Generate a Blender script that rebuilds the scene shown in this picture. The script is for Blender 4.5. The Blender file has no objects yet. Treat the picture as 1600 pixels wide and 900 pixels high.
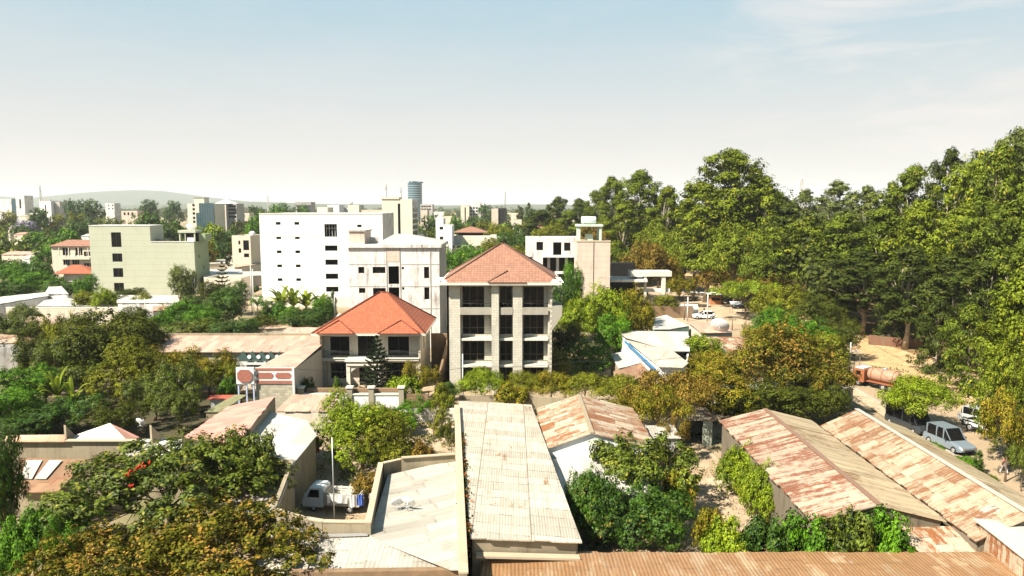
import bpy, math, random
import numpy as np
from mathutils import Vector, Matrix

R = math.radians
sc = bpy.context.scene
COL = sc.collection

# ------------------------------------------------------------------ camera
CAM_H, PITCH, FPX = 22.0, R(6.35), 1150.0
cam_d = bpy.data.cameras.new('camera'); cam = bpy.data.objects.new('camera', cam_d); COL.objects.link(cam)
cam.location = (0, 0, CAM_H); cam.rotation_euler = (R(90) - PITCH, 0, 0)
cam_d.sensor_width = 36; cam_d.lens = FPX / 1600 * 36
cam_d.clip_start = 0.5; cam_d.clip_end = 60000
sc.camera = cam

# ------------------------------------------------------------------ sun and sky
SUN_EL, SUN_AZ = 47, 36            # azimuth: degrees from -X towards the camera side
to_sun = Vector((-math.cos(R(SUN_EL)) * math.cos(R(SUN_AZ)), -math.cos(R(SUN_EL)) * math.sin(R(SUN_AZ)), math.sin(R(SUN_EL))))
sun_d = bpy.data.lights.new('sun', 'SUN'); sun = bpy.data.objects.new('sun', sun_d); COL.objects.link(sun)
sun_d.energy = 5.0; sun_d.angle = R(0.5); sun_d.color = (1.0, 0.925, 0.80)
sun.rotation_euler = to_sun.to_track_quat('Z', 'Y').to_euler(); sun.location = (-200, -100, 250)

w = bpy.data.worlds.new("World"); sc.world = w; w.use_nodes = True
wt = w.node_tree; wt.nodes.clear()
def wn(t, **k):
    n = wt.nodes.new(t)
    for a, b in k.items(): setattr(n, a, b)
    return n
sky = wn('ShaderNodeTexSky', sky_type='NISHITA', sun_disc=False, sun_elevation=R(SUN_EL), sun_rotation=math.atan2(to_sun.x, to_sun.y) % (2 * math.pi),
         altitude=1500, air_density=1.0, dust_density=1.5, ozone_density=1.0)
bg = wn('ShaderNodeBackground'); bg.inputs[1].default_value = 0.056
wo = wn('ShaderNodeOutputWorld')
tc = wn('ShaderNodeTexCoord')
# thin high cloud: streaks of noise over the sky directions
mp = wn('ShaderNodeMapping'); mp.inputs['Scale'].default_value = (2.2, 2.2, 9.0); mp.inputs['Location'].default_value = (0.35, 0.2, 0.55); mp.inputs['Rotation'].default_value = (0.0, R(4), 0.0)
nz = wn('ShaderNodeTexNoise'); nz.inputs['Scale'].default_value = 2.1; nz.inputs['Detail'].default_value = 7; nz.inputs['Roughness'].default_value = 0.55; nz.inputs['Distortion'].default_value = 0.5
rp = wn('ShaderNodeMapRange'); rp.inputs[1].default_value = 0.46; rp.inputs[2].default_value = 0.66
wt.links.new(tc.outputs['Generated'], mp.inputs[0]); wt.links.new(mp.outputs[0], nz.inputs[0]); wt.links.new(nz.outputs[0], rp.inputs[0])
mx = wn('ShaderNodeMix', data_type='RGBA'); mx.inputs[7].default_value = (7.2, 6.6, 6.3, 1)
ml = wn('ShaderNodeMath', operation='MULTIPLY'); ml.inputs[1].default_value = 0.7
wt.links.new(rp.outputs[0], ml.inputs[0]); wt.links.new(ml.outputs[0], mx.inputs[0])
# dusty pale veil low over the horizon, clear blue overhead
sx = wn('ShaderNodeSeparateXYZ'); wt.links.new(tc.outputs['Generated'], sx.inputs[0])
vr = wn('ShaderNodeMapRange'); vr.inputs[1].default_value = 0.30; vr.inputs[2].default_value = 0.55; vr.inputs[3].default_value = 0.96; vr.inputs[4].default_value = 0.0
wt.links.new(sx.outputs[2], vr.inputs[0])
vm_ = wn('ShaderNodeMix', data_type='RGBA'); vm_.inputs[7].default_value = (6.3, 5.9, 5.55, 1)
vc = wn('ShaderNodeMix', data_type='RGBA'); vc.inputs[6].default_value = (6.35, 5.95, 5.6, 1); vc.inputs[7].default_value = (3.15, 4.8, 5.7, 1)
vz = wn('ShaderNodeMapRange', interpolation_type='SMOOTHSTEP'); vz.inputs[1].default_value = 0.04; vz.inputs[1].default_value = 0.02; vz.inputs[2].default_value = 0.33; wt.links.new(sx.outputs[2], vz.inputs[0]); wt.links.new(vz.outputs[0], vc.inputs[0]); wt.links.new(vc.outputs[2], vm_.inputs[7])
wt.links.new(vr.outputs[0], vm_.inputs[0]); tn = wn('ShaderNodeMix', data_type='RGBA', blend_type='MULTIPLY'); tn.inputs[0].default_value = 1.0; tn.inputs[7].default_value = (0.80, 1.12, 0.92, 1)
wt.links.new(sky.outputs[0], tn.inputs[6]); wt.links.new(tn.outputs[2], vm_.inputs[6])
# the cirrus lies in one part of the sky
dt = wn('ShaderNodeVectorMath', operation='DOT_PRODUCT'); dt.inputs[1].default_value = Vector((0.445, 0.875, 0.192)).normalized(); wt.links.new(tc.outputs['Generated'], dt.inputs[0])
dr = wn('ShaderNodeMapRange'); dr.inputs[1].default_value = 0.970; dr.inputs[2].default_value = 0.996; dr.inputs[3].default_value = 0.12; dr.inputs[4].default_value = 1.0; wt.links.new(dt.outputs['Value'], dr.inputs[0])
m2 = wn('ShaderNodeMath', operation='MULTIPLY'); wt.links.new(ml.outputs[0], m2.inputs[0]); wt.links.new(dr.outputs[0], m2.inputs[1]); wt.links.new(m2.outputs[0], mx.inputs[0])
wt.links.new(vm_.outputs[2], mx.inputs[6]); wt.links.new(mx.outputs[2], bg.inputs[0]); wt.links.new(bg.outputs[0], wo.inputs[0])

sc.view_settings.view_transform = 'Standard'; sc.view_settings.look = 'None'
sc.view_settings.exposure = 1.25; sc.view_settings.gamma = 1.0; sc.view_settings.use_curve_mapping = False
sc.cycles.max_bounces = 5; sc.cycles.diffuse_bounces = 1; sc.cycles.glossy_bounces = 2; sc.cycles.transmission_bounces = 3
sc.cycles.transparent_max_bounces = 6; sc.cycles.volume_bounces = 2
sc.cycles.use_denoising = True; sc.cycles.caustics_reflective = False; sc.cycles.caustics_refractive = False

# ------------------------------------------------------------------ pixel rays (photograph 1600x900) to places in the world
_c, _s = math.cos(PITCH), math.sin(PITCH)
def ray(px, py):
    x = (px - 800) / FPX; y = (450 - py) / FPX
    return Vector((x, _c + y * _s, -_s + y * _c))
def at(px, py, z=0.0):
    d = ray(px, py); t = (z - CAM_H) / d.z
    return Vector((d.x * t, d.y * t, z))
def atY(px, py, Y):
    d = ray(px, py); t = Y / d.y
    return Vector((d.x * t, Y, CAM_H + d.z * t))

# ------------------------------------------------------------------ mesh builder
class MB:
    def __init__(s): s.v = []; s.f = []; s.uv = []; s.M = None; s.sm = []
    def add(s, vs, fs, uvs=None, smooth=False):
        b = len(s.v)
        if s.M is not None: vs = [s.M @ Vector(v) for v in vs]
        s.v += [tuple(v) for v in vs]
        for i, f in enumerate(fs):
            s.f.append([b + k for k in f]); s.uv.append(uvs[i] if uvs else None); s.sm.append(smooth)
        return s
    def box(s, x0, x1, y0, y1, z0, z1):
        if x0 > x1: x0, x1 = x1, x0
        if y0 > y1: y0, y1 = y1, y0
        if z0 > z1: z0, z1 = z1, z0
        vs = [(x, y, z) for z in (z0, z1) for x, y in ((x0, y0), (x1, y0), (x1, y1), (x0, y1))]
        return s.add(vs, [(3, 2, 1, 0), (4, 5, 6, 7), (0, 1, 5, 4), (1, 2, 6, 5), (2, 3, 7, 6), (3, 0, 4, 7)])
    def prism(s, pts, z0, z1):           # pts counter-clockwise in plan
        n = len(pts)
        vs = [(p[0], p[1], z0) for p in pts] + [(p[0], p[1], z1) for p in pts]
        fs = [tuple(range(n - 1, -1, -1)), tuple(range(n, 2 * n))] + [(i, (i + 1) % n, n + (i + 1) % n, n + i) for i in range(n)]
        return s.add(vs, fs)
    def slab(s, c, t, u=None, off=(0, 0)):
        """polygon c (3D, counter-clockwise from above) given thickness t downwards; uv in metres, u along direction u, v down the slope"""
        c = [Vector(p) for p in c]; n = len(c)
        nrm = Vector((0, 0, 0))
        for i in range(n): nrm += (c[i] - c[0]).cross(c[(i + 1) % n] - c[0])
        nrm.normalize()
        if nrm.z < 0: c.reverse(); nrm = -nrm
        U = Vector(u) if u is not None else (c[1] - c[0])
        U = (U - nrm * U.dot(nrm)).normalized(); V = nrm.cross(U)
        uv = [((p - c[0]).dot(U) + off[0], (p - c[0]).dot(V) + off[1]) for p in c]
        dn = Vector((0, 0, -t))
        fs = [tuple(range(n)), tuple(range(2 * n - 1, n - 1, -1))] + [(i, n + i, n + (i + 1) % n, (i + 1) % n) for i in range(n)]
        uvs = [uv, uv[::-1]] + [[uv[i], uv[i], uv[(i + 1) % n], uv[(i + 1) % n]] for i in range(n)]
        return s.add(c + [p + dn for p in c], fs, uvs)
    def wavy(s, c, t, u=None, cell=0.8, amp=0.022, jag=0.07, seed=1):
        """four-cornered sheet roof with slight dents and sheets of uneven length at the eaves"""
        c = [Vector(p) for p in c]; rnd = random.Random(seed)
        nrm = (c[1] - c[0]).cross(c[3] - c[0]).normalized()
        if nrm.z < 0: c.reverse(); nrm = -nrm
        U = Vector(u) if u is not None else (c[1] - c[0]); U = (U - nrm * U.dot(nrm)).normalized(); V_ = nrm.cross(U)
        if abs((c[1] - c[0]).normalized().dot(U)) < 0.7: c = c[1:] + c[:1]        # first edge runs along u
        n = max(2, min(40, int((c[1] - c[0]).length / cell))); m = max(2, min(24, int((c[3] - c[0]).length / 1.6)))
        dv = (c[3] - c[0]).normalized(); jit = [(rnd.uniform(-jag, jag), rnd.uniform(-jag, jag)) for _ in range(n)]; top = []; fs = []; uv = []
        base = []
        for i in range(n):                       # one strip of sheets at a time, so the ends can step
            for e in (0, 1):
                for j in range(m + 1):
                    f = (i + e) / n; g = j / m; p = (c[0] * (1 - f) + c[1] * f) * (1 - g) + (c[3] * (1 - f) + c[2] * f) * g
                    k = math.sin(p.x * 2.1 + p.y * 1.3) + math.sin(p.x * .7 - p.y * 2.9 + seed) + .8 * math.sin(p.y * 5.1 + p.x * 3.3)
                    q = p + Vector((0, 0, k * amp * .6))
                    if j == 0: q = q - dv * jit[i][0]
                    if j == m: q = q + dv * jit[i][1]
                    base.append(q)
            b = i * 2 * (m + 1)
            for j in range(m): fs.append((b + j, b + m + 1 + j, b + m + 2 + j, b + j + 1))
        N_ = len(base); dn = Vector((0, 0, -t))
        uvp = [((p - c[0]).dot(U), (p - c[0]).dot(V_)) for p in base]; uvs = [[uvp[k] for k in f] for f in fs]
        allf = list(fs); allu = list(uvs)
        for f, q in zip(fs, uvs): allf.append(tuple(N_ + k for k in f[::-1])); allu.append(q[::-1])
        for i in range(n):
            b = i * 2 * (m + 1)
            for a_, b_ in ((b, b + m + 1), (b + m, b + 2 * m + 1)): allf.append((a_, b_, N_ + b_, N_ + a_)); allu.append([uvp[a_], uvp[b_], uvp[b_], uvp[a_]])
            for side, en in ((0, i == 0), (m + 1, i == n - 1)):
                if en:
                    for j in range(m): a_, b_ = b + side + j, b + side + j + 1; allf.append((a_, b_, N_ + b_, N_ + a_)); allu.append([uvp[a_], uvp[b_], uvp[b_], uvp[a_]])
        return s.add(base + [p + dn for p in base], allf, allu)
    def tube(s, pts, rads, n=8, cap=True, smooth=True):
        pts = [Vector(p) for p in pts]; vs = []; fs = []
        if not isinstance(rads, (list, tuple)): rads = [rads] * len(pts)
        for i, p in enumerate(pts):
            a = pts[max(i - 1, 0)]; b = pts[min(i + 1, len(pts) - 1)]
            d = (b - a).normalized(); e = d.cross(Vector((0, 0, 1)) if abs(d.z) < 0.9 else Vector((1, 0, 0))).normalized(); g = d.cross(e)
            for k in range(n):
                t = 2 * math.pi * k / n
                vs.append(p + (e * math.cos(t) + g * math.sin(t)) * rads[i])
        for i in range(len(pts) - 1):
            for k in range(n):
                k2 = (k + 1) % n; fs.append((i * n + k, i * n + k2, (i + 1) * n + k2, (i + 1) * n + k))
        s.add(vs, fs, None, smooth)
        if cap:
            b = len(s.v) - len(vs)
            s.f.append([b + k for k in range(n - 1, -1, -1)]); s.uv.append(None); s.sm.append(False)
            s.f.append([b + (len(pts) - 1) * n + k for k in range(n)]); s.uv.append(None); s.sm.append(False)
        return s
    def beam(s, a, b, wd, ht):           # rectangular bar between two points (ht vertical)
        a = Vector(a); b = Vector(b); d = (b - a).normalized()
        e = d.cross(Vector((0, 0, 1)))
        e = e.normalized() if e.length > 1e-3 else Vector((1, 0, 0))
        g = e.cross(d).normalized()
        vs = [p + e * (sx * wd / 2) + g * (sz * ht / 2) for p in (a, b) for sx, sz in ((-1, -1), (1, -1), (1, 1), (-1, 1))]
        return s.add(vs, [(0, 1, 2, 3), (7, 6, 5, 4), (0, 4, 5, 1), (1, 5, 6, 2), (2, 6, 7, 3), (3, 7, 4, 0)])
    def lathe(s, prof, n=16, cx=0, cy=0, smooth=True):   # prof: (radius, z)
        vs = []; fs = []
        for r_, z in prof:
            for k in range(n):
                t = 2 * math.pi * k / n; vs.append((cx + r_ * math.cos(t), cy + r_ * math.sin(t), z))
        for i in range(len(prof) - 1):
            for k in range(n):
                k2 = (k + 1) % n; fs.append((i * n + k, i * n + k2, (i + 1) * n + k2, (i + 1) * n + k))
        return s.add(vs, fs, None, smooth)
    def wall(s, O, U, W, H, t, ops):
        """wall with real openings. O bottom-left outside corner, U unit direction along the wall, outside is to the right of... U x up; thickness t inwards"""
        O = Vector(O); U = Vector(U); Z = Vector((0, 0, 1)); N = U.cross(Z)      # N points outwards
        us = sorted({0, W} | {o[0] for o in ops} | {o[1] for o in ops}); zs = sorted({0, H} | {o[2] for o in ops} | {o[3] for o in ops})
        us = [u for u in us if -1e-6 <= u <= W + 1e-6]; zs = [z for z in zs if -1e-6 <= z <= H + 1e-6]
        def solid(i, j):
            if i < 0 or j < 0 or i >= len(us) - 1 or j >= len(zs) - 1: return False
            cu = (us[i] + us[i + 1]) / 2; cz = (zs[j] + zs[j + 1]) / 2
            return not any(o[0] < cu < o[1] and o[2] < cz < o[3] for o in ops)
        def P(u, z, d): return O + U * u + Z * z - N * d
        for i in range(len(us) - 1):
            for j in range(len(zs) - 1):
                if not solid(i, j): continue
                a, b, c, d = us[i], us[i + 1], zs[j], zs[j + 1]
                q = [[P(a, c, 0), P(b, c, 0), P(b, d, 0), P(a, d, 0)], [P(b, c, t), P(a, c, t), P(a, d, t), P(b, d, t)]]
                if not solid(i - 1, j): q.append([P(a, c, t), P(a, c, 0), P(a, d, 0), P(a, d, t)])
                if not solid(i + 1, j): q.append([P(b, c, 0), P(b, c, t), P(b, d, t), P(b, d, 0)])
                if not solid(i, j - 1): q.append([P(a, c, t), P(b, c, t), P(b, c, 0), P(a, c, 0)])
                if not solid(i, j + 1): q.append([P(a, d, 0), P(b, d, 0), P(b, d, t), P(a, d, t)])
                for f in q:
                    ld = [((p - O).dot(U), (p - O).z) for p in f]
                    s.add(f, [(0, 1, 2, 3)], [ld])
        return s
    def build(s, name, mat, parent=None, world=False, off=None):
        me = bpy.data.meshes.new(name)
        vs = s.v
        if world and parent is not None:
            o = parent
            while o.parent: o = o.parent
            o = o.location; vs = [(x - o[0], y - o[1], z - o[2]) for x, y, z in vs]
        elif off is not None: vs = [(x - off[0], y - off[1], z - off[2]) for x, y, z in vs]
        me.from_pydata(vs, [], s.f)
        if any(u is not None for u in s.uv):
            ul = me.uv_layers.new(name='UVMap'); k = 0
            for f, u in zip(s.f, s.uv):
                for i in range(len(f)):
                    if u is not None: ul.data[k].uv = u[i]
                    k += 1
        if any(s.sm): me.polygons.foreach_set('use_smooth', s.sm)
        me.validate(); me.update()
        for m in (mat if isinstance(mat, (list, tuple)) else [mat]): me.materials.append(m)
        o = bpy.data.objects.new(name, me); COL.objects.link(o)
        if off is not None: o.location = off
        if parent is not None: o.parent = parent
        return o

def tag(o, label=None, cat=None, group=None, kind=None):
    if label: o['label'] = label
    if cat: o['category'] = cat
    if group: o['group'] = group
    if kind: o['kind'] = kind
    return o
def thing(name, loc, label, cat, group=None, rz=0.0):
    o = bpy.data.objects.new(name, None); COL.objects.link(o)
    o.empty_display_size = 0.5
    o.location = loc; o.rotation_euler = (0, 0, rz)
    return tag(o, label, cat, group)
def dup(root, loc, rz=None, label=None, group=None, scale=None):
    def cp(o, par):
        c = o.copy(); COL.objects.link(c)
        if par is not None: c.parent = par
        for ch in list(o.children): cp(ch, c)
        return c
    r_ = cp(root, None); r_.location = loc
    if rz is not None: r_.rotation_euler = (0, 0, rz)
    if scale is not None: r_.scale = (scale,) * 3
    if label: r_['label'] = label
    if group: r_['group'] = group
    return r_
# ------------------------------------------------------------------ materials
class NT:
    def __init__(s, name):
        s.m = bpy.data.materials.new(name); s.m.use_nodes = True; s.t = s.m.node_tree; s.t.nodes.clear()
        s.out = s.t.nodes.new('ShaderNodeOutputMaterial')
    def n(s, t, ins=None, **k):
        x = s.t.nodes.new(t)
        for a, b in k.items(): setattr(x, a, b)
        for a, b in (ins or {}).items():
            if isinstance(b, bpy.types.NodeSocket): s.t.links.new(b, x.inputs[a])
            else: x.inputs[a].default_value = b
        return x
    def math(s, op, a, b=0.0, c=None):
        d = {0: a, 1: b}
        if c is not None: d[2] = c
        return s.n('ShaderNodeMath', d, operation=op).outputs[0]
    def mix(s, f, a, b, bt='MIX'):
        g = lambda c: c if isinstance(c, bpy.types.NodeSocket) else (*c, 1) if len(c) == 3 else c
        return s.n('ShaderNodeMix', {0: f, 6: g(a), 7: g(b)}, data_type='RGBA', blend_type=bt).outputs[2]
    def noise(s, vec, scale, detail=4, rough=0.55, dist=0.0):
        return s.n('ShaderNodeTexNoise', {'Vector': vec, 'Scale': scale, 'Detail': detail, 'Roughness': rough, 'Distortion': dist}).outputs[0]
    def ramp(s, f, a, b, lo=0.0, hi=1.0): return s.n('ShaderNodeMapRange', {0: f, 1: a, 2: b, 3: lo, 4: hi}).outputs[0]
    def obj(s): return s.n('ShaderNodeTexCoord').outputs['Object']
    def uv(s): return s.n('ShaderNodeTexCoord').outputs['UV']
    def scale(s, v, sx, sy, sz): return s.n('ShaderNodeMapping', {0: v, 3: (sx, sy, sz)}).outputs[0]
    def bsdf(s, col, rough=0.8, metal=0.0, bump=None, bstr=0.3, bdist=0.02, spec=0.3):
        d = {'Base Color': col if isinstance(col, bpy.types.NodeSocket) else (*col, 1), 'Roughness': rough, 'Metallic': metal, 'Specular IOR Level': spec}
        if bump is not None:
            d['Normal'] = s.n('ShaderNodeBump', {'Height': bump, 'Strength': bstr, 'Distance': bdist}).outputs[0]
        b = s.n('ShaderNodeBsdfPrincipled', d)
        s.t.links.new(b.outputs[0], s.out.inputs[0]); return s.m

_mc = {}
def cached(f):
    def g(*a, **k):
        key = (f.__name__, a, tuple(sorted(k.items())))
        if key not in _mc: _mc[key] = f(*a, **k)
        return _mc[key]
    return g

@cached
def plain(name, col, rough=0.7, metal=0.0, var=0.12, spec=0.3):
    t = NT(name); o = t.obj(); n = t.noise(o, 2.5, 5)
    d = tuple(c * (1 - var) for c in col); e = tuple(min(c * (1 + var), 0.95) for c in col)
    return t.bsdf(t.mix(n, d, e), rough, metal, spec=spec)
@cached
def plaster(name, col, dirt=(0.18, 0.15, 0.11), amt=0.5, streak=0.6, scale=1.0, lines=0.0):
    """painted or bare render with blotches, and dark rain streaks running down"""
    t = NT(name); o = t.obj()
    big = t.noise(t.scale(o, 0.16 * scale, 0.16 * scale, 0.22 * scale), 1.0, 5, 0.6)
    fine = t.noise(o, 3.5 * scale, 6, 0.65)
    st = t.noise(t.scale(o, 1.3 * scale, 1.3 * scale, 0.22 * scale), 1.0, 6, 0.75)
    st = t.ramp(st, 0.46, 0.66); brk = t.ramp(t.noise(t.scale(o, 0.35, 0.35, 0.35), 1.0, 3), 0.38, 0.60)
    st = t.math('MULTIPLY', t.math('MULTIPLY', st, brk), streak)
    bl = t.math('MULTIPLY', t.ramp(big, 0.45, 0.72), amt)
    c = t.mix(bl, col, tuple(a * 0.55 + b * 0.45 for a, b in zip(col, dirt)))
    c = t.mix(st, c, dirt)
    c = t.mix(t.ramp(fine, 0.3, 0.7, 0.0, 0.22), c, tuple(x * 0.6 for x in col))
    if lines:
        z = t.n('ShaderNodeSeparateXYZ', {0: o}).outputs[2]
        g = t.math('LESS_THAN', t.math('FRACT', t.math('DIVIDE', z, lines)), 0.045)
        c = t.mix(t.math('MULTIPLY', g, 0.45), c, dirt)
    return t.bsdf(c, 0.88, bump=fine, bstr=0.25, bdist=0.03)
@cached
def blocks(name, col, mortar, bw=0.4, bh=0.2, joint=0.012, var=0.25, dirt=0.3):
    t = NT(name); uv = t.uv()
    b = t.n('ShaderNodeTexBrick', {'Vector': uv, 'Color1': (*[c * (1 - var) for c in col], 1), 'Color2': (*[min(1, c * (1 + var * 0.5)) for c in col], 1), 'Mortar': (*mortar, 1), 'Scale': 1.0,
                                    'Mortar Size': joint, 'Brick Width': bw, 'Row Height': bh, 'Mortar Smooth': 0.1})
    n = t.noise(t.scale(t.obj(), 1, 1, 0.3), 0.9, 6, 0.65)
    c = t.mix(t.math('MULTIPLY', t.ramp(n, 0.5, 0.75), dirt), b.outputs[0], (0.12, 0.10, 0.075))
    return t.bsdf(c, 0.85, bump=b.outputs[1], bstr=-0.4 if False else 0.4, bdist=-0.01)
@cached
def sheet(name, col, rust, amt=0.35, su=0.85, sv=2.6, lap=0.5, pitch=0.16, dirt=0.3, streak=0.5, rough=0.45, metal=0.15, alt=0.0, bump=0.6):
    """corrugated metal roofing: single sheets side by side (su wide, sv long down the slope), each weathered on its own"""
    t = NT(name); uv = t.uv(); s = t.n('ShaderNodeSeparateXYZ', {0: uv}); U, V = s.outputs[0], s.outputs[1]
    wob = t.math('MULTIPLY', t.math('SUBTRACT', t.noise(uv, 0.35, 2), 0.5), 0.12)
    cu = t.math('DIVIDE', U, su); iu = t.math('FLOOR', cu)
    offs = t.math('MULTIPLY', t.n('ShaderNodeTexWhiteNoise', {'W': iu}, noise_dimensions='1D').outputs[0], 0.55)
    cv = t.math('ADD', t.math('DIVIDE', t.math('ADD', V, wob), sv), offs); iv = t.math('FLOOR', cv)
    cell = t.n('ShaderNodeCombineXYZ', {0: iu, 1: iv}).outputs[0]
    rnd = t.n('ShaderNodeTexWhiteNoise', {'Vector': cell}, noise_dimensions='3D')
    r1 = rnd.outputs[0]; r2 = t.n('ShaderNodeSeparateColor', {0: rnd.outputs[1]}).outputs[1]
    n1 = t.noise(t.scale(uv, 1.9, 0.35, 1), 1.0, 6, 0.7)
    n2 = t.noise(uv, 2.6, 6, 0.7)
    n3 = t.noise(uv, 0.22, 3, 0.6)
    # rust: by sheet, by patch, in streaks down the slope
    f = t.math('ADD', t.math('MULTIPLY', r1, 0.30), t.math('MULTIPLY', n3, 0.75))
    f = t.math('ADD', f, t.math('MULTIPLY', t.math('SUBTRACT', n1, 0.5), 1.3))
    f = t.math('ADD', f, t.math('MULTIPLY', t.math('SUBTRACT', n2, 0.5), 0.7)); n4 = t.noise(t.scale(uv, 7.0, 1.0, 1), 1.0, 5, 0.7); f = t.math('ADD', f, t.math('MULTIPLY', t.math('SUBTRACT', n4, 0.5), 0.6))
    rf = t.ramp(f, 0.90 - amt * 0.80, 1.06 - amt * 0.72)
    rcol = t.mix(n2, tuple(c * 0.6 for c in rust), tuple(min(1, c * 1.45) for c in rust))
    base = t.mix(r2, tuple(c * 0.80 for c in col), tuple(min(c * 1.12, 0.9) for c in col))
    if alt: base = t.mix(t.math('MULTIPLY', t.math('GREATER_THAN', r1, 1 - alt), 0.8), base, (0.70, 0.68, 0.62))
    c = t.mix(rf, base, rcol)
    sk = t.math('MULTIPLY', t.ramp(t.noise(t.scale(uv, 5.5, 0.28, 1), 1.0, 4, 0.7), 0.5, 0.72), streak)
    c = t.mix(sk, c, tuple(x * 0.45 for x in rust))
    # dirt line at the lap of each row, broken up
    ev = t.math('FRACT', cv); edge = t.math('LESS_THAN', ev, 0.045)
    brk = t.ramp(t.noise(t.scale(uv, 1.1, 0.5, 1), 1.0, 3), 0.40, 0.6)
    c = t.mix(t.math('MULTIPLY', t.math('MULTIPLY', edge, brk), lap), c, (0.10, 0.07, 0.045))
    eu = t.math('LESS_THAN', t.math('FRACT', cu), 0.03)
    c = t.mix(t.math('MULTIPLY', eu, lap * 0.5), c, (0.14, 0.10, 0.07))
    c = t.mix(t.math('MULTIPLY', t.ramp(n3, 0.4, 0.7), dirt), c, (0.22, 0.17, 0.11))
    cor = t.math('SINE', t.math('MULTIPLY', U, 2 * math.pi / pitch))
    hgt = t.math('ADD', t.math('MULTIPLY', cor, 0.5), t.math('MULTIPLY', edge, -1.0))
    return t.bsdf(c, rough, metal, bump=hgt, bstr=bump, bdist=0.02, spec=0.35)
@cached
def tiles(name, col, tw=0.36, th=0.42):
    """pressed roof tiles: rows with a shadowed lower edge and rolls across"""
    t = NT(name); uv = t.uv(); s = t.n('ShaderNodeSeparateXYZ', {0: uv}); U, V = s.outputs[0], s.outputs[1]
    fv = t.math('FRACT', t.math('DIVIDE', V, th)); fu = t.math('FRACT', t.math('DIVIDE', U, tw))
    cell = t.n('ShaderNodeCombineXYZ', {0: t.math('FLOOR', t.math('DIVIDE', U, tw)), 1: t.math('FLOOR', t.math('DIVIDE', V, th))}).outputs[0]
    r = t.n('ShaderNodeTexWhiteNoise', {'Vector': cell}).outputs[0]
    n = t.noise(uv, 0.5, 5, 0.6)
    c = t.mix(r, tuple(x * 0.82 for x in col), tuple(min(1, x * 1.12) for x in col))
    c = t.mix(t.ramp(n, 0.35, 0.75, 0, 0.35), c, tuple(x * 0.55 + 0.04 for x in col))
    row = t.math('LESS_THAN', fv, 0.13); c = t.mix(t.math('MULTIPLY', row, 0.75), c, tuple(x * 0.25 for x in col))
    cj = t.math('LESS_THAN', fu, 0.12); c = t.mix(t.math('MULTIPLY', cj, 0.5), c, tuple(x * 0.35 for x in col))
    h = t.math('ADD', t.math('MULTIPLY', t.math('SINE', t.math('MULTIPLY', fu, math.pi)), 0.6), t.math('MULTIPLY', fv, -0.8))
    return t.bsdf(c, 0.62, bump=h, bstr=0.7, bdist=0.03, spec=0.3)
@cached
def glass(name, col=(0.007, 0.007, 0.007), rough=0.22, spec=0.12):
    t = NT(name); n = t.noise(t.obj(), 0.8, 2)
    return t.bsdf(t.mix(n, tuple(c * 0.6 for c in col), tuple(c * 1.5 for c in col)), rough, 0.0, spec=spec)
@cached
def leafm(name, a, b, c=None, tip=0.0, dark=0.6, gloss=0.08, nscale=0.35, trans=0.13):
    """a = usual leaf, b = sunned or young leaf, c = flowers or dry seed tips in patches"""
    a = tuple(x * 0.55 for x in a); b = tuple(x * 0.92 for x in b)
    t = NT(name); o = t.obj()
    ri = t.n('ShaderNodeNewGeometry').outputs['Random Per Island']
    oi = t.n('ShaderNodeObjectInfo').outputs['Random']
    vec = t.n('ShaderNodeVectorMath', {0: o, 1: t.n('ShaderNodeCombineXYZ', {0: t.math('MULTIPLY', oi, 30), 1: oi, 2: 0.0}).outputs[0]}, operation='ADD').outputs[0]
    n = t.noise(vec, nscale, 3, 0.6)
    f = t.math('ADD', t.math('MULTIPLY', ri, 0.55), t.math('MULTIPLY', n, 0.9))
    col = t.mix(t.ramp(f, 0.45, 0.95), a, b)
    if c is not None:
        n2 = t.noise(vec, nscale * 1.7, 3, 0.6)
        g = t.math('ADD', t.math('MULTIPLY', ri, 0.5), n2)
        col = t.mix(t.ramp(g, 1.05 - tip, 1.15 - tip), col, c)
    col = t.mix(t.ramp(oi, 0, 1, 0, 0.25), col, tuple(x * 0.55 for x in a))
    d = t.n('ShaderNodeBsdfPrincipled', {'Base Color': col, 'Roughness': 0.6, 'Specular IOR Level': gloss})
    tr = t.n('ShaderNodeBsdfTranslucent', {'Color': t.mix(0.35, col, b)})
    m = t.n('ShaderNodeMixShader', {0: trans, 1: d.outputs[0], 2: tr.outputs[0]})
    t.t.links.new(m.outputs[0], t.out.inputs[0]); return t.m
@cached
def bark(name, col):
    t = NT(name); o = t.obj(); n = t.noise(t.scale(o, 3, 3, 0.6), 1.0, 5, 0.7)
    return t.bsdf(t.mix(t.ramp(n, 0.35, 0.65), tuple(c * 0.55 for c in col), tuple(c * 1.3 for c in col)), 0.9, bump=n, bstr=0.5, bdist=0.03)

def ground_mat():
    t = NT('earth'); o = t.obj()
    a = t.noise(o, 0.05, 6, 0.6); b = t.noise(o, 0.5, 6, 0.65); c = t.noise(o, 4.0, 5, 0.7)
    col = t.mix(t.ramp(b, 0.35, 0.68), (0.30, 0.22, 0.135), (0.40, 0.31, 0.20))
    col = t.mix(t.ramp(a, 0.50, 0.62, 0, 0.8), col, (0.10, 0.115, 0.035))
    col = t.mix(t.ramp(c, 0.45, 0.75, 0, 0.5), col, (0.16, 0.115, 0.065))
    return t.bsdf(col, 0.95, bump=c, bstr=0.4, bdist=0.05)
def earth2(name, c1, c2, c3):
    t = NT(name); o = t.obj()
    b = t.noise(o, 0.45, 6, 0.65); c = t.noise(o, 3.0, 5, 0.7)
    col = t.mix(t.ramp(b, 0.38, 0.64), c1, c2); col = t.mix(t.ramp(c, 0.5, 0.72, 0, 0.6), col, c3)
    return t.bsdf(col, 0.95, bump=c, bstr=0.4, bdist=0.04)

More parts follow.
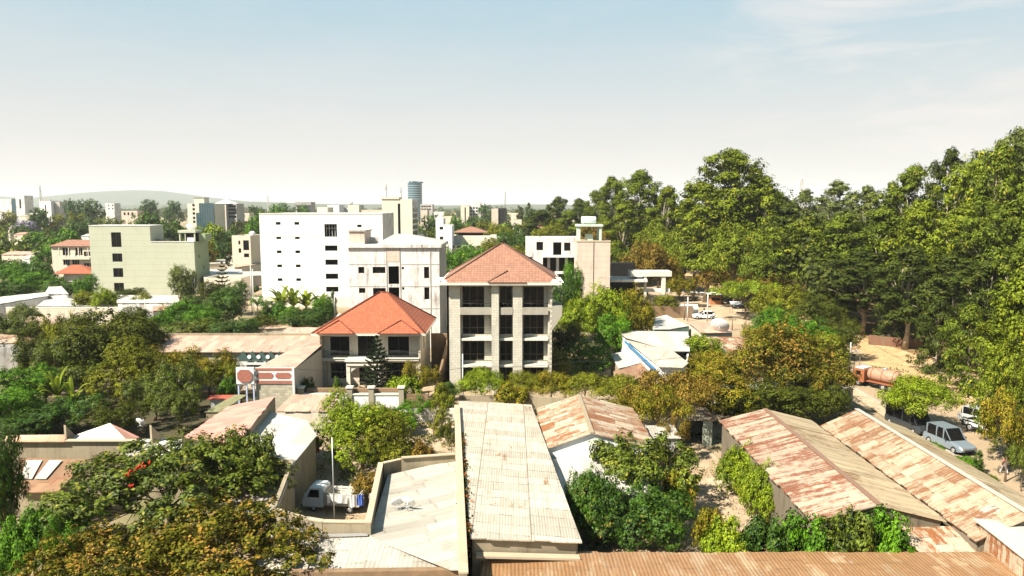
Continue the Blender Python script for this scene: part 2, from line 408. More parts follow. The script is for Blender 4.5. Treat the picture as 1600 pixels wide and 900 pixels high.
M = {
 'earth': ground_mat(),
 'yard': earth2('yard_earth', (0.48, 0.37, 0.25), (0.34, 0.25, 0.155), (0.17, 0.12, 0.07)),
 'verge': earth2('verge_earth', (0.52, 0.36, 0.19), (0.40, 0.26, 0.12), (0.20, 0.15, 0.06)),
 'road': earth2('road_surface', (0.36, 0.265, 0.165), (0.31, 0.23, 0.145), (0.21, 0.155, 0.10)),
 'litter': earth2('leaf_litter', (0.18, 0.11, 0.05), (0.30, 0.19, 0.08), (0.07, 0.05, 0.02)),
 'white': plaster('white_paint', (0.80, 0.79, 0.76), (0.35, 0.32, 0.28), amt=0.2, streak=0.25),
 'cream': plaster('cream_paint', (0.66, 0.58, 0.46), amt=0.25, streak=0.25),
 'green': plaster('pale_green_paint', (0.46, 0.475, 0.365), (0.24, 0.23, 0.14), amt=0.3, streak=0.2, lines=1.5),
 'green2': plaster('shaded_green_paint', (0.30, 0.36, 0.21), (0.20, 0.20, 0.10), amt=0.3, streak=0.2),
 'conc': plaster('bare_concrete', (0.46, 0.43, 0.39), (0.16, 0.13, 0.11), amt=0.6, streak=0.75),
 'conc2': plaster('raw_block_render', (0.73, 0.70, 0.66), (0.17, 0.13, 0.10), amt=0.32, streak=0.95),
 'conc_w': plaster('weathered_wall', (0.34, 0.28, 0.19), (0.08, 0.065, 0.035), amt=0.9, streak=0.7, scale=1.3),
 'conc_d': plaster('dark_weathered_wall', (0.19, 0.155, 0.11), (0.06, 0.05, 0.03), amt=0.8, streak=0.7, scale=1.3),
 'conc_tan': plaster('tan_block_wall', (0.62, 0.51, 0.42), (0.26, 0.18, 0.14), amt=0.35, streak=0.5, lines=1.1),
 'coping': plaster('wall_coping', (0.50, 0.40, 0.28), (0.2, 0.15, 0.08), amt=0.6, streak=0.3),
 'stone': blocks('cut_stone_cladding', (0.56, 0.52, 0.43), (0.36, 0.33, 0.27), 0.62, 0.30, 0.016, 0.08, 0.4),
 'stone2': blocks('pale_rubble_wall', (0.42, 0.38, 0.29), (0.30, 0.27, 0.2), 0.5, 0.3, 0.02, 0.25, 0.3),
 'brick': blocks('red_brick', (0.40, 0.13, 0.09), (0.26, 0.13, 0.1), 0.24, 0.08, 0.012, 0.2, 0.1),
 'trim': plaster('cream_trim', (0.72, 0.66, 0.55), amt=0.15, streak=0.3),
 'beige': plaster('beige_paint', (0.68, 0.62, 0.50), amt=0.2, streak=0.3),
 'glass': glass('dark_window_glass'),
 'glass_b': glass('blue_curtain_glass', (0.03, 0.07, 0.085), 0.08, 0.8),
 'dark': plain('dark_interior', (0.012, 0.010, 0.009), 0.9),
 'frame': plain('dark_window_frame', (0.028, 0.022, 0.018), 0.6),
 'frame_w': plain('white_window_frame', (0.7, 0.7, 0.68), 0.5),
 'rail': plain('black_rail', (0.03, 0.03, 0.03), 0.45, 0.3),
 'steel': plain('galvanised_steel', (0.5, 0.5, 0.5), 0.4, 0.6),
 'dish': plain('white_dish', (0.75, 0.75, 0.74), 0.45),
 'tank': plain('white_tank', (0.8, 0.8, 0.79), 0.45),
 'pole': plain('weathered_pole', (0.55, 0.53, 0.50), 0.8),
 'pole_d': plain('rusty_pole', (0.16, 0.11, 0.08), 0.8),
 'wood': plain('brown_planks', (0.22, 0.14, 0.08), 0.8, var=0.4),
 'red_t': tiles('red_roof_tiles', (0.40, 0.112, 0.052)),
 'brown_t': tiles('brown_roof_tiles', (0.33, 0.165, 0.108)),
 'rf_white': sheet('bleached_roof_sheets', (0.60, 0.53, 0.42), (0.30, 0.16, 0.07), amt=0.18, sv=1.25, su=3.2, lap=1.0, dirt=0.22, streak=0.42, bump=0.6),
 'rf_mix': sheet('part_rusted_roof_sheets', (0.58, 0.47, 0.34), (0.30, 0.115, 0.045), amt=0.62, sv=1.6, su=0.6, lap=0.7, dirt=0.15, streak=0.4),
 'rf_red': sheet('red_rusted_roof_sheets', (0.51, 0.40, 0.29), (0.23, 0.082, 0.042), amt=0.60, sv=9.0, su=0.5, lap=0.5, dirt=0.15, streak=0.3),
 'rf_pale': sheet('bleached_sheets_with_rust_streaks', (0.55, 0.43, 0.27), (0.22, 0.11, 0.045), amt=0.42, sv=9, su=0.6, lap=0.5, dirt=0.2, streak=0.9),
 'rf_tan': sheet('tan_rusted_roof_sheets', (0.50, 0.385, 0.26), (0.245, 0.115, 0.055), amt=0.58, sv=1.35, su=0.8, lap=0.6, dirt=0.12, streak=0.4, alt=0.08),
 'rf_orange': sheet('orange_rusted_roof_sheets', (0.44, 0.30, 0.175), (0.31, 0.165, 0.075), amt=0.75, sv=2.2, su=0.8, lap=0.35, dirt=0.1, streak=0.25, alt=0.05, pitch=0.2, bump=1.0),
 'rf_grey': sheet('grey_roof_sheets', (0.50, 0.46, 0.39), (0.24, 0.16, 0.09), amt=0.10, sv=3.0, su=0.9, lap=0.35, dirt=0.2, streak=0.35, pitch=0.25, bump=0.9),
 'rf_smooth': sheet('pale_painted_roof_sheets', (0.60, 0.56, 0.49), (0.35, 0.25, 0.17), amt=0.0, sv=3.5, su=1.6, lap=0.15, dirt=0.08, streak=0.08, bump=0.2),
 'rf_pink': sheet('pink_roof_sheets', (0.60, 0.31, 0.235), (0.46, 0.19, 0.12), amt=0.25, sv=2.0, su=0.8, lap=0.2, dirt=0.03, streak=0.2, bump=0.4),
 'rf_pinkw': sheet('pinkish_weathered_sheets', (0.58, 0.39, 0.29), (0.36, 0.16, 0.09), amt=0.28, sv=2.4, su=0.8, lap=0.4, dirt=0.12, streak=0.5),
 'rf_brown': sheet('brown_roof_sheets', (0.36, 0.21, 0.12), (0.28, 0.13, 0.07), amt=0.5, sv=1.2, su=0.8, lap=0.5, dirt=0.1, streak=0.3),
 'tyre': plain('tyre_rubber', (0.025, 0.025, 0.025), 0.85), 'chrome': plain('bright_metal', (0.6, 0.6, 0.6), 0.25, 0.9),
}
# leaves
L = {
 'euc': leafm('eucalyptus_leaves', (0.045, 0.068, 0.008), (0.185, 0.25, 0.018), (0.30, 0.26, 0.03), 0.08),
 'euc_y': leafm('yellow_green_eucalyptus_leaves', (0.065, 0.092, 0.008), (0.24, 0.30, 0.018), (0.36, 0.31, 0.02), 0.08),
 'euc_d': leafm('dark_eucalyptus_leaves', (0.028, 0.042, 0.008), (0.095, 0.13, 0.016), (0.17, 0.16, 0.03), 0.08),
 'euc_g': leafm('grey_green_leaves', (0.065, 0.090, 0.022), (0.24, 0.28, 0.065)),
 'bright': leafm('bright_green_leaves', (0.030, 0.100, 0.004), (0.14, 0.31, 0.010), (0.24, 0.34, 0.01), 0.05, gloss=0.15),
 'lime': leafm('lime_green_leaves', (0.085, 0.150, 0.006), (0.31, 0.41, 0.014), (0.40, 0.40, 0.015), 0.12, gloss=0.15),
 'mango': leafm('dark_mango_leaves', (0.014, 0.042, 0.004), (0.085, 0.185, 0.008), (0.24, 0.17, 0.02), 0.06, gloss=0.25),
 'olive': leafm('olive_leaves', (0.065, 0.082, 0.008), (0.30, 0.31, 0.020)),
 'dolive': leafm('dark_olive_leaves', (0.028, 0.038, 0.006), (0.115, 0.135, 0.012)),
 'ochre': leafm('ochre_seeding_leaves', (0.065, 0.080, 0.006), (0.32, 0.30, 0.015), (0.38, 0.245, 0.028), 0.20),
 'orange': leafm('leaves_with_orange_tips', (0.028, 0.042, 0.004), (0.20, 0.19, 0.012), (0.38, 0.205, 0.035), 0.18),
 'mixed': leafm('green_leaves_with_yellow_tips', (0.020, 0.046, 0.004), (0.17, 0.22, 0.012), (0.30, 0.26, 0.025), 0.10, gloss=0.25),
 'brown': leafm('brown_dry_leaves', (0.070, 0.060, 0.010), (0.27, 0.20, 0.02), (0.38, 0.21, 0.04), 0.20),
 'banana': leafm('banana_leaves', (0.060, 0.115, 0.008), (0.30, 0.36, 0.03), trans=0.3),
 'arau': leafm('araucaria_needles', (0.010, 0.026, 0.010), (0.040, 0.075, 0.022)),
 'jac': leafm('lilac_blossom', (0.10, 0.11, 0.06), (0.30, 0.27, 0.34), (0.36, 0.32, 0.45), 0.35),
 'redf': plain('red_flowers', (0.75, 0.03, 0.01), 0.6),
}
M['bark_w'] = bark('pale_bark', (0.42, 0.35, 0.26)); M['bark'] = bark('brown_bark', (0.16, 0.11, 0.07)); M['bark_g'] = bark('grey_bark', (0.26, 0.21, 0.16))
# ------------------------------------------------------------------ tree library
def leaf_mesh(name, P, N, T, ln, wd):
    """one rhombic leaf face per row: centre P, normal N, long direction T"""
    n = len(P)
    N = N / np.linalg.norm(N, axis=1, keepdims=True)
    T = T - N * np.sum(T * N, axis=1, keepdims=True); T /= np.linalg.norm(T, axis=1, keepdims=True) + 1e-9
    B = np.cross(N, T)
    ln = ln[:, None]; wd = wd[:, None]
    V = np.stack([P - T * ln * 0.5, P + B * wd * 0.5 - T * ln * 0.05 + N * ln * 0.06, P + T * ln * 0.5, P - B * wd * 0.5 - T * ln * 0.05 + N * ln * 0.06], axis=1).reshape(-1, 3)
    me = bpy.data.meshes.new(name)
    me.vertices.add(4 * n); me.vertices.foreach_set('co', V.astype(np.float32).ravel())
    me.loops.add(4 * n); me.loops.foreach_set('vertex_index', np.arange(4 * n, dtype=np.int32))
    me.polygons.add(n); me.polygons.foreach_set('loop_start', np.arange(0, 4 * n, 4, dtype=np.int32))
    me.update(calc_edges=True); me.materials.append(None)
    return me
def unit(rng, n):
    v = rng.normal(size=(n, 3)); return v / np.linalg.norm(v, axis=1, keepdims=True)

def lobes_for(style, rng, H, Rr, z0, nl):
    L_ = []
    zc = (z0 + H) / 2; hz = (H - z0) / 2
    for i in range(nl):
        if style == 'round':
            d = unit(rng, 1)[0]; k = 0.62 if i else 0
            L_.append((np.array([d[0] * Rr * k, d[1] * Rr * k, zc + d[2] * hz * k]), 0.42))
        elif style == 'dome':
            a = i * 2.4 + rng.uniform(-.3, .3); q = math.sqrt((i + 0.5) / nl) * 0.80
            z = H - hz * 0.55 - (q ** 2) * hz * 1.0 + rng.uniform(-0.22, 0.15) * hz
            L_.append((np.array([math.cos(a) * Rr * q, math.sin(a) * Rr * q, z]), rng.uniform(0.24, 0.36)))
        elif style == 'tall':
            f = (i + 0.5) / nl; a = i * 2.4 + rng.uniform(-.5, .5)
            prof = math.sin(math.pi * (0.14 + 0.80 * f)) ** 0.75
            q = rng.uniform(0.25, 0.78) * prof * (0.3 if f > 0.93 else 1)
            L_.append((np.array([math.cos(a) * Rr * q, math.sin(a) * Rr * q, z0 + (H - z0) * f * 0.93 + 0.03 * H]), rng.uniform(0.22, 0.38) * (0.65 + 0.35 * prof)))
        elif style == 'layer':
            f = rng.uniform(0, 1); a = i * 2.4 + rng.uniform(-.5, .5); q = math.sqrt(rng.uniform(0.02, 1)) * 0.8
            L_.append((np.array([math.cos(a) * Rr * q, math.sin(a) * Rr * q, z0 + (H - z0) * (0.25 + 0.65 * (1 - q * 0.7) * f + 0.1)]), rng.uniform(0.22, 0.32)))
    return L_

PROTO = {}
def make_proto(key, style, H, Rr, z0, nl, per_lobe, per_cl, leaf, seed, clr=0.11, lsq=1.0, droop=0.0, trunk_r=0.18, elong=2.0, shell=0.6, limbs=10, lean=0.0):
    rng = np.random.default_rng(seed); rnd = random.Random(seed)
    lob = lobes_for(style, rng, H, Rr, z0, nl)
    CC, CD = [], []
    for c, lr in lob:
        d = unit(rng, per_lobe); d[:, 2] = d[:, 2] * 0.8 + 0.18; d /= np.linalg.norm(d, axis=1, keepdims=True)
        rad = rng.uniform(shell, 1.0, (per_lobe, 1)) * lr * Rr
        p = c + d * rad * np.array([1, 1, lsq]); CC.append(p); CD.append(d)
    CC = np.concatenate(CC); CD = np.concatenate(CD); CC[:, 0] += lean * CC[:, 2]
    n = len(CC) * per_cl
    idx = np.repeat(np.arange(len(CC)), per_cl)
    dd = unit(rng, n); rr = rng.uniform(0.2, 1, (n, 1)) ** 0.5 * clr * Rr * rng.uniform(0.6, 1.35, (len(CC), 1))[idx]
    P = CC[idx] + dd * rr * np.array([1, 1, 0.8])
    # the crown fills exactly the height and spread asked for
    zt = np.percentile(P[:, 2], 99.3); kz = (H - z0) / (zt - z0); cxy = np.array([lean * P[:, 2], 0 * P[:, 2]]).T
    rad_ = np.linalg.norm(P[:, :2] - cxy, axis=1); kr = Rr / np.percentile(rad_, 98)
    P[:, :2] = cxy + (P[:, :2] - cxy) * kr; P[:, 2] = z0 + (P[:, 2] - z0) * kz
    lob = [(np.array([c[0] * kr, c[1] * kr, z0 + (c[2] - z0) * kz]), lr * min(kr, kz)) for c, lr in lob]
    P[:, 2] = np.maximum(P[:, 2], 0.05)
    N = dd * 0.40 + CD[idx] * 0.80 + unit(rng, n) * 0.42 + np.array([0, 0, 0.38])
    T = unit(rng, n) + dd * 0.6; T[:, 2] -= droop
    ln = leaf * rng.uniform(0.65, 1.4, n)
    cm = leaf_mesh(key + '_crown', P, N, T, ln, ln / elong * rng.uniform(0.8, 1.25, n))
    # trunk and limbs
    mb = MB(); top = z0 + (H - z0) * (0.55 if style != 'tall' else 0.86)
    pts, rs = [], []
    k = 6
    for i in range(k):
        f = i / (k - 1); pts.append((lean * top * f + rnd.uniform(-1, 1) * 0.02 * H * (i > 0), rnd.uniform(-1, 1) * 0.02 * H * (i > 0), top * f)); rs.append(trunk_r * (1.35 if i == 0 else (1 - 0.72 * f)))
    mb.tube(pts, rs, 8)
    sel = lob if len(lob) <= limbs else [lob[int(i * len(lob) / limbs)] for i in range(limbs)]
    for c, lr in sel:
        c = (c[0] + lean * c[2], c[1], c[2])
        zt = max(min(c[2] * rnd.uniform(0.45, 0.72), top * 0.95), top * 0.25)
        f = zt / top; i = min(int(f * (k - 1)), k - 2); ff = f * (k - 1) - i
        b = [pts[i][j] * (1 - ff) + pts[i + 1][j] * ff for j in range(3)]
        r0 = trunk_r * (1 - 0.72 * f) * 0.6
        m1 = [b[j] * 0.6 + c[j] * 0.4 + rnd.uniform(-1, 1) * 0.03 * H for j in range(3)]; m1[2] += 0.03 * H
        mb.tube([b, m1, c], [r0, r0 * 0.65, r0 * 0.25], 6)
        for _ in range(2):
            e = [c[j] + rnd.uniform(-1, 1) * lr * Rr * 0.8 for j in range(3)]; e[2] = max(e[2], 0.2)
            mb.tube([m1, [(m1[j] + e[j]) / 2 for j in range(3)], e], [r0 * 0.5, r0 * 0.35, r0 * 0.12], 5)
    to = mb.build('trunk', M['bark']); tm = to.data; bpy.data.objects.remove(to); tm.materials.clear(); tm.materials.append(None)
    PROTO[key] = (cm, tm, H, Rr)

#          key      style   H    R    z0  lobes per_l per_c leaf seed
make_proto('near_a', 'dome', 9.0, 7.0, 1.5, 23, 26, 40, 0.25, 11, clr=0.062, trunk_r=0.26, elong=1.6, shell=0.45, limbs=16)
make_proto('near_b', 'dome', 6.5, 6.0, 0.6, 26, 30, 34, 0.20, 12, clr=0.060, trunk_r=0.2, elong=1.6, shell=0.4, limbs=14)
make_proto('near_m', 'dome', 4.5, 5.0, 0.0, 26, 44, 22, 0.25, 13, clr=0.08, trunk_r=0.2, elong=2.0, shell=0.5)
make_proto('near_o', 'layer', 6.3, 5.2, 1.2, 24, 26, 24, 0.27, 14, clr=0.08, trunk_r=0.17, elong=1.7, shell=0.3, limbs=18)
make_proto('feather', 'dome', 5.0, 3.9, 1.0, 26, 40, 18, 0.20, 15, clr=0.085, trunk_r=0.14, elong=3.0, lsq=0.6)
make_proto('round', 'round', 7.4, 4.8, 0.5, 18, 60, 16, 0.22, 16, clr=0.07, lsq=1.0, trunk_r=0.2, elong=2.2, shell=0.75)
make_proto('bush', 'dome', 3.5, 2.6, 0.0, 14, 34, 18, 0.22, 17, clr=0.12, trunk_r=0.1, elong=1.8, shell=0.5)
make_proto('bush2', 'round', 3.5, 2.6, 0.0, 10, 36, 20, 0.22, 18, clr=0.12, trunk_r=0.1, elong=1.8, shell=0.5)
make_proto('open', 'layer', 7.0, 4.5, 1.5, 20, 26, 22, 0.22, 19, clr=0.09, trunk_r=0.15, shell=0.3, limbs=16)
make_proto('mid_a', 'dome', 9.0, 5.5, 1.2, 24, 34, 26, 0.26, 20, clr=0.10, trunk_r=0.22, shell=0.5)
make_proto('mid_b', 'round', 8.5, 4.5, 0.8, 16, 44, 26, 0.26, 21, clr=0.11, trunk_r=0.2, shell=0.6)
make_proto('mid_c', 'layer', 8.5, 5.0, 1.0, 22, 28, 26, 0.26, 22, clr=0.10, trunk_r=0.2, shell=0.4)
make_proto('spread', 'layer', 7.0, 7.5, 3.0, 26, 28, 22, 0.26, 23, clr=0.07, trunk_r=0.22, shell=0.4, lsq=0.4, limbs=16)
make_proto('euc_a', 'tall', 32, 7.5, 7.0, 34, 34, 26, 0.55, 31, clr=0.10, droop=0.8, trunk_r=0.45, elong=2.2, shell=0.45, limbs=16)
make_proto('euc_b', 'tall', 30, 6.0, 8.0, 30, 32, 26, 0.52, 32, clr=0.115, droop=0.8, trunk_r=0.4, elong=2.2, shell=0.4, limbs=16)
make_proto('euc_c', 'tall', 28, 6.5, 5.0, 26, 28, 24, 0.50, 33, clr=0.105, droop=0.9, trunk_r=0.38, elong=2.4, shell=0.3, limbs=18, lean=0.05)
make_proto('euc_d', 'tall', 27, 8.5, 9.0, 32, 34, 26, 0.52, 34, clr=0.088, droop=0.5, trunk_r=0.42, elong=2.0, shell=0.4, limbs=18)
make_proto('road', 'tall', 16, 4.6, 2.0, 26, 36, 22, 0.29, 36, clr=0.12, droop=0.2, trunk_r=0.2, elong=1.8, shell=0.5)
make_proto('euc_l', 'tall', 14, 5.0, 0.0, 20, 28, 20, 0.46, 35, clr=0.12, droop=1.4, trunk_r=0.2, elong=2.6, shell=0.4)
make_proto('far_a', 'round', 11, 5.5, 0.5, 12, 18, 12, 0.75, 41, clr=0.14, trunk_r=0.25, limbs=5)
make_proto('far_b', 'dome', 10, 6.5, 1.0, 14, 16, 12, 0.75, 42, clr=0.12, trunk_r=0.25, limbs=5)
make_proto('far_c', 'tall', 16, 4.5, 2.0, 14, 14, 12, 0.80, 43, clr=0.16, trunk_r=0.25, limbs=5)

def put_tree(name, proto, x, y, h, r, leaf, label, cat='tree', group=None, barkm='bark', rot=None, z=0.0):
    cm, tm, H, Rr = PROTO[proto]
    o = thing(name, (x, y, z), label, cat, group, rz=(hash_rot(x, y) if rot is None else rot))
    for nm, me, mat in (('trunk', tm, M[barkm]), ('crown', cm, L[leaf])):
        c = bpy.data.objects.new(nm, me); COL.objects.link(c); c.parent = o
        c.scale = (r / Rr, r / Rr, h / H)
        c.material_slots[0].link = 'OBJECT'; c.material_slots[0].material = mat
    return o
def hash_rot(x, y): return (abs(math.sin(x * 12.9898 + y * 78.233)) * 43758.5453) % 6.283
def tree(px, Y, top, wpx, proto, leaf, label, name='broadleaf_tree', cat='tree', group=None, barkm='bark', rot=None):
    p = atY(px, top, Y); h = max(p.z, 0.8)
    x = atY(px, top, Y).x * 0.5 + at_depthx(px, Y, h * 0.4) * 0.5
    depth = Y * _c + (CAM_H - h * 0.6) * _s
    return put_tree(name, proto, x, Y, h, wpx / 2 * depth / FPX * 1.0, leaf, label, cat, group, barkm, rot)
def at_depthx(px, Y, z):
    return (px - 800) / FPX * (Y * _c + (CAM_H - z) * _s)

# frond plants -------------------------------------------------------------
def frond_mesh(nf, length, width, arch, seed, up=0.9, split=False):
    rnd = random.Random(seed); mb = MB()
    for i in range(nf):
        a = 2.399 * i + rnd.uniform(-.3, .3); el = up * rnd.uniform(0.6, 1.15) * (1 - 0.5 * i / nf) ; ln = length * rnd.uniform(0.75, 1.1); seg = 7
        d = Vector((math.cos(a), math.sin(a), 0)); side = Vector((-math.sin(a), math.cos(a), 0)); pos = Vector((0, 0, 0)); rows = []
        for k in range(seg + 1):
            f = k / seg; ang = el - arch * f * f * 1.6
            wd = width * (math.sin(math.pi * min(1, f * 0.93 + 0.07)) ** 0.6) if not split else width
            rows.append((pos.copy(), wd, ang)); pos += (d * math.cos(ang) + Vector((0, 0, 1)) * math.sin(ang)) * (ln / seg)
        if not split:
            vs = []
            for p, wd, ang in rows: vs += [p - side * wd / 2 - Vector((0, 0, wd * .12)), p, p + side * wd / 2 - Vector((0, 0, wd * .12))]
            fs = []
            for k in range(seg): fs += [(3 * k, 3 * k + 1, 3 * k + 4, 3 * k + 3), (3 * k + 1, 3 * k + 2, 3 * k + 5, 3 * k + 4)]
            mb.add(vs, fs)
        else:
            for k in range(1, seg + 1):
                for q in range(3):
                    p0 = rows[k - 1][0].lerp(rows[k][0], q / 3)
                    for sg in (-1, 1):
                        e = p0 + side * sg * width + d * width * 0.4 - Vector((0, 0, width * 0.45)); t = d * 0.05
                        mb.add([p0 - t, p0 + t, e + t * .3, e - t * .3], [(0, 1, 2, 3)])
    return mb
def plant_proto(key, H, mb_fronds, at_z, trunk_r):
    for k in range(len(mb_fronds.v)): v = mb_fronds.v[k]; mb_fronds.v[k] = (v[0], v[1], max(0.03, v[2] + at_z))
    c = mb_fronds.build(key, M['bark']); cm = c.data; bpy.data.objects.remove(c); cm.materials.clear(); cm.materials.append(None)
    t = MB().tube([(0, 0, 0), (0.05, 0, at_z * .5), (0, 0, at_z + .1)], [trunk_r * 1.2, trunk_r, trunk_r * .8], 8).build('t', M['bark']); tm = t.data; bpy.data.objects.remove(t); tm.materials.clear(); tm.materials.append(None)
    mx_ = max(math.hypot(v.co.x, v.co.y) for v in cm.vertices); hz = max(v.co.z for v in cm.vertices)
    PROTO[key] = (cm, tm, hz, mx_)
plant_proto('banana', 4, frond_mesh(13, 2.9, 0.62, 1.0, 5, 1.25), 1.7, 0.16)
plant_proto('palm', 6, frond_mesh(22, 2.6, 0.42, 1.1, 6, 0.9, True), 3.4, 0.16)

def araucaria(loc, h, r, label, seed=3, levels=15):
    o = thing('araucaria_tree', loc, label, 'tree'); rnd = random.Random(seed); rng = np.random.default_rng(seed)
    MB().tube([(0, 0, 0), (0, 0, h)], [0.11 * h / 7, 0.02], 8).build('trunk', M['bark_g'], o)
    P = []; br = MB(); TD = []
    for l in range(levels):
        f = l / (levels - 1); z = h * (0.08 + 0.9 * f); rr = r * (1 - f) ** 0.75 * (1.0 if f > .12 else .8) + 0.12
        nb = 7 if f < .8 else 5
        for b in range(nb):
            a = 2 * math.pi * b / nb + l * 0.5 + rnd.uniform(-.12, .12); pr = None
            for k in range(9):
                g = k / 8; p = Vector((math.cos(a) * rr * g, math.sin(a) * rr * g, z - 0.10 * rr * math.sin(g * 3.1) + 0.16 * rr * g * g))
                if pr is not None:
                    for _ in range(10):
                        q = pr.lerp(p, rnd.random()); P.append((q.x, q.y, q.z)); d = (p - pr); TD.append((d.x * 2 + rnd.uniform(-1, 1) * .25, d.y * 2 + rnd.uniform(-1, 1) * .25, d.z + rnd.uniform(.0, .2)))
                pr = p
            br.tube([(0, 0, z), (pr.x * .5, pr.y * .5, z - .05 * rr), tuple(pr)], [0.03, 0.02, 0.008], 4)
    br.build('branches', M['bark_g'], o)
    P = np.array(P) + rng.normal(size=(len(P), 3)) * 0.035 * r / 1.8; n = len(P)
    me = leaf_mesh('needles', P, unit(rng, n) + np.array([0, 0, 1.0]), np.array(TD) + unit(rng, n) * 0.12, np.full(n, 0.24 * r / 1.9) * rng.uniform(.7, 1.2, n), np.full(n, 0.10 * r / 1.9))
    c = bpy.data.objects.new('crown', me); COL.objects.link(c); c.parent = o; me.materials[0] = L['arau']
    return o
# ------------------------------------------------------------------ the ground
def struct(o): o['kind'] = 'structure'; return o
def ground():
    mb = MB(); xs = [-30000, -6000, -1500, -400, -120, 0, 120, 400, 1500, 6000, 30000]; ys = [-3000, -200, 0, 60, 150, 400, 1200, 4000, 12000, 40000]
    for i in range(len(xs) - 1):
        for j in range(len(ys) - 1):
            mb.add([(xs[i], ys[j], 0), (xs[i + 1], ys[j], 0), (xs[i + 1], ys[j + 1], 0), (xs[i], ys[j + 1], 0)], [(0, 1, 2, 3)])
    struct(mb.build('ground', M['earth']))
ground()
def strip(name, pts, mat, z):            # pts: list of (xl, xr, y)
    mb = MB(); vs = []
    for xl, xr, y in pts: vs += [(xl, y, z), (xr, y, z)]
    mb.add(vs, [(2 * i, 2 * i + 1, 2 * i + 3, 2 * i + 2) for i in range(len(pts) - 1)])
    return struct(mb.build(name, mat))
RD = [(30, 39.5, 40), (34.5, 43.5, 48), (37.3, 46.2, 55), (39.0, 47.2, 62), (40.4, 48.2, 72), (41.3, 48.8, 82), (41.8, 49.2, 92), (42, 50, 110), (40, 50.5, 130), (36, 52, 142), (34, 53, 155), (37, 53, 175), (42, 52, 200), (44, 52, 300)]
strip('road', RD, M['road'], 0.012)
strip('verge', [(xr + 0.0, xr + w_, y) for (xl, xr, y), w_ in zip(RD, (9, 9, 9, 9, 9, 10, 12, 10, 8, 6, 6, 6, 6, 6))], M['verge'], 0.008)
strip('pavement', [(xl - 1.8, xl, y) for xl, xr, y in RD[2:8]], M['yard'], 0.10)
mb = MB()
for (a, b) in zip(RD[2:7], RD[3:8]): mb.beam((a[0], a[2], 0.07), (b[0], b[2], 0.07), 0.16, 0.14)
struct(mb.build('kerb', M['conc']))
def patch(name, poly, mat, z): return struct(MB().add([(x, y, z) for x, y in poly], [tuple(range(len(poly)))]).build(name, mat))
patch('courtyard', [(11.0, 41), (16.6, 41), (18.0, 62), (17.5, 72), (10.8, 72), (10.8, 58)], M['yard'], 0.016)
patch('yard', [(-18.5, 43), (-9, 43), (-5, 52), (-4.5, 74), (-12, 75), (-17, 62)], M['yard'], 0.016)
patch('villa_forecourt', [(-23, 77), (-9, 77), (-8, 100), (-23, 100)], M['yard'], 0.016)
patch('dusty_forecourt', [(28, 138), (53.5, 134), (55, 176), (50, 205), (36, 200), (29, 168)], M['yard'], 0.020)
patch('shade_dark_soil', [(-52, 58), (-40, 56.5), (-31, 58), (-25, 57), (-26, 68), (-29, 76), (-29, 85), (-44, 86), (-56, 83), (-60, 72)], earth2('shade_dark_soil', (.075, .055, .03), (.05, .055, .02), (.12, .09, .05)), 0.012)  # soil coloured dark to stand in for the shade under the garden trees
patch('leaf_litter', [(51, 72), (95, 60), (140, 240), (56, 240)], M['litter'], 0.004)

# ------------------------------------------------------------------ hills far away
def hill(name, pts, Y, D, mat):
    """a real ridge: profile (px, py) seen at distance Y, falling to the ground on both sides over depth D"""
    n = len(pts); rows = []; K = 9
    rnd = random.Random(5); vs = []
    for k in range(K):
        f = k / (K - 1); hf = math.sin(math.pi * f) ** 1.3; yy = Y - D / 2 + D * f
        for px, py in pts:
            top = max(atY(px, py, Y).z, 1); x = (px - 800) / FPX * Y
            vs.append((x + rnd.uniform(-40, 40), yy + rnd.uniform(-60, 60), -2 + top * hf * rnd.uniform(0.93, 1.03) if k != K // 2 else top))
    mb = MB().add(vs, [(k * n + i, k * n + i + 1, (k + 1) * n + i + 1, (k + 1) * n + i) for k in range(K - 1) for i in range(n - 1)], None, True)
    return struct(mb.build(name, mat))
hm = earth2('wooded_hill', (0.055, 0.075, 0.035), (0.09, 0.095, 0.05), (0.04, 0.05, 0.03))
hill('hills', [(-260, 322), (-120, 314), (-40, 309), (0, 306), (30, 308), (60, 309), (95, 306), (130, 302), (160, 299), (185, 297.5), (215, 297), (245, 298), (270, 299.5), (295, 304), (320, 307), (350, 310), (380, 314), (420, 318), (460, 320), (520, 323)], 6500, 2600, hm)
hill('low_hills', [(60, 323), (180, 321), (300, 318), (360, 315), (400, 315), (450, 317), (520, 319), (600, 319), (700, 321), (800, 319), (900, 320), (1000, 322), (1200, 322)], 4200, 1400, hm)

# ------------------------------------------------------------------ general builders
def root_at(name, x, y, label, cat, group=None): return thing(name, (x, y, 0), label, cat, group)
def wallstrip(mb, a, b, t=0.2, z0=0.0, drop=0.0):
    a = Vector(a); b = Vector(b); d = (b - a); d.z = 0; d.normalize(); nrm = Vector((d.y, -d.x, 0)) * (t / 2)
    vs = []
    for p in (a, b):
        for sg in (1, -1): vs += [(p.x + nrm.x * sg, p.y + nrm.y * sg, z0), (p.x + nrm.x * sg, p.y + nrm.y * sg, p.z - drop)]
    W = (Vector((b.x, b.y, 0)) - Vector((a.x, a.y, 0))).length
    q = [((0, 0), (W, 0), (W, b.z), (0, a.z))] * 2 + [((0, 0), (t, 0), (t, 1), (0, 1))] * 4
    mb.add(vs, [(0, 4, 5, 1), (6, 2, 3, 7), (1, 5, 7, 3), (4, 6, 7, 5), (2, 0, 1, 3), (0, 2, 6, 4)], q)
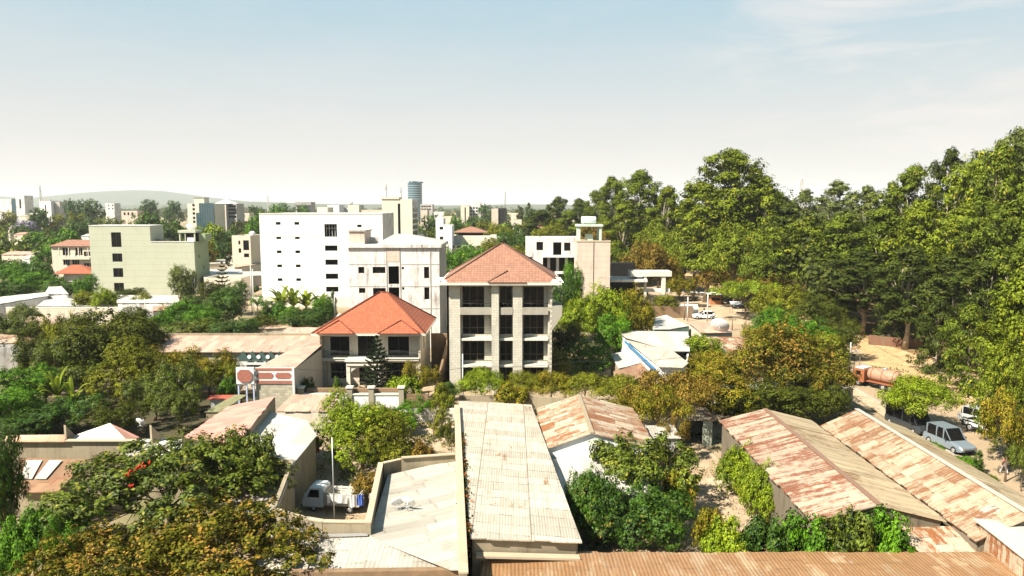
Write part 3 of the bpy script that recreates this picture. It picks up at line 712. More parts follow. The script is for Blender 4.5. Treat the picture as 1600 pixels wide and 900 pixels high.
def lowhouse(name, label, cat, slopes, walls, wall_mat, t=0.07, extra=None, group=None, ridge=None, ridge_mat=None):
    """slopes: list of (corners3D, material, udir); walls: list of loops of top points (3D)"""
    allp = [p for s_ in slopes for p in s_[0]]
    cx = sum(p[0] for p in allp) / len(allp); cy = sum(p[1] for p in allp) / len(allp)
    r = root_at(name, cx, cy, label, cat, group)
    for s_ in slopes:
        (MB().wavy if len(s_[0]) == 4 and t > .04 else MB().slab)(s_[0], t, s_[2] if len(s_) > 2 else None).build('roof', s_[1], r, world=True)
    mb = MB()
    for lp in walls:
        for a, b in zip(lp[:-1], lp[1:]): wallstrip(mb, a, b, 0.2, 0.0, t + 0.02)
    if walls: mb.build('wall', wall_mat, r, world=True)
    if ridge:
        mb = MB()
        for a, b in ridge: mb.beam(Vector(a) + Vector((0, 0, .03)), Vector(b) + Vector((0, 0, .03)), 0.34, 0.06)
        mb.build('ridge_cap', ridge_mat or slopes[0][1], r, world=True)
    return r
def P3(px, py, z): return at(px, py, z)

def block(name, label, x0, x1, Y, D, H, mat, wins=(), side_mat=None, glassm='glass', frame=None, cat='building', roofm='conc', parapet=0.6, side_wins=(), group=None, sill=False, reveal=0.25):
    """storeyed building: front wall facing the camera with real openings, glazed openings as window parts"""
    cx = (x0 + x1) / 2; W = x1 - x0
    r = thing(name, (cx, Y, 0), label, cat, group)
    mb = MB(); mb.wall((-W / 2, 0, 0), (1, 0, 0), W, H, 0.3, [w_[:4] for w_ in wins])
    mb.build('wall', M[mat], r)
    mb = MB(); mb.wall((W / 2, D, 0), (-1, 0, 0), W, H, 0.3, []); mb.build('rear_wall', M[mat], r)
    sm = M[side_mat or mat]
    s1 = MB(); s1.wall((W / 2, 0.302, 0), (0, 1, 0), D - 0.604, H, 0.3, [(a - 0.3, b - 0.3, c, d) for a, b, c, d in side_wins] if x0 < 0 else []); s1.build('side_wall', sm, r)
    s2 = MB(); s2.wall((-W / 2, D - 0.302, 0), (0, -1, 0), D - 0.604, H, 0.3, []); s2.build('side_wall', sm, r)
    MB().box(-W / 2 + .302, W / 2 - .302, .302, D - .302, H - parapet - .25, H - parapet).build('roof', M[roofm], r)
    fl = MB()
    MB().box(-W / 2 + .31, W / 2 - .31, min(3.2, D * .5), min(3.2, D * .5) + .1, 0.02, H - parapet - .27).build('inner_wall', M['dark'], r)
    for w_ in wins:
        if len(w_) > 4 and w_[4] == 'open': continue
        a, b, c, d = w_[:4]
        g = MB().box(-W / 2 + a + .002, -W / 2 + b - .002, reveal, reveal + .03, c + .002, d - .002).build('window', M[glassm], r)
        if frame:
            f = MB(); n = max(1, round((b - a) / 1.1))
            for i in range(n + 1):
                x = -W / 2 + a + (b - a) * i / n; x = min(max(x, -W / 2 + a + .035), -W / 2 + b - .035); f.box(x - .03, x + .03, reveal - .05, reveal - .002, c + .004, d - .004)
            f.box(-W / 2 + a + .005, -W / 2 + b - .005, reveal - .045, reveal - .004, c + .005, c + .07); f.box(-W / 2 + a + .005, -W / 2 + b - .005, reveal - .045, reveal - .004, d - .07, d - .005)
            f.build('frame', M[frame], g)
        if sill: MB().box(-W / 2 + a - .08, -W / 2 + b + .08, -.1, -.002, c - .1, c - .005).build('sill', M['trim'], g)
    for a, b, c, d in side_wins:
        MB().box(W / 2 - .28, W / 2 - .25, a, b, c, d).build('window', M[glassm], r)
    return r
def pxz(py, Y): return atY(800, py, Y).z
def pxx(px, Y, z=8): return at_depthx(px, Y, z)

def hip(mb_mats, r, x0, x1, y0, y1, ze, zr, rx0, rx1, ry, mat, t=0.12, caps=True):
    """hip roof with ridge from rx0 to rx1 at ry; coordinates local to r"""
    A, B, C_, D_ = (x0, y0, ze), (x1, y0, ze), (x1, y1, ze), (x0, y1, ze); E, F = (rx0, ry, zr), (rx1, ry, zr)
    mb = MB(); mb.slab([A, B, F, E] if rx1 > rx0 else [A, B, E], t, (1, 0, 0)); mb.slab([B, C_, F], t, (0, 1, 0)); mb.slab([C_, D_, E, F] if rx1 > rx0 else [C_, D_, E], t, (-1, 0, 0)); mb.slab([D_, A, E], t, (0, -1, 0))
    ro = mb.build('roof', mat, r)
    if caps:
        c = MB()
        for a, b in ((A, E), (D_, E), (B, F), (C_, F)) + (((E, F),) if rx1 > rx0 else ()):
            c.tube([Vector(a) + Vector((0, 0, .02)), Vector(b) + Vector((0, 0, .02))], 0.11, 6)
        c.build('ridge_tiles', mat, ro)
    return ro

# ------------------------------------------------------------------ red-roofed villa
def villa():
    Y = 87.6
    r = thing('villa', (-17.2, Y, 0), 'two-storey villa with the bright red-orange tiled hip roof, behind the dark spiky conifer', 'house')
    x0, x1 = -6.0, 6.1; D = 10.8; H = 6.85
    hip(None, r, x0 - .8, x1 + .75, -.75, D + .8, H, 11.1, .4, 1.3, 5.4, M['red_t'])
    # lower cross hips: tiled bays over the two front rooms
    for (a, b) in ((x0 - .1, -1.6), (1.2, x1 + .1)):
        m = (a + b) / 2
        o = MB().slab([(a, -1.02, H + .05), (b, -1.02, H + .05), (m, .98, H + 1.31)], .1, (1, 0, 0)).build('bay_roof', M['red_t'], r)
        t = MB(); t.tube([(a, -1.02, H + .07), (m, .98, H + 1.34)], .08, 6); t.tube([(m, .98, H + 1.34), (b, -1.02, H + .07)], .08, 6); t.build('ridge_tiles', M['red_t'], o)
    # fascia and soffit
    f = MB(); f.box(x0 - .82, x1 + .77, -.80, -.752, H - .26, H - .01); f.box(x1 + .752, x1 + .80, -.75, D + .8, H - .26, H - .01); f.box(x0 - .85, x0 - .802, -.75, D + .8, H - .26, H - .01)
    f.build('fascia', M['trim'], r)
    MB().box(x0 - .79, x1 + .74, -.75, D + .79, H - .20, H - .13).build('soffit', M['trim'], r)
    W = x1 - x0
    ops = [(.9, 3.3, 3.75, 6.15), (4.3, 6.5, 3.75, 6.3), (8.0, 10.6, 3.75, 6.15), (.9, 3.4, .9, 2.9), (4.4, 6.9, .02, 2.7), (7.7, 10.9, .5, 2.9)]
    mb = MB(); mb.wall((x0, 1.3, 0), (1, 0, 0), W, H - .2, .25, ops); mb.build('front_wall', M['cream'], r)
    s = MB(); s.wall((x1, 0.2, 0), (0, 1, 0), D - .2, H - .2, .25, [(3, 4.2, 4.2, 5.8), (6.5, 7.7, 4.2, 5.8)]); s.build('side_wall', M['cream'], r)
    s = MB(); s.wall((x0, D, 0), (0, -1, 0), D - .0, H - .2, .25, []); s.build('side_wall', M['stone2'], r)
    MB().box(x0, x1, D - .25, D, 0, H - .2).build('rear_wall', M['cream'], r)
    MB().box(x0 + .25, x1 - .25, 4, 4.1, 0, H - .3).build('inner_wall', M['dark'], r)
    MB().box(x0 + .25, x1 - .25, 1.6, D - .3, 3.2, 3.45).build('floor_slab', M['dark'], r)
    for a, b, c, d in ops:
        g = MB().box(x0 + a, x0 + b, 1.42, 1.45, c, d).build('window', M['glass'], r)
        fr = MB()
        for x in (a + .04, (a + b) / 2, b - .04): fr.box(x0 + x - .04, x0 + x + .04, 1.36, 1.415, c, d)
        fr.box(x0 + a, x0 + b, 1.365, 1.412, d - .08, d); fr.box(x0 + a, x0 + b, 1.365, 1.412, c, c + .08)
        fr.build('frame', M['frame'], g)
        su = MB(); 
        if c > 3: su.box(x0 + a - .14, x0 + b + .14, 1.20, 1.295, d + .002, d + .16); su.box(x0 + a - .14, x0 + a - .002, 1.20, 1.295, c, d + .0015); su.box(x0 + b + .002, x0 + b + .14, 1.20, 1.295, c, d + .0015); su.build('surround', M['trim'], g)
    for a, b in ((.1, 3.9), (7.6, 11.9)):
        sl = MB().box(x0 + a, x0 + b, .0, 1.295, 3.35, 3.62); sl.box(x0 + a - .08, x0 + b + .08, -.1, .32, 3.622, 3.72); o = sl.build('balcony', M['trim'], r)
        rl = MB(); n = 22
        for i in range(n + 1): x = x0 + a + .05 + (b - a - .1) * i / n; rl.tube([(x, .1, 3.72), (x, .1, 4.55)], .016, 5)
        rl.tube([(x0 + a, .1, 4.57), (x0 + b, .1, 4.57)], .03, 6); rl.tube([(x0 + a + .03, .1, 4.57), (x0 + a + .03, 1.2, 4.57)], .03, 6)
        rl.build('railing', M['rail'], o)
    # stone piers each end, arched entrance porch
    MB().box(x0 - .02, x0 + .55, .3, 1.295, 0, 3.34).build('pier', M['stone'], r)
    MB().box(x1 - .6, x1 - .01, .3, 1.295, 0, 3.34).build('pier', M['stone'], r)
    pc = MB().box(-2.6, 1.4, -1.3, 1.29, 3.05, 3.55); pc.box(-2.75, 1.55, -1.45, 1.2, 3.552, 3.75); po = pc.build('porch', M['trim'], r)
    for x in (-2.4, 1.2):
        MB().box(x - .22, x + .22, -1.2, -.78, 0, 3.048).build('column', M['trim'], po)
    ar = MB(); n = 12
    for i in range(n):
        t0, t1 = math.pi * i / n, math.pi * (i + 1) / n; c0, c1 = math.cos(t0) * 1.55 - .6, math.cos(t1) * 1.55 - .6; s0, s1 = math.sin(t0) * .95 + 1.9, math.sin(t1) * .95 + 1.9
        for yy in (-1.1, -.85):
            ar.add([(c0, yy, s0), (c1, yy, s1), (c1, yy, 3.04), (c0, yy, 3.04)], [(0, 1, 2, 3)])
        ar.add([(c0, -1.1, s0), (c1, -1.1, s1), (c1, -.85, s1), (c0, -.85, s0)], [(0, 1, 2, 3)])
    ar.build('arch', M['trim'], po)
    # side buttress walls on the left and stair at the right
    MB().add([(x0 - .3, -.2, 0), (x0 - .3, 1.2, 0), (x0 - .3, 1.2, 3.3), (x0 - .3, .5, 3.3), (x0 - .0, -.2, 0), (x0 - .0, 1.2, 0), (x0 - .0, 1.2, 3.3), (x0 - .0, .5, 3.3)],
             [(0, 1, 2, 3), (7, 6, 5, 4), (0, 3, 7, 4), (3, 2, 6, 7)]).build('buttress', M['stone'], r)
    return r
villa()

# ------------------------------------------------------------------ four-storey house with brown roof
def tall_house():
    Y = 85.6
    r = thing('apartment_house', (-1.5, Y, 0), 'four-storey stone-clad house with brown pyramid tiled roof and dark open balconies', 'house')
    x0, x1 = -6.15, 6.2; D = 11.5; H = 12.95; W = x1 - x0
    hip(None, r, x0 - .75, x1 + .95, -.85, D + .8, H + .25, 17.35, .1, .5, 5.9, M['brown_t'])
    c = MB().slab([(-1.3, -1.05, H + .30), (3.2, -1.05, H + .30), (1.0, .9, H + 1.42)], .1, (1, 0, 0))
    o = c.build('bay_roof', M['brown_t'], r); MB().tube([(1.0, .9, H + 1.45), (-1.3, -1, H + .33)], .09, 6).build('ridge_tiles', M['brown_t'], o)
    f = MB(); f.box(x0 - .85, x1 + 1.05, -.95, -.852, H - .05, H + .24); f.box(x1 + .96, x1 + 1.06, -.85, D + .8, H - .05, H + .24); f.box(x0 - .86, x0 - .76, -.85, D + .8, H - .05, H + .24)
    f.build('fascia', M['trim'], r)
    for x in (x0 - .6, x1 + .55): MB().add([(x - .75, -.9, H + .25), (x + .75, -.9, H + .25), (x + .75, 2.6, H + .25), (x - .75, 2.6, H + .25), (x - .55, -.6, H + .55), (x + .55, -.6, H + .55), (x + .55, 2.4, H + .55), (x - .55, 2.4, H + .55)], [(0, 1, 5, 4), (1, 2, 6, 5), (2, 3, 7, 6), (3, 0, 4, 7), (4, 5, 6, 7)]).build('eave_flashing', M['white'], r)
    MB().box(x0 - .74, x1 + .94, -.84, D + .79, H - .04, H + .08).build('soffit', M['trim'], r)
    ops = []
    for z in (0, 3.25, 6.45, 9.7):
        hgt = 2.45
        ops += [(1.75, 4.35, z + .35, z + .35 + hgt), (6.2, 7.65, z + .35, z + .35 + hgt), (9.0, 11.45, z + .35, z + .35 + hgt)]
    mb = MB(); mb.wall((x0, 1.25, 0), (1, 0, 0), W, H, .25, ops); mb.build('front_wall', M['stone'], r)
    s = MB(); s.wall((x1, 0.0, 0), (0, 1, 0), D, H, .25, []); s.build('side_wall', M['stone'], r)
    s = MB(); s.wall((x0, D, 0), (0, -1, 0), D - 0, H, .25, []); s.build('side_wall', M['stone'], r)
    MB().box(x0, x1, D + .003, D + .2, 0, H).build('rear_wall', M['stone'], r)
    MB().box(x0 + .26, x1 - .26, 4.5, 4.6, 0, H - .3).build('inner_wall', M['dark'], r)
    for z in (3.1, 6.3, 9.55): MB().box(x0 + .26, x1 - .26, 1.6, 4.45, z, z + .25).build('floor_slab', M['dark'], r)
    for a, b, c_, d in ops:
        g = MB().box(x0 + a, x0 + b, 1.42, 1.45, c_, d).build('window', M['glass'], r)
        fr = MB(); nn = 3 if b - a > 2 else 2
        for i in range(nn + 1):
            x = x0 + a + (b - a) * i / nn; x = min(max(x, x0 + a + .03), x0 + b - .03); fr.box(x - .03, x + .03, 1.36, 1.415, c_, d)
        fr.box(x0 + a, x0 + b, 1.365, 1.412, c_ + .72, c_ + .78); fr.build('frame', plain('brown_metal_frame', (.13, .095, .06), .5), g)
    # projecting stone piers
    for a, b, y in ((x0, x0 + 1.55, 0.0), (x0 + 5.25, x0 + 6.1, -.35), (x0 + 7.75, x0 + 8.85, -.1), (x1 - .45, x1 - .26, 0.35)):
        m_ = MB(); m_.wall((a, y, 0), (1, 0, 0), b - a, H - .06, .2, []); m_.wall((b, y + .2, 0), (0, 1, 0), 1.045 - y, H - .06, .15, []); m_.wall((a, 1.245, 0), (0, -1, 0), 1.045 - y, H - .06, .15, []); m_.build('pier', M['stone'], r)
    for k, z in enumerate((3.0, 6.2, 9.45)):
        for a, b in ((x0 + 1.56, x0 + 5.24), (x0 + 6.11, x0 + 7.74), (x0 + 8.86, x1 - .46)):
            sl = MB().box(a, b, .12, 1.245, z, z + .28)
            if k == 2: sl.box(a, b, -.15, .1, z - .12, z + .72)
            o = sl.build('balcony', M['trim'] if k < 2 else M['stone'], r)
            rl = MB(); zb = z + (.28 if k < 2 else .72); n = int((b - a) / .22)
            if k != 2:
                for i in range(n + 1): x = a + .04 + (b - a - .08) * i / n; rl.tube([(x, .2, zb), (x, .2, zb + .55)], .012, 4)
            rl.tube([(a, .2 if k < 2 else 0, zb + .5), (b, .2 if k < 2 else 0, zb + .5)], .03, 6)
            if k == 2:
                for i in range(4): x = a + .1 + (b - a - .2) * i / 3; rl.tube([(x, 0, zb), (x, 0, zb + .5)], .02, 4)
            rl.build('railing', M['rail'], o)
    # side balcony boxes on the right
    sb = MB().box(x1 + .003, x1 + 1.2, .0, 3.2, 9.2, 10.35); sb.add([(x1 + .01, .0, 7.4), (x1 + .01, 3.0, 7.4), (x1 + 1.19, 3.0, 9.2), (x1 + 1.19, 0, 9.2), (x1 + .01, 0, 9.2), (x1 + .01, 3, 9.2)], [(0, 1, 2, 3), (0, 3, 4), (1, 5, 2)]); o = sb.build('side_balcony', M['stone'], r)
    MB().tube([(x1 + .05, 0, 10.9), (x1 + 1.15, 0, 10.9), (x1 + 1.15, 3.1, 10.9)], .03, 6).build('railing', M['rail'], o)
    return r
tall_house()

# ------------------------------------------------------------------ white block
def white_block():
    Y = 167; x0 = pxx(408, Y); x1 = pxx(599, Y); H = 20.4
    wins = []
    for py in (349, 371.5, 393.5, 415.5, 437):
        z = pxz(py, Y)
        for px in (437, 466): u = pxx(px, Y) - x0; wins.append((u - .55, u + .55, z - .32, z + .32))
    u = pxx(563, Y) - x0; wins.append((u - .5, u + .5, pxz(353, Y) - .3, pxz(353, Y) + .3))
    a, b = pxx(508.5, Y) - x0, pxx(528, Y) - x0
    for t, bt in ((350, 370), (383.5, 392), (405.5, 414), (427.5, 436), (448, 456)):
        wins.append((a, b, pxz(bt, Y), pxz(t, Y), 'open'))
    r = block('white_apartment_block', 'large plain white five-storey block with two columns of tiny windows', x0, x1, Y, 16, H, 'white', wins, side_mat='conc2', roofm='conc')
    # recessed stair landing behind the tall openings: slabs and rails
    cx = (x0 + x1) / 2; L0 = x0 - cx + a; L1 = x0 - cx + b
    for t, bt in ((350, 370), (383.5, 392), (405.5, 414), (427.5, 436)):
        m_ = MB().box(L0 - .3, L1 - .7, .32, 1.5, pxz(bt, Y) - 1.5, pxz(bt, Y) - .05); m_.build('landing', M['conc2'], r)
    f = MB()
    for q in range(5): x = L0 + .2 + q * .65; f.box(x, x + .07, .9, .97, pxz(370, Y), pxz(350, Y))
    f.box(L0, L1, .9, .97, pxz(357, Y), pxz(357, Y) + .08); f.build('grille', M['frame_w'], r)
    MB().box(-(x1 - x0) / 2 - .05, (x1 - x0) / 2 + .05, -.08, -.004, H - .18, H + .02).build('cornice', M['trim'], r)
    MB().box(-(x1 - x0) / 2 + .0, L0 - .5, -.05, -.004, pxz(369.5, Y) - .06, pxz(369.5, Y) + .04).build('band', M['trim'], r)
    return r
white_block()

# ------------------------------------------------------------------ unfinished grey block
def grey_block():
    Y = 113; x0 = pxx(546, Y); x1 = pxx(687, Y); H = pxz(387, Y); X = lambda px: pxx(px, Y) - x0; Z = lambda py: pxz(py, Y)
    wins = [(X(561), X(570), Z(427), Z(417)), (X(583), X(603), Z(427), Z(417)), (X(607.5), X(624), Z(444), Z(416), 'open'), (X(607.5), X(624), Z(478), Z(449), 'open'), (X(628.5), X(632), Z(421), Z(417)), (X(628.5), X(632), Z(453), Z(449)),
            (X(663), X(671), Z(435), Z(417)), (X(663), X(671), Z(468), Z(449)), (X(561), X(571), Z(458), Z(450)), (X(583), X(603), Z(461), Z(450)), (X(561), X(571), Z(490), Z(482))]
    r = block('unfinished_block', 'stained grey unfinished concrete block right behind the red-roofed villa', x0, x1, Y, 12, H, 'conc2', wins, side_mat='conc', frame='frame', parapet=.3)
    W = x1 - x0; f = MB()
    for px in (605, 626, 673): f.box(X(px) - W / 2 - .06, X(px) - W / 2 + .06, -.07, -.004, 0.1, H)
    for py in (413, 447.5, 482):
        f.box(-W / 2, X(604) - W / 2, -.04, -.004, Z(py) - .05, Z(py) + .05); f.box(X(628) - W / 2, W / 2, -.04, -.004, Z(py) - .05, Z(py) + .05)
    f.build('joint_strips', M['conc'], r)
    MB().box(X(606) - W / 2, X(625) - W / 2, -.05, -.006, Z(409), Z(390)).build('bare_panel', M['conc_tan'], r)
    MB().box(-W / 2 - .35, W / 2 + .35, -.35, 12.3, H + .01, H + .5).build('cornice', M['conc2'], r)
    MB().box(-W / 2 + .02, -W / 2 + 2.4, .6, 6, H + .51, Z(362)).build('stair_tower', M['conc_tan'], r)
    MB().box(-W / 2 - .1, -W / 2 + 2.6, .4, 6.2, Z(362) + .01, Z(362) + .2).build('tower_cap', M['conc'], r)
    A, B, C_, D_ = (-W / 2 + 4.2, -.3, H + .51), (W / 2 + .3, -.3, H + .51), (W / 2 + .3, 12, H + .51), (-W / 2 + 4.2, 12, H + .51); E, F = (-W / 2 + 6.2, 6, H + 1.9), (W / 2 - 5.5, 6, H + 1.9)
    mb = MB(); mb.slab([A, B, F, E], .06, (1, 0, 0)); mb.slab([B, C_, F], .06, (0, 1, 0)); mb.slab([C_, D_, E, F], .06, (-1, 0, 0)); mb.slab([D_, A, E], .06, (0, 1, 0)); mb.build('roof', M['rf_smooth'], r)
    MB().box(-W / 2 + 2.7, -W / 2 + 4.1, 3, 3.3, H + .51, H + 1.5).build('parapet', M['conc'], r)
    return r
grey_block()

# ------------------------------------------------------------------ pale green block
def green_block():
    Y = 183; x0 = pxx(142, Y); xm = pxx(237, Y); x1 = pxx(304.5, Y); Z = lambda py: pxz(py, Y)
    W = x1 - x0; cx = (x0 + x1) / 2
    r = thing('green_apartment_block', (cx, Y, 0), 'pale green windowless-sided block with four dark windows in one column', 'building')
    wins = [(pxx(176, Y) - x0, pxx(191.5, Y) - x0, Z(b), Z(a)) for a, b in ((363, 386), (396, 409), (419, 433), (442, 455))]
    mb = MB(); mb.wall((x0 - cx, 0, 0), (1, 0, 0), xm - x0, Z(353), .3, wins); mb.wall((xm - cx, 0, 0), (1, 0, 0), x1 - xm, Z(378), .3, [])
    mb.wall((xm - cx, .3, Z(378)), (0, 1, 0), 6.7, Z(353) - Z(378), .3, []); mb.build('wall', M['green'], r)
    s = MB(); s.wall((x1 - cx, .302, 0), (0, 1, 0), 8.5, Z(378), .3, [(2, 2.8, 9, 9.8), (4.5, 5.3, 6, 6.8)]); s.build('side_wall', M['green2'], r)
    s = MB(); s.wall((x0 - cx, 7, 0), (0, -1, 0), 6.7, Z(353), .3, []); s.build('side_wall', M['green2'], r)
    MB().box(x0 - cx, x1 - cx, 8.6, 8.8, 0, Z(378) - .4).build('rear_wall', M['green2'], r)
    MB().box(x0 - cx + .3, xm - cx - .3, .31, 7, Z(353) - .8, Z(353) - .5).build('roof', M['conc'], r); MB().box(xm - cx, x1 - cx - .3, .31, 8, Z(378) - .9, Z(378) - .6).build('roof', M['conc'], r)
    MB().box(x0 - cx - .1, xm - cx + .1, -.1, 7.1, Z(353) + .003, Z(353) + .14).build('coping', M['conc2'], r)
    MB().box(xm - cx + .12, x1 - cx + .08, -.1, .4, Z(378) + .003, Z(378) + .16).build('coping', M['conc2'], r)
    for a, b, c, d in wins:
        g = MB().box(x0 - cx + a + .01, x0 - cx + b - .01, .22, .25, c, d).build('window', M['glass'], r)
        MB().box(x0 - cx + (a + b) / 2 - .05, x0 - cx + (a + b) / 2 + .05, .16, .218, c, d).build('frame', M['frame'], g)
    # roof shelter with dark opening and a second bit of wall behind
    a, b = pxx(279, Y) - cx, pxx(304, Y) - cx; z0 = Z(378) - .6
    sh = MB().box(a, a + .3, 1, 1.3, z0, Z(364)); sh.box(b - .3, b, 1, 1.3, z0, Z(364)); sh.box(a, b, 4.2, 4.4, z0, Z(364)); sh.box(a - .2, b + .2, .8, 4.6, Z(364) + .004, Z(360)); so = sh.build('roof_shelter', M['green'], r)
    MB().box(b - 2.2, b - .35, 1.5, 1.6, z0, Z(371)).build('panel', M['white'], so)
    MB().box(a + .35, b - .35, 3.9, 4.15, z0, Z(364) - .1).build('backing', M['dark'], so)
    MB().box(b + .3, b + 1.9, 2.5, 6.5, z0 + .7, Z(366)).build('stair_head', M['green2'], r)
    return r
green_block()

# ------------------------------------------------------------------ tan concrete tower, gutted block, concrete frame
def tower():
    Y = 145; x0 = pxx(901, Y); x1 = pxx(953, Y); Z = lambda py: pxz(py, Y); W = x1 - x0
    r = thing('stair_tower', ((x0 + x1) / 2, Y, 0), 'windowless tan concrete tower with pale green rooftop frame', 'tower')
    H = Z(378)
    MB().box(-W / 2, W / 2, 0, 6, 0, H).build('shaft', M['conc_tan'], r)
    MB().box(-.06, .06, -.08, -.004, 0, H).build('drainpipe', M['pole_d'], r)
    MB().box(-W / 2 - .08, W / 2 + .08, -.08, 6.08, H + .004, H + .25).build('coping', M['coping'], r)
    a, b = -W / 2 + .25, W / 2 - 1.7
    f = MB()
    for x in (a, b - .45):
        for y in (.4, 4): f.box(x, x + .45, y, y + .45, H + .254, Z(354))
    f.box(a + 1.6, b - 1.6, 1.5, 2.2, H + .254, H + 1.5); f.box(a - .25, b + .25, .1, 4.8, Z(354) + .004, Z(351)); f.build('rooftop_frame', plaster('pale_mint_paint', (0.55, 0.66, 0.55), amt=.3), r)
    ta = thing('water_tank', ((x0 + x1) / 2 - .8, Y + 2.3, Z(351)), 'white cylindrical water tank on top of the tan tower', 'water tank')
    MB().tube([(-1.45, 0, .85), (-1.38, 0, .85), (1.38, 0, .85), (1.45, 0, .85)], [.55, .72, .72, .55], 18).build('barrel', M['tank'], ta)
    st = MB()
    for x in (-.9, .9): st.box(x - .06, x + .06, -.5, .5, .003, .25)
    st.build('stand', M['steel'], ta)
    # gutted block beside it
    Y2 = 152; X = lambda px: pxx(px, Y2); Z2 = lambda py: pxz(py, Y2); a0 = X(822)
    wins = [(X(838) - a0, X(848.5) - a0, Z2(391), Z2(378)), (X(864) - a0, X(877) - a0, Z2(398.5), Z2(378.5), 'open'), (X(881) - a0, X(891) - a0, Z2(392), Z2(379)),
            (X(826) - a0, X(831.5) - a0, Z2(410), Z2(401.5)), (X(848) - a0, X(901) - a0, Z2(424), Z2(402), 'open'), (X(848) - a0, X(901) - a0, Z2(448), Z2(428), 'open')]
    r2 = block('gutted_block', 'pale gutted concrete block with dark openings beside the tan tower', a0, X(904), Y2, 7, Z2(371), 'conc2', wins, frame='frame', parapet=.3)
    cx = (a0 + X(904)) / 2; c = MB()
    for px in (858, 872, 886): c.box(X(px) - cx - .3, X(px) - cx + .3, 2.2, 2.5, 0, Z2(400))
    c.build('columns', M['conc2'], r2)
    MB().box(X(848) - cx, X(901) - cx, -.5, 2, Z2(402) - .003, Z2(400)).build('slab', M['conc2'], r2)
    # open concrete frame to the right
    Y3 = 150; X = lambda px: pxx(px, Y3, 5); Z3 = lambda py: pxz(py, Y3); cx = X(1005)
    r3 = thing('concrete_frame', (cx, Y3, 0), 'open unfinished concrete frame with two columns right of the tan tower', 'building frame')
    MB().box(X(985) - cx, X(1049) - cx, 0, 3.5, Z3(432), Z3(424)).build('roof_slab', M['trim'], r3)
    MB().box(X(953) - cx, X(1010) - cx, -1, 6, Z3(440), Z3(436)).build('roof_slab', M['conc2'], r3)
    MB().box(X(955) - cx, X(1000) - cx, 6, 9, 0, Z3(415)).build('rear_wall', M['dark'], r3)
    for px, w_ in ((1008.5, .5), (1037, .8)): MB().box(X(px) - cx - w_ / 2, X(px) - cx + w_ / 2, .2, .7, 0, Z3(432) - .004).build('column', M['trim'], r3)
    MB().box(X(1004) - cx, X(1048) - cx, .72, 1.1, Z3(457), Z3(451.5)).build('beam', M['conc2'], r3)
tower()
# ------------------------------------------------------------------ low houses and sheds
V = Vector
# long bleached workshop roof
A, B, C_, D_ = V((-4.75, 64.3, 4.7)), V((1.75, 65.2, 4.1)), V((3.75, 37.7, 4.1)), V((-2.2, 36.9, 4.7))
wk = lowhouse('workshop', 'long workshop under a bleached cream sheet roof right of the vine-covered wall', 'workshop',
         [([D_, C_, B, A], M['rf_white'], (1, 0, 0))], [[A + V((.2, -.2, 0)), D_ + V((.2, .3, 0)), C_ + V((-.3, .3, 0)), B + V((-.3, -.3, 0)), A + V((.2, -.2, 0))]], M['conc_w'])
MB().beam((-1.9, 36.75, 3.85), (3.6, 37.45, 3.35), .5, .12).build('ledge', M['coping'], wk, world=True)
# gabled shed with rust patches
def gable(name, label, xl, xr_, xe, y0, y1, ze, zr, mats, wall_mat, cat='shed', ze2=None, skew=0.0, ov=.3, ridge_mat=None):
    ze2 = ze if ze2 is None else ze2; s_ = skew
    L0, L1 = V((xl, y0, ze)), V((xl + s_, y1, ze)); R0, R1 = V((xr_, y0, zr)), V((xr_ + s_, y1, zr)); E0, E1 = V((xe, y0, ze2)), V((xe + s_, y1, ze2))
    i = ov
    w_ = [[V((xl + i, y0 + i, ze + (zr - ze) * i / (xr_ - xl))), V((xr_, y0 + i, zr)), V((xe - i, y0 + i, ze2 + (zr - ze2) * i / (xe - xr_))), V((xe - i + s_, y1 - i, ze2 + (zr - ze2) * i / (xe - xr_))), V((xr_ + s_, y1 - i, zr)), V((xl + i + s_, y1 - i, ze + (zr - ze) * i / (xr_ - xl))), V((xl + i, y0 + i, ze + (zr - ze) * i / (xr_ - xl)))]]
    return lowhouse(name, label, cat, [([L0, R0, R1, L1], mats[0], (0, 1, 0)), ([R0, E0, E1, R1], mats[1], (0, 1, 0))], w_, wall_mat, ridge=[(R0, R1)], ridge_mat=ridge_mat or M['rf_pale'])
gable('shed', 'gabled shed with white sheets and brown rust patches beside the long workshop', 2.25, 6.0, 11.0, 53.6, 65.0, 3.8, 5.1, (M['rf_mix'], M['rf_mix']), M['white'])
lowhouse('lean_to', 'pale flat lean-to roof in front of the rust-patched gabled shed', 'lean-to', [([V((3.5, 47, 3.0)), V((9.4, 47, 3.0)), V((9.6, 53.3, 3.2)), V((3.0, 53.3, 3.2))], M['rf_smooth'], (1, 0, 0))],
         [[V((3.9, 47.3, 3)), V((9.0, 47.3, 3)), V((9.3, 53, 3)), V((3.6, 53, 3)), V((3.9, 47.3, 3))]], M['conc_w'])
# orange roof in the foreground
lowhouse('warehouse', 'wide orange-rusted warehouse roof along the bottom edge', 'warehouse', [([V((-1.55, 24, 3.6)), V((32, 24, 3.6)), V((26.2, 38.2, 3.3)), V((-1.6, 38.2, 3.3))], M['rf_orange'], (1, 0, 0))],
         [[V((-1.3, 24.3, 3.3)), V((31, 24.3, 3.3)), V((25.5, 37.8, 3.2)), V((-1.3, 37.8, 3.2)), V((-1.3, 24.3, 3.3))]], M['conc_w'])
lowhouse('store_room', 'small rusty roof piece between the dark hedge and the bottom-right shed', 'shed', [([V((22.6, 38.6, 3.0)), V((27.2, 38.6, 3.0)), V((26.6, 41.2, 3.4)), V((22.0, 41.2, 3.4))], M['rf_mix'], (1, 0, 0))],
         [[V((22.8, 38.8, 2.9)), V((27.0, 38.8, 2.9)), V((26.4, 41.0, 3.3)), V((22.2, 41.0, 3.3))]], M['conc_w'])
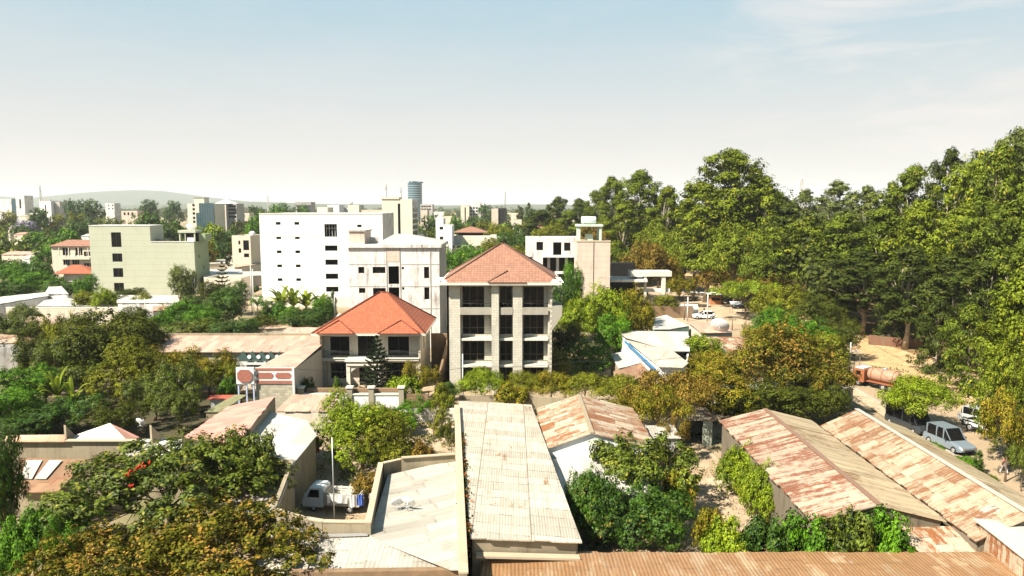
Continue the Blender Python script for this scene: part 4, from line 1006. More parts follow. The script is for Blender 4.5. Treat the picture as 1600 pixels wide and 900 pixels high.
# two long rusty gables by the road
g1 = gable('hall', 'long shed with red-streaked rust roof, left of the pair by the road', 17.4, 21.3, 25.3, 41.0, 61.3, 3.8, 4.8, (M['rf_red'], M['rf_pale']), M['conc_d'], cat='hall', skew=.3, ridge_mat=M['rf_red'])
g2 = gable('hall', 'long shed with patchy tan rust roof, right of the pair by the road', 25.45, 28.4, 32.6, 38.5, 59.8, 3.8, 5.2, (M['rf_tan'], M['rf_pale']), M['conc_d'], cat='hall', skew=.3, ze2=3.6, ridge_mat=M['rf_smooth'])
# bottom right shed
c1, c2 = P3(1506, 802, 4.6), P3(1528, 828, 4.6)
sh = lowhouse('corner_shed', 'white-roofed shed with rusty corrugated side in the bottom right corner', 'shed', [([V((25.35, 33.5, 4.6)), V((33, 31.5, 4.4)), V((34.5, 38, 4.4)), V((25.9, 39.6, 4.6))], M['rf_smooth'], (1, -.2, 0))],
         [[V((33, 38, 4.3)), V((26.15, 39.3, 4.5)), V((25.6, 33.8, 4.5)), V((32.6, 31.9, 4.3))]], M['rf_mix'])
# white house with a blue fascia
z5, z4 = 4.9, 3.8
a = P3(965, 517, z5); b = P3(1075, 518, z5); c = P3(1078, 549, z4 + .2); d = P3(1053, 549, 4.6); e = P3(977, 527, 5.0)
h7 = lowhouse('blue_trimmed_house', 'white-roofed house with a bright blue fascia among the trees', 'house',
    [([a, e, d, c, b], M['rf_smooth'], (1, 0, 0)), ([P3(977, 530, 4.9), P3(1030, 573, 3.9), P3(1068, 574, 3.9), P3(1076, 567, 4.0), d - V((0, 0, .01))], M['rf_white'], (1, -.5, 0))],
    [[P3(980, 533, 4.5), P3(1030, 573, 3.8), P3(1066, 573, 3.8), P3(1074, 560, 3.8), P3(1076, 524, 4.2), P3(968, 520, 4.5), P3(980, 533, 4.5)]], M['white'])
fb = MB(); p, q = P3(977, 531, 4.85), P3(1026, 577, 3.75); fb.beam(p + V((-.1, -.15, -.15)), q + V((-.1, -.15, -.1)), .06, .36); fb.build('fascia', plain('bright_blue_paint', (.04, .20, .40), .4), h7, world=True)
lowhouse('outhouse', 'low outhouse with white metal roof left of the blue fascia', 'outhouse', [([P3(954, 553, 2.9), P3(967, 576, 2.6), P3(1003, 566, 3.0), P3(982, 548, 3.3)], M['rf_smooth'], (1, .3, 0))], [[P3(956, 556, 2.7), P3(968, 575, 2.4), P3(1001, 565, 2.8)]], M['conc_w'])
lowhouse('outhouse', 'low outhouse with brown roof at the foot of the blue fascia', 'outhouse', [([P3(958, 581, 2.7), P3(979, 597, 2.5), P3(1018, 584, 2.9), P3(1002, 567, 3.1)], M['rf_brown'], (1, .3, 0))], [[P3(960, 582, 2.5), P3(979, 596, 2.3), P3(1016, 584, 2.7)]], M['conc_w'])
lowhouse('outhouse', 'small tan-roofed outhouse tucked behind the white outhouse roof', 'outhouse', [([P3(946, 530, 3.0), P3(953, 545, 2.8), P3(980, 540, 3.0), P3(962, 524, 3.3)], M['rf_tan'], (1, .3, 0))], [[P3(947, 531, 2.7), P3(953, 545, 2.5), P3(978, 540, 2.7)]], M['conc_w'])
# cluster behind it near the junction
z = 4.4
lowhouse('roadside_house', 'house with rounded white gable roof near the road junction', 'house', [([P3(1019, 497, z), P3(1020, 514, z - .6), P3(1048, 514, z - .5), P3(1077, 509, z - .5), P3(1041, 492, z + .3)], M['rf_smooth'], (1, 0, 0))],
    [[P3(1021, 514, z - .8), P3(1048, 514, z - .6), P3(1076, 510, z - .6), P3(1043, 493, z)]], plain('teal_wall', (.20, .32, .30), .8))
lowhouse('roadside_house', 'house with tan-brown roof beside the rounded white gable', 'house', [([P3(1074, 502, z), P3(1095, 520, z - .7), P3(1144, 519, z - .7), P3(1131, 504, z)], M['rf_pinkw'], (1, 0, 0))], [[P3(1077, 505, z - .4), P3(1095, 520, z - .8), P3(1143, 519, z - .8), P3(1131, 505, z - .2)]], M['cream'])
lowhouse('roadside_house', 'low white roof strewn with junk in front of the tan-brown roof', 'house', [([P3(1080, 526, 3.5), P3(1100, 560, 3.2), P3(1196, 556, 3.2), P3(1176, 526, 3.5)], M['rf_mix'], (1, 0, 0))], [[P3(1082, 527, 3.3), P3(1101, 559, 3), P3(1194, 555, 3), P3(1175, 527, 3.3)]], M['cream'])

# ------------------------------------------------------------------ left: parapet house around the yard
pr = root_at('parapet_house', -7, 43, 'cream sheet-roofed house with raised concrete parapets around a yard wall', 'house')
rA = [P3(577, 838, 3.55), P3(704, 889, 3.75), P3(722, 889, 3.9), P3(713, 717, 4.1), P3(606, 742, 3.6)]
MB().slab(rA, .08, (-.35, 1, 0)).build('roof', M['rf_grey'], pr, world=True)
rB = [P3(492, 856, 3.45), P3(500, 890, 3.2), P3(722, 893, 3.6), P3(704, 889, 3.72), P3(577, 838, 3.52), P3(504, 839, 3.5)]
MB().slab([P3(497, 858, 3.4), P3(480, 893, 3.1), P3(704, 892, 3.4), P3(577, 839, 3.52), P3(505, 840, 3.5)], .08, (1, 0, 0)).build('roof', M['rf_grey'], pr, world=True)
MB().slab([P3(430, 824, 3.3), P3(400, 880, 2.9), P3(470, 905, 2.9), P3(497, 858, 3.4), P3(504, 840, 3.48)], .08, (1, .3, 0)).build('roof', M['rf_grey'], pr, world=True)
w_ = MB(); zt = 4.25
lft = [P3(595, 724, zt), P3(575, 818, zt)]
wallstrip(w_, lft[0], lft[1], .28, 0)
rr_ = [P3(595, 724, zt), P3(627, 718, zt)]; wallstrip(w_, rr_[0] + V((.14, 0, 0)), rr_[1], .25, 0); wallstrip(w_, P3(627, 715, zt + .25), P3(711, 709, zt + .35), .25, 0)
pts = [P3(px, py, zt - .05) for px, py in ((432, 797), (452, 804), (475, 810), (505, 815), (540, 816), (573, 816))]
for p, q in zip(pts[:-1], pts[1:]): wallstrip(w_, p, q, .26, 0)
w_.build('parapet', M['conc_w'], pr, world=True)
cp = MB()
cp.beam(lft[0] + V((0, 0, .045)), lft[1] + V((0, 0, .045)), .36, .08)
for p, q in zip(pts[:-1], pts[1:]): cp.beam(p + V((0, 0, .04)), q + V((0, 0, .04)), .32, .07)
cp.beam(rr_[0] + V((.2, 0, .04)), rr_[1] + V((0, 0, .04)), .32, .07); cp.beam(P3(627, 715, zt + .29), P3(711, 709, zt + .39), .32, .07)
cp.build('coping', M['coping'], pr, world=True)
fl = MB(); 
for p, q in zip([P3(px, py, 3.62) for px, py in ((432, 821), (504, 837))], [P3(px, py, 3.62) for px, py in ((504, 837), (575, 835))]): fl.beam(p, q, .3, .05)
fl.build('gutter', M['steel'], pr, world=True)
fz = MB(); fz.beam(P3(452, 897, 3.0), P3(727, 893, 3.45), .4, .35); fz.build('eaves_beam', M['wood'], pr, world=True)
ww = MB(); wallstrip(ww, V((-13.5, 35.0, 2.8)), V((-3.0, 35.2, 3.2)), .2); wallstrip(ww, V((-14.5, 41, 2.8)), V((-13.5, 35.0, 2.8)), .2); ww.build('wall', M['conc_w'], pr, world=True)
# party wall with vines
pw = root_at('boundary_wall', -3.8, 50, 'long straight party wall between the parapet house and the long workshop', 'wall')
w_ = MB(); A1, A2 = P3(714, 634, 4.9), P3(724, 897, 4.9); wallstrip(w_, A1, A2, .35, 0); w_.build('wall', M['conc_w'], pw, world=True)
MB().beam(A1 + V((0, 0, .05)), A2 + V((0, 0, .05)), .46, .09).build('coping', M['coping'], pw, world=True)

# ------------------------------------------------------------------ left: pink and grey roofs
z0 = 4.3
lowhouse('pink_roofed_house', 'house with a salmon-pink sheet roof behind the red-flowered tree', 'house',
    [([P3(288, 682, 3.6), P3(365, 700, 4.6), P3(430, 619, 4.9), P3(356, 635, 3.9)], M['rf_pink'], (.2, 1, 0))],
    [[P3(365, 698, 4.55), P3(428, 620, 4.85)], [P3(358, 636, 3.8), P3(428, 620, 4.8)]], M['conc_w'])
gh = lowhouse('grey_roofed_house', 'house with a smooth cream-grey roof carrying one dish, left of the parked mini truck', 'house',
    [([P3(412, 641, 4.0), P3(360, 702, 4.0), P3(404, 712, 3.9), P3(456, 727, 3.7), P3(495, 680, 3.7), P3(480, 657, 3.8)], M['rf_smooth'], (1, 0, 0))],
    [[P3(412, 645, 3.9), P3(478, 659, 3.7), P3(491, 681, 3.6), P3(455, 725, 3.6), P3(428, 790, 3.3)]], M['conc_w'])
p_ = MB(); wallstrip(p_, P3(400, 711, 4.3), P3(455, 720, 4.2), .22); wallstrip(p_, P3(456, 720, 4.2), P3(427, 795, 4.2), .25); wallstrip(p_, P3(400, 711, 4.3), P3(375, 700, 4.3), .22); p_.build('parapet', M['conc_w'], gh, world=True)
MB().slab([P3(400, 735, 3.5), P3(340, 800, 3.2), P3(425, 800, 3.2), P3(448, 738, 3.5)], .06, (1, 0, 0)).build('roof', M['rf_grey'], gh, world=True)
MB().beam(P3(458, 724, 4.0), P3(430, 797, 4.0), .22, .12).build('gutter', M['steel'], gh, world=True)
wallm = MB()
# long wall with brown roofs left
lw = root_at('stained_wall', -33, 54.5, 'stained beige wall with tiled coping on the left, above the brown roof', 'wall')
w_ = MB(); wallstrip(w_, P3(5, 688, 4.3), P3(214, 688, 4.3), .35, 0); w_.build('wall', M['conc_w'], lw, world=True)
MB().slab([P3(5, 690, 4.35), P3(101, 690, 4.35), P3(101, 679, 4.75), P3(8, 680, 4.75)], .06).build('tile_coping', M['rf_brown'], lw, world=True)
MB().beam(P3(102, 688, 4.36), P3(214, 688, 4.36), .44, .08).build('coping', M['coping'], lw, world=True)
lowhouse('brown_roofed_house', 'low house with brown roof and two clear white sheets, far left', 'house', [([P3(24, 768, 3.0), P3(90, 768, 3.0), P3(140, 717, 3.7), P3(30, 717, 3.7)], M['rf_brown'], (1, 0, 0))],
    [[P3(27, 764, 2.95), P3(88, 764, 2.95), P3(130, 722, 3.4)]], M['conc_w'])
cs = lowhouse('clear_sheets', 'pair of white translucent sheets laid on the brown roof at far left', 'roof sheets', [([P3(33, 748, 3.34), P3(50, 748, 3.34), P3(66, 719, 3.76), P3(41, 719, 3.76)], M['rf_smooth'], (1, 0, 0)), ([P3(54, 748, 3.34), P3(72, 748, 3.34), P3(97, 719, 3.76), P3(77, 719, 3.76)], M['rf_smooth'], (1, 0, 0))], [], M['conc_w'], t=.03)
dw = MB(); 
dw.box(-.5, .5, -.03, .03, 0, 2.0)
o = thing('doorway', (P3(38, 764, 0).x + 5.2, P3(38, 764, 2.9).y - .17, 0), 'dark double doorway under the brown roof at far left', 'door'); MB().box(-1.9, -.8, 0, .05, 0, 2.1).build('door', M['dark'], o); MB().box(.1, 2.0, 0, .05, 0, 2.3).build('door', M['dark'], o)
lowhouse('low_house', 'low building with a cream sheet roof between the stained wall and the pink roof', 'house', [([P3(195, 712, 3.6), P3(285, 712, 3.6), P3(284, 684, 4.1), P3(219, 686, 4.1)], M['rf_smooth'], (1, 0, 0))], [[P3(196, 710, 3.5), P3(284, 710, 3.5)]], M['conc_w'])
hp = root_at('hip_roofed_house', -31.5, 58, 'small house with pinkish hip roof peeping over the stained wall', 'house')
pk, l_, rr2, bk = P3(170, 661, 5.2), P3(100, 686, 4.2), P3(218, 683, 4.0), P3(206, 668, 4.3)
f1 = P3(131, 688, 4.1)
MB().slab([f1, P3(200, 690, 4.0), P3(172, 661, 5.2)], .06, (1, 0, 0)).build('roof', M['rf_pink'], hp, world=True)
MB().slab([P3(200, 690, 4.0), rr2, P3(172, 661, 5.2)], .06, (0, 1, 0)).build('roof', M['rf_pink'], hp, world=True)
MB().slab([l_, f1 + V((0, 0, .01)), P3(172, 661, 5.2)], .06, (0, 1, 0)).build('roof', M['rf_smooth'], hp, world=True)
w_ = MB(); wallstrip(w_, P3(133, 690, 3.9), P3(198, 691, 3.9), .2); wallstrip(w_, P3(198, 691, 3.9), P3(216, 685, 3.9), .2); w_.build('wall', M['cream'], hp, world=True)
for px, lb in ((104, 'small slanting concrete stub on the roofline left of the pinkish hip roof'), (238, 'small slanting concrete stub right of the pinkish hip roof')):
    o = root_at('parapet_stub', P3(px, 672, 4).x, P3(px, 672, 4).y, lb, 'parapet'); w_ = MB(); wallstrip(w_, P3(px - 3, 664, 5.4), P3(px + 12, 680, 4.4), .25); w_.build('wall', M['conc_w'], o, world=True)

# ------------------------------------------------------------------ long pinkish roof and red-and-white facade
def facade_house():
    r = root_at('facade_house', -30, 84, 'long house with red-brick and white panelled facade end', 'house')
    E = 5.05
    MB().slab([(-46, 86.5, 4.7), (-27.0, 86.5, 4.7), (-24.0, 92.6, 5.6), (-46, 92.6, 5.6)], .07, (1, 0, 0)).build('roof', M['rf_pinkw'], r, world=True)
    MB().slab([(-27.0, 86.48, 4.69), (-27.0, 76.2, 5.0), (-22.9, 76.2, 5.0), (-22.9, 92.6, 5.6), (-24.0, 92.58, 5.59)], .07, (0, 1, 0)).build('roof', M['rf_pinkw'], r, world=True)
    MB().box(-46, -22.8, 92.62, 92.9, 0, 5.85).build('rear_wall', M['conc_w'], r, world=True)
    # side wall with arch
    s = MB(); s.wall((-23.0, 76.4, 0), (0, 1, 0), 16.2, 4.85, .25, []); s.build('side_wall', M['cream'], r, world=True)
    ar = MB(); n = 14; pts = [(-22.96, 80 - 1.6, 0.0)] + [(-22.96, 80 - 1.6 * math.cos(math.pi * i / n), 1.6 + 1.2 * math.sin(math.pi * i / n)) for i in range(n + 1)] + [(-22.96, 81.6, 0.0)]
    ar.add(pts + [(x - .03, y, z_) for x, y, z_ in pts], [tuple(range(len(pts)))] + [(i, i + 1, len(pts) + i + 1, len(pts) + i) for i in range(len(pts) - 1)]); ar.build('archway', M['dark'], r, world=True)
    f = MB(); f.wall((-27.0, 76.0, 0), (1, 0, 0), 4.1, 4.95, .3, []); f.build('front_wall', M['stone2'], r, world=True)
    y = 75.99
    MB().box(-27.0, -22.85, y - .06, y - .002, 3.35, 5.15).build('white_band', M['white'], r, world=True)
    def octa(x0, x1, z0, z1, c=.22):
        p = [(x0 + c, z0), (x1 - c, z0), (x1, z0 + c), (x1, z1 - c), (x1 - c, z1), (x0 + c, z1), (x0, z1 - c), (x0, z0 + c)]; m_ = MB()
        m_.add([(a, y - .10, b) for a, b in p] + [(a, y - .062, b) for a, b in p], [tuple(range(8))] + [(i, 8 + i, 8 + (i + 1) % 8, (i + 1) % 8) for i in range(8)], [[(a, b) for a, b in p]] + [[(0, 0)] * 4] * 8); return m_
    octa(-26.85, -25.1, 3.95, 4.6).build('brick_panel', M['brick'], r, world=True); octa(-24.9, -23.2, 3.95, 4.6).build('brick_panel', M['brick'], r, world=True)
    for z_ in ((3.42, 3.75), (4.8, 5.08)):
        octa(-26.9, -23.1, *z_, c=.02).build('brick_panel', M['brick'], r, world=True)
    MB().box(-23.05, -22.85, 75.7, 75.92, 0, 5.15).build('corner_post', M['white'], r, world=True)
    # sign box on posts at the corner
    MB().box(-28.9, -27.05, 75.6, 75.9, 3.45, 5.2).build('porch_panel', M['white'], r, world=True)
    y = 75.6; octa(-28.75, -27.2, 3.65, 5.0, .35).build('brick_panel', M['brick'], r, world=True)
    for x in (-28.75, -27.9, -27.15): MB().box(x - .07, x + .07, 75.7, 75.84, 0, 3.445).build('post', plain('pale_blue_paint', (.45, .50, .66), .6), r, world=True)
    MB().box(-29.2, -26.9, 75.2, 76.6, 0, .9).build('plinth', M['cream'], r, world=True)
    # zig-zag fascia with white medallions
    zz = MB(); x = -32.6; k = 0
    pts = []
    while x < -27.4: pts.append((x, 4.75 if k % 2 else 4.05)); x += .55; k += 1
    for (a, za), (b, zb) in zip(pts[:-1], pts[1:]): zz.add([(a, 86.3, 3.6), (b, 86.3, 3.6), (b, 86.3, zb + .1), (a, 86.3, za + .1), (a, 86.4, 3.6), (b, 86.4, 3.6), (b, 86.4, zb + .1), (a, 86.4, za + .1)], [(0, 1, 2, 3), (3, 2, 6, 7), (7, 6, 5, 4)])
    zz.build('zigzag_fascia', plain('dark_green_paint', (.05, .09, .08), .6), r, world=True)
    for x in (-31.3, -30.2, -29.1, -28.0):
        MB().tube([(x, 86.2, 4.15), (x, 86.29, 4.15)], .24, 12).build('medallion', M['white'], r, world=True)
    MB().box(-46, -27.1, 86.9, 87.1, 0, 4.6).build('front_wall', M['cream'], r, world=True)
    MB().box(-32.8, -27.3, 86.0, 86.2, 3.25, 3.45).build('ledge', M['white'], r, world=True)
    # brick-edged porch wall in front
    w2 = root_at('porch_wall', -30.5, 77.5, 'low red-brick and white porch wall in front of the long house', 'wall')
    MB().box(-32.5, -29.3, 77.4, 77.6, 0, 1.5).build('wall', M['white'], w2, world=True)
    MB().slab([(-32.6, 76.9, 1.5), (-29.4, 76.9, 1.5), (-29.4, 77.7, 1.75), (-32.6, 77.7, 1.75)], .06).build('coping', plain('red_tile', (.33, .08, .05), .6), w2, world=True)
    d = root_at('green_mat_roof', -29.6, 72, 'small lean-to roof of green-grey diamond sheeting by the pink roof', 'lean-to')
    MB().slab([(-29.8, 69.5, 2.2), (-28.3, 69.5, 2.2), (-27.4, 74.5, 2.6), (-28.7, 74.5, 2.6)], .05).build('roof', plain('mossy_sheet', (.20, .19, .10), .8, var=.6), d, world=True)
    w_ = MB(); wallstrip(w_, V((-29.7, 69.7, 2.1)), V((-28.4, 69.7, 2.1))); w_.build('wall', M['conc_w'], d, world=True)
facade_house()
# small service roof between villa and long house
lowhouse('back_building', 'small cream-roofed building left of the villa roof, behind the long pinkish roof', 'house', [([V((-30.6, 95.2, 4.9)), V((-23.4, 95.2, 4.9)), V((-23.4, 99, 5.6)), V((-30.6, 99, 5.6))], M['rf_pinkw'], (1, 0, 0))], [[V((-30.5, 95.4, 4.7)), V((-23.6, 95.4, 4.7)), V((-23.6, 98.8, 5.3))]], M['conc'])
lowhouse('porch_roof', 'pale tiled canopy between the red-and-white facade and the lime tree', 'canopy', [([V((-22.9, 69.5, 2.3)), V((-17.2, 69.5, 2.3)), V((-17.8, 74.2, 2.7)), V((-22.6, 74.2, 2.7))], M['rf_pinkw'], (1, 0, 0))], [[V((-22.8, 69.7, 2.2)), V((-17.4, 69.7, 2.2)), V((-18, 74, 2.5))]], M['cream'])

# ------------------------------------------------------------------ villa's street wall
def street_wall():
    r = root_at('villa_street_wall', -17, 76.8, 'white garden wall with square piers in front of the villa', 'wall')
    MB().box(-22.2, -12.0, 76.7, 76.95, 0, 2.0).build('wall', M['white'], r, world=True)
    MB().box(-22.3, -11.9, 76.6, 77.05, 2.004, 2.14).build('coping', M['trim'], r, world=True)
    for x in (-22.5, -17.3, -15.0, -11.8):
        p = MB().box(x - .28, x + .28, 76.55, 77.1, 0, 2.75).build('pier', M['stone2'], r, world=True)
        MB().box(x - .38, x + .38, 76.45, 77.2, 2.755, 2.9).build('cap', M['trim'], p, world=True)
    MB().box(-22.1, -12.1, 77.2, 77.9, 0, 2.5).build('planter', M['wood'], r, world=True)
    g = root_at('wooden_gate', -10.2, 76.8, 'brown slatted gate at the end of the white garden wall', 'gate')
    m_ = MB()
    for i in range(12): m_.box(-11.4, -8.9, 76.75, 76.8, .1 + i * .17, .23 + i * .17)
    m_.build('slats', M['wood'], g, world=True)
    m_ = MB(); [m_.box(x, x + .1, 76.8, 76.9, 0, 2.2) for x in (-11.45, -10.2, -8.95)]; m_.build('frame', M['frame'], g, world=True)
    r2 = root_at('yard_wall', -8, 73, 'cream low wall behind the lime shrubs between the yard and gate', 'wall')
    w_ = MB(); wallstrip(w_, V((-12.3, 73.0, 1.5)), V((-5.6, 73.2, 1.5)), .22); w_.build('wall', M['trim'], r2, world=True)
    r3 = root_at('side_passage_wall', -8.9, 88, 'tall brown wall of the passage between villa and four-storey house', 'wall')
    w_ = MB(); wallstrip(w_, V((-8.5, 80, 1.8)), V((-8.4, 98, 5.2)), .25); wallstrip(w_, V((-10.7, 96, 5.3)), V((-8.5, 96, 5.3)), .25); w_.build('wall', M['wood'], r3, world=True)
    r4 = root_at('front_wall', 4, 79.5, 'weathered wall under the row of feathery hedge trees', 'wall')
    w_ = MB(); wallstrip(w_, V((-5.6, 76.5, 2.0)), V((1.9, 76.5, 2.0)), .25); wallstrip(w_, V((1.9, 76.5, 1.9)), V((11.5, 74.5, 1.9)), .25); w_.build('wall', M['conc_w'], r4, world=True)
street_wall()
# ------------------------------------------------------------------ buildings further back
def grid(px0, px1, rows, cols, Y, xo, w=.6, h=.7):
    """openings on a front wall: rows = list of py centres, cols = list of px centres"""
    out = []
    for py in rows:
        z = pxz(py, Y)
        for px in cols:
            u = pxx(px, Y) - xo; out.append((u - w, u + w, z - h, z + h))
    return out
def farb(name, label, px0, px1, top, Y, D, mat, wins=(), side=None, glassm='glass', roofm='conc', parapet=.5, **k):
    x0, x1 = pxx(px0, Y), pxx(px1, Y)
    return block(name, label, x0, x1, Y, D, pxz(top, Y), mat, wins, side_mat=side, glassm=glassm, roofm=roofm, parapet=parapet, reveal=.15, **k)
# beige high block behind the white one
Y = 255; x0 = pxx(598, Y)
bt = farb('tower_block', 'tall beige tower block with dark vertical strip and antennas behind the white block', 598, 645, 311, Y, 16, 'beige', [(pxx(622.5, Y) - x0, pxx(626.5, Y) - x0, 3, pxz(318, Y))], side='conc2')
W = pxx(645, Y) - x0
MB().box(-W / 2 - .3, -W / 2 + 6.0, -.3, 6, pxz(311, Y) + .003, pxz(308, Y)).build('cornice', M['cream'], bt)
sg = MB()
for i in range(11): z_ = 2 + i * 2.0; sg.box(W / 2 + .003, W / 2 + .15, 1.0, 13, z_, z_ + 1.3)
sg.build('window_band', M['glass'], bt)
# round glass tower on the skyline
gt = thing('glass_tower', (pxx(650, 1080, 40), 1080, 0), 'round blue-green glass skyscraper, the tallest thing on the skyline', 'skyscraper')
mb = MB(); zt = pxz(286, 1080); mb.lathe([(10.4, 0), (10.4, zt)], 28, -1.5, 0); mb.lathe([(10.4, zt), (0, zt)], 28, -1.5, 0, False); mb.build('shaft', M['glass_b'], gt)
mb = MB()
for i in range(16): z_ = 3 + i * (zt - 4) / 16; mb.lathe([(10.42, z_), (10.75, z_ + .1), (10.75, z_ + .8), (10.42, z_ + .9)], 28, -1.5, 0)
mb.build('floor_bands', plain('pale_blue_cladding', (.22, .32, .36), .4), gt)
mb = MB(); mb.lathe([(6.6, zt), (6.8, pxz(283.5, 1080)), (0, pxz(283.5, 1080))], 20, -3.5, 0); mb.build('crown_ring', M['glass_b'], gt)
mb = MB().lathe([(5.5, zt), (5.5, zt + 1.8), (0, zt + 1.8)], 16, 5.0, 0); mb.build('plant_room', M['glass_b'], gt)

Y = 250; x0 = pxx(684, Y)
farb('small_white_block', 'small plain white block with two tiny windows left of the hip-roofed building', 684, 706.5, 352, Y, 9, 'white', grid(0, 0, (356.5, 372), (690,), Y, x0, .6, .5))
farb('low_white_house', 'low white house beside the small plain white block and a palm', 652, 664, 366, 262, 8, 'white')
# hip-roofed building and terraces
Y = 262; x0, x1 = pxx(712, Y), pxx(758, Y); cx = (x0 + x1) / 2
hr = thing('hip_roofed_hall', (cx, Y, 0), 'broad beige terraced building with small terracotta hip roof', 'building')
hip(None, hr, x0 - cx - 1, x1 - cx + 1, -1, 9, pxz(363, Y), pxz(354.5, Y), -.6, .6, 4, M['brown_t'], caps=False)
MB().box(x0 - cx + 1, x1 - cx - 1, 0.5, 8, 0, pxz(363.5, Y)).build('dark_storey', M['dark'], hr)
m_ = MB().box(x0 - cx - 2, x1 - cx + 4, -3, 9, 0, pxz(368, Y)); m_.build('terrace', M['beige'], hr)
m_ = MB().box(x1 - cx - 1, x1 - cx + 8, -6, -3.01, 0, pxz(368.5, Y)); m_.build('terrace', M['trim'], hr)
m_ = MB().box(x0 - cx - 2.2, x1 - cx + 4, -10, -6.1, 0, pxz(381, Y)); m_.build('terrace', M['beige'], hr)
for i in range(5): MB().box(x0 - cx - 1 + i * 2.2, x0 - cx + .4 + i * 2.2, -10.04, -10.003, pxz(387, Y - 10), pxz(384, Y - 10)).build('window', M['glass'], hr)

Y = 640; x0 = pxx(720, Y)
farb('cream_highrise', 'cream high-rise with yellow strip and stepped roof on the horizon', 720, 733, 321, Y, 18, 'cream', [(pxx(726, Y) - x0, pxx(728, Y) - x0, 4, pxz(324, Y))])
Y = 655; x0 = pxx(733, Y)
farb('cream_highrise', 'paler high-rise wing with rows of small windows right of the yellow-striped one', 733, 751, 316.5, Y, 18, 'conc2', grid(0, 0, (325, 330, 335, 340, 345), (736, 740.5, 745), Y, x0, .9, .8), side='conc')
Y = 560; x0 = pxx(768, Y)
farb('dark_highrise', 'short high-rise, half pinkish wall and half dark glass, on the horizon', 768, 778.5, 326, Y, 14, 'conc_tan', [])
farb('dark_glass_wing', 'dark glass wing joined to the pinkish half of the short high-rise', 778.7, 791.5, 325.5, Y + 1, 14, 'dark', grid(0, 0, (331, 337, 343), (782, 786), Y, pxx(778.7, Y), .6, .8))
farb('small_cream_block', 'small cream block half hidden by palms near the grove', 799, 815, 343.5, 330, 8, 'cream', [])
farb('pink_building', 'long low pinkish-red building on the horizon before the grove', 793, 810, 333, 800, 14, plaster and 'cream', [])
farb('orange_building', 'orange brick building partly hidden by trees behind the beige tower block', 658, 668, 328, 420, 10, 'brick' if False else 'conc_tan', [])
Y = 700
farb('grey_highrise', 'pale grey building with dark window rows right of the glass skyscraper', 657, 676, 319, Y, 14, 'conc', grid(0, 0, (322.5, 327), (660, 664, 668, 672), Y, pxx(657, Y), 1.0, .7))

# left horizon group
Y = 430; x0 = pxx(294.5, Y)
b1 = farb('curtain_wall_block', 'cream block with dark blue curtain-wall half and rooftop box, on the left horizon', 294.5, 336, 318, Y, 16, 'beige', grid(0, 0, (320.5, 327, 333.5, 340.5, 346.5), (304.2,), Y, x0, .7, .75))
W = pxx(336, Y) - x0
MB().box(W / 2 - 8.2, W / 2 + .2, -1.2, -.003, 0, pxz(317.5, Y)).build('curtain_wall', M['glass_b'], b1)
MB().box(W / 2 - 10.2, W / 2 - 8.21, -1.0, -.004, 0, pxz(332.5, Y)).build('curtain_wall', M['glass_b'], b1)
mb = MB()
for i in range(7): mb.box(W / 2 - 8.2 + i * 1.36, W / 2 - 8.1 + i * 1.36, -1.3, -1.203, 0, pxz(318, Y))
mb.build('mullions', plain('teal_frame', (.10, .17, .19), .4), b1)
MB().box(-W / 2 + 3.5, -W / 2 + 9.5, 1, 8, pxz(318, Y) - .5, pxz(309, Y)).build('roof_box', M['beige'], b1)
MB().box(-W / 2 + 3.2, -W / 2 + 9.8, .7, 8.3, pxz(309, Y) + .003, pxz(308.3, Y)).build('roof_box_slab', M['conc'], b1)
Y = 455; x0 = pxx(338.5, Y)
b2 = farb('pale_office_block', 'pale block with shallow white roof just right of the curtain-wall block', 338.5, 354.5, 318.5, Y, 16, 'cream', grid(0, 0, (321, 326), (343,), Y, x0, .7, .8), side='conc')
MB().box(3.2, 8.5, 3, 16, 0, pxz(318, Y)).build('rear_wing', M['conc'], b2)
for k_ in range(4): MB().box(3.6, 8.1, 2.9, 2.995, pxz(322 + 5.5 * k_, Y) - .7, pxz(322 + 5.5 * k_, Y) + .6).build('window', M['glass'], b2)
hip(None, b2, -3.5, 6, -.3, 14, pxz(318, Y), pxz(312, Y), 0, 2, 6, M['white'], caps=False)
Y = 480; x0 = pxx(366, Y)
b3 = farb('gabled_house', 'stepped cream house with arched openings right of the pale office block', 366, 379, 326, Y, 12, 'cream', grid(0, 0, (329.5,), (369.5, 373.5), Y, x0, .5, .5))
MB().box(2.5, 8.5, -3, 6, 0, pxz(333, Y)).build('wing', M['cream'], b3); MB().box(3.5, 5.5, -3.1, -3.003, pxz(339, Y), pxz(335, Y)).build('window', M['glass'], b3)
hip(None, b3, -3.2, 2.8, -.4, 9, pxz(325.5, Y), pxz(322.5, Y), -1, 1, 4, M['brown_t'], caps=False)
Y = 600; x0 = pxx(63, Y)
b4 = farb('white_highrise', 'white tower with ornate top and vertical windows at the far left horizon', 63.5, 81.5, 313.5, Y, 14, 'white', [(pxx(71.5, Y) - x0, pxx(73.5, Y) - x0, 3, pxz(320, Y))])
for i in range(5): MB().box(-4.5 + i * 2.0, -3.6 + i * 2.0, -.3, 1, pxz(313.5, Y) + .002, pxz(311.5, Y)).build('roof_finial', M['cream'], b4)
MB().box(5.0, 9.5, 4, 14, 0, pxz(315, Y)).build('rear_wing', M['conc'], b4)
Y = 640
farb('grey_block', 'narrow pale block with a dark top at the far left edge of the horizon', 27, 40.5, 305.5, Y, 12, 'conc2', [(3, 4.5, 20, 28)], roofm='dark')
farb('low_block', 'low wide pale block at the extreme left edge of the horizon', -6, 20, 311.5, Y + 15, 14, 'conc2', [])
farb('low_block', 'blue-grey block between the two pale blocks at far left', 20.5, 27, 310.5, Y + 8, 12, 'glass_b', [])
Y = 620
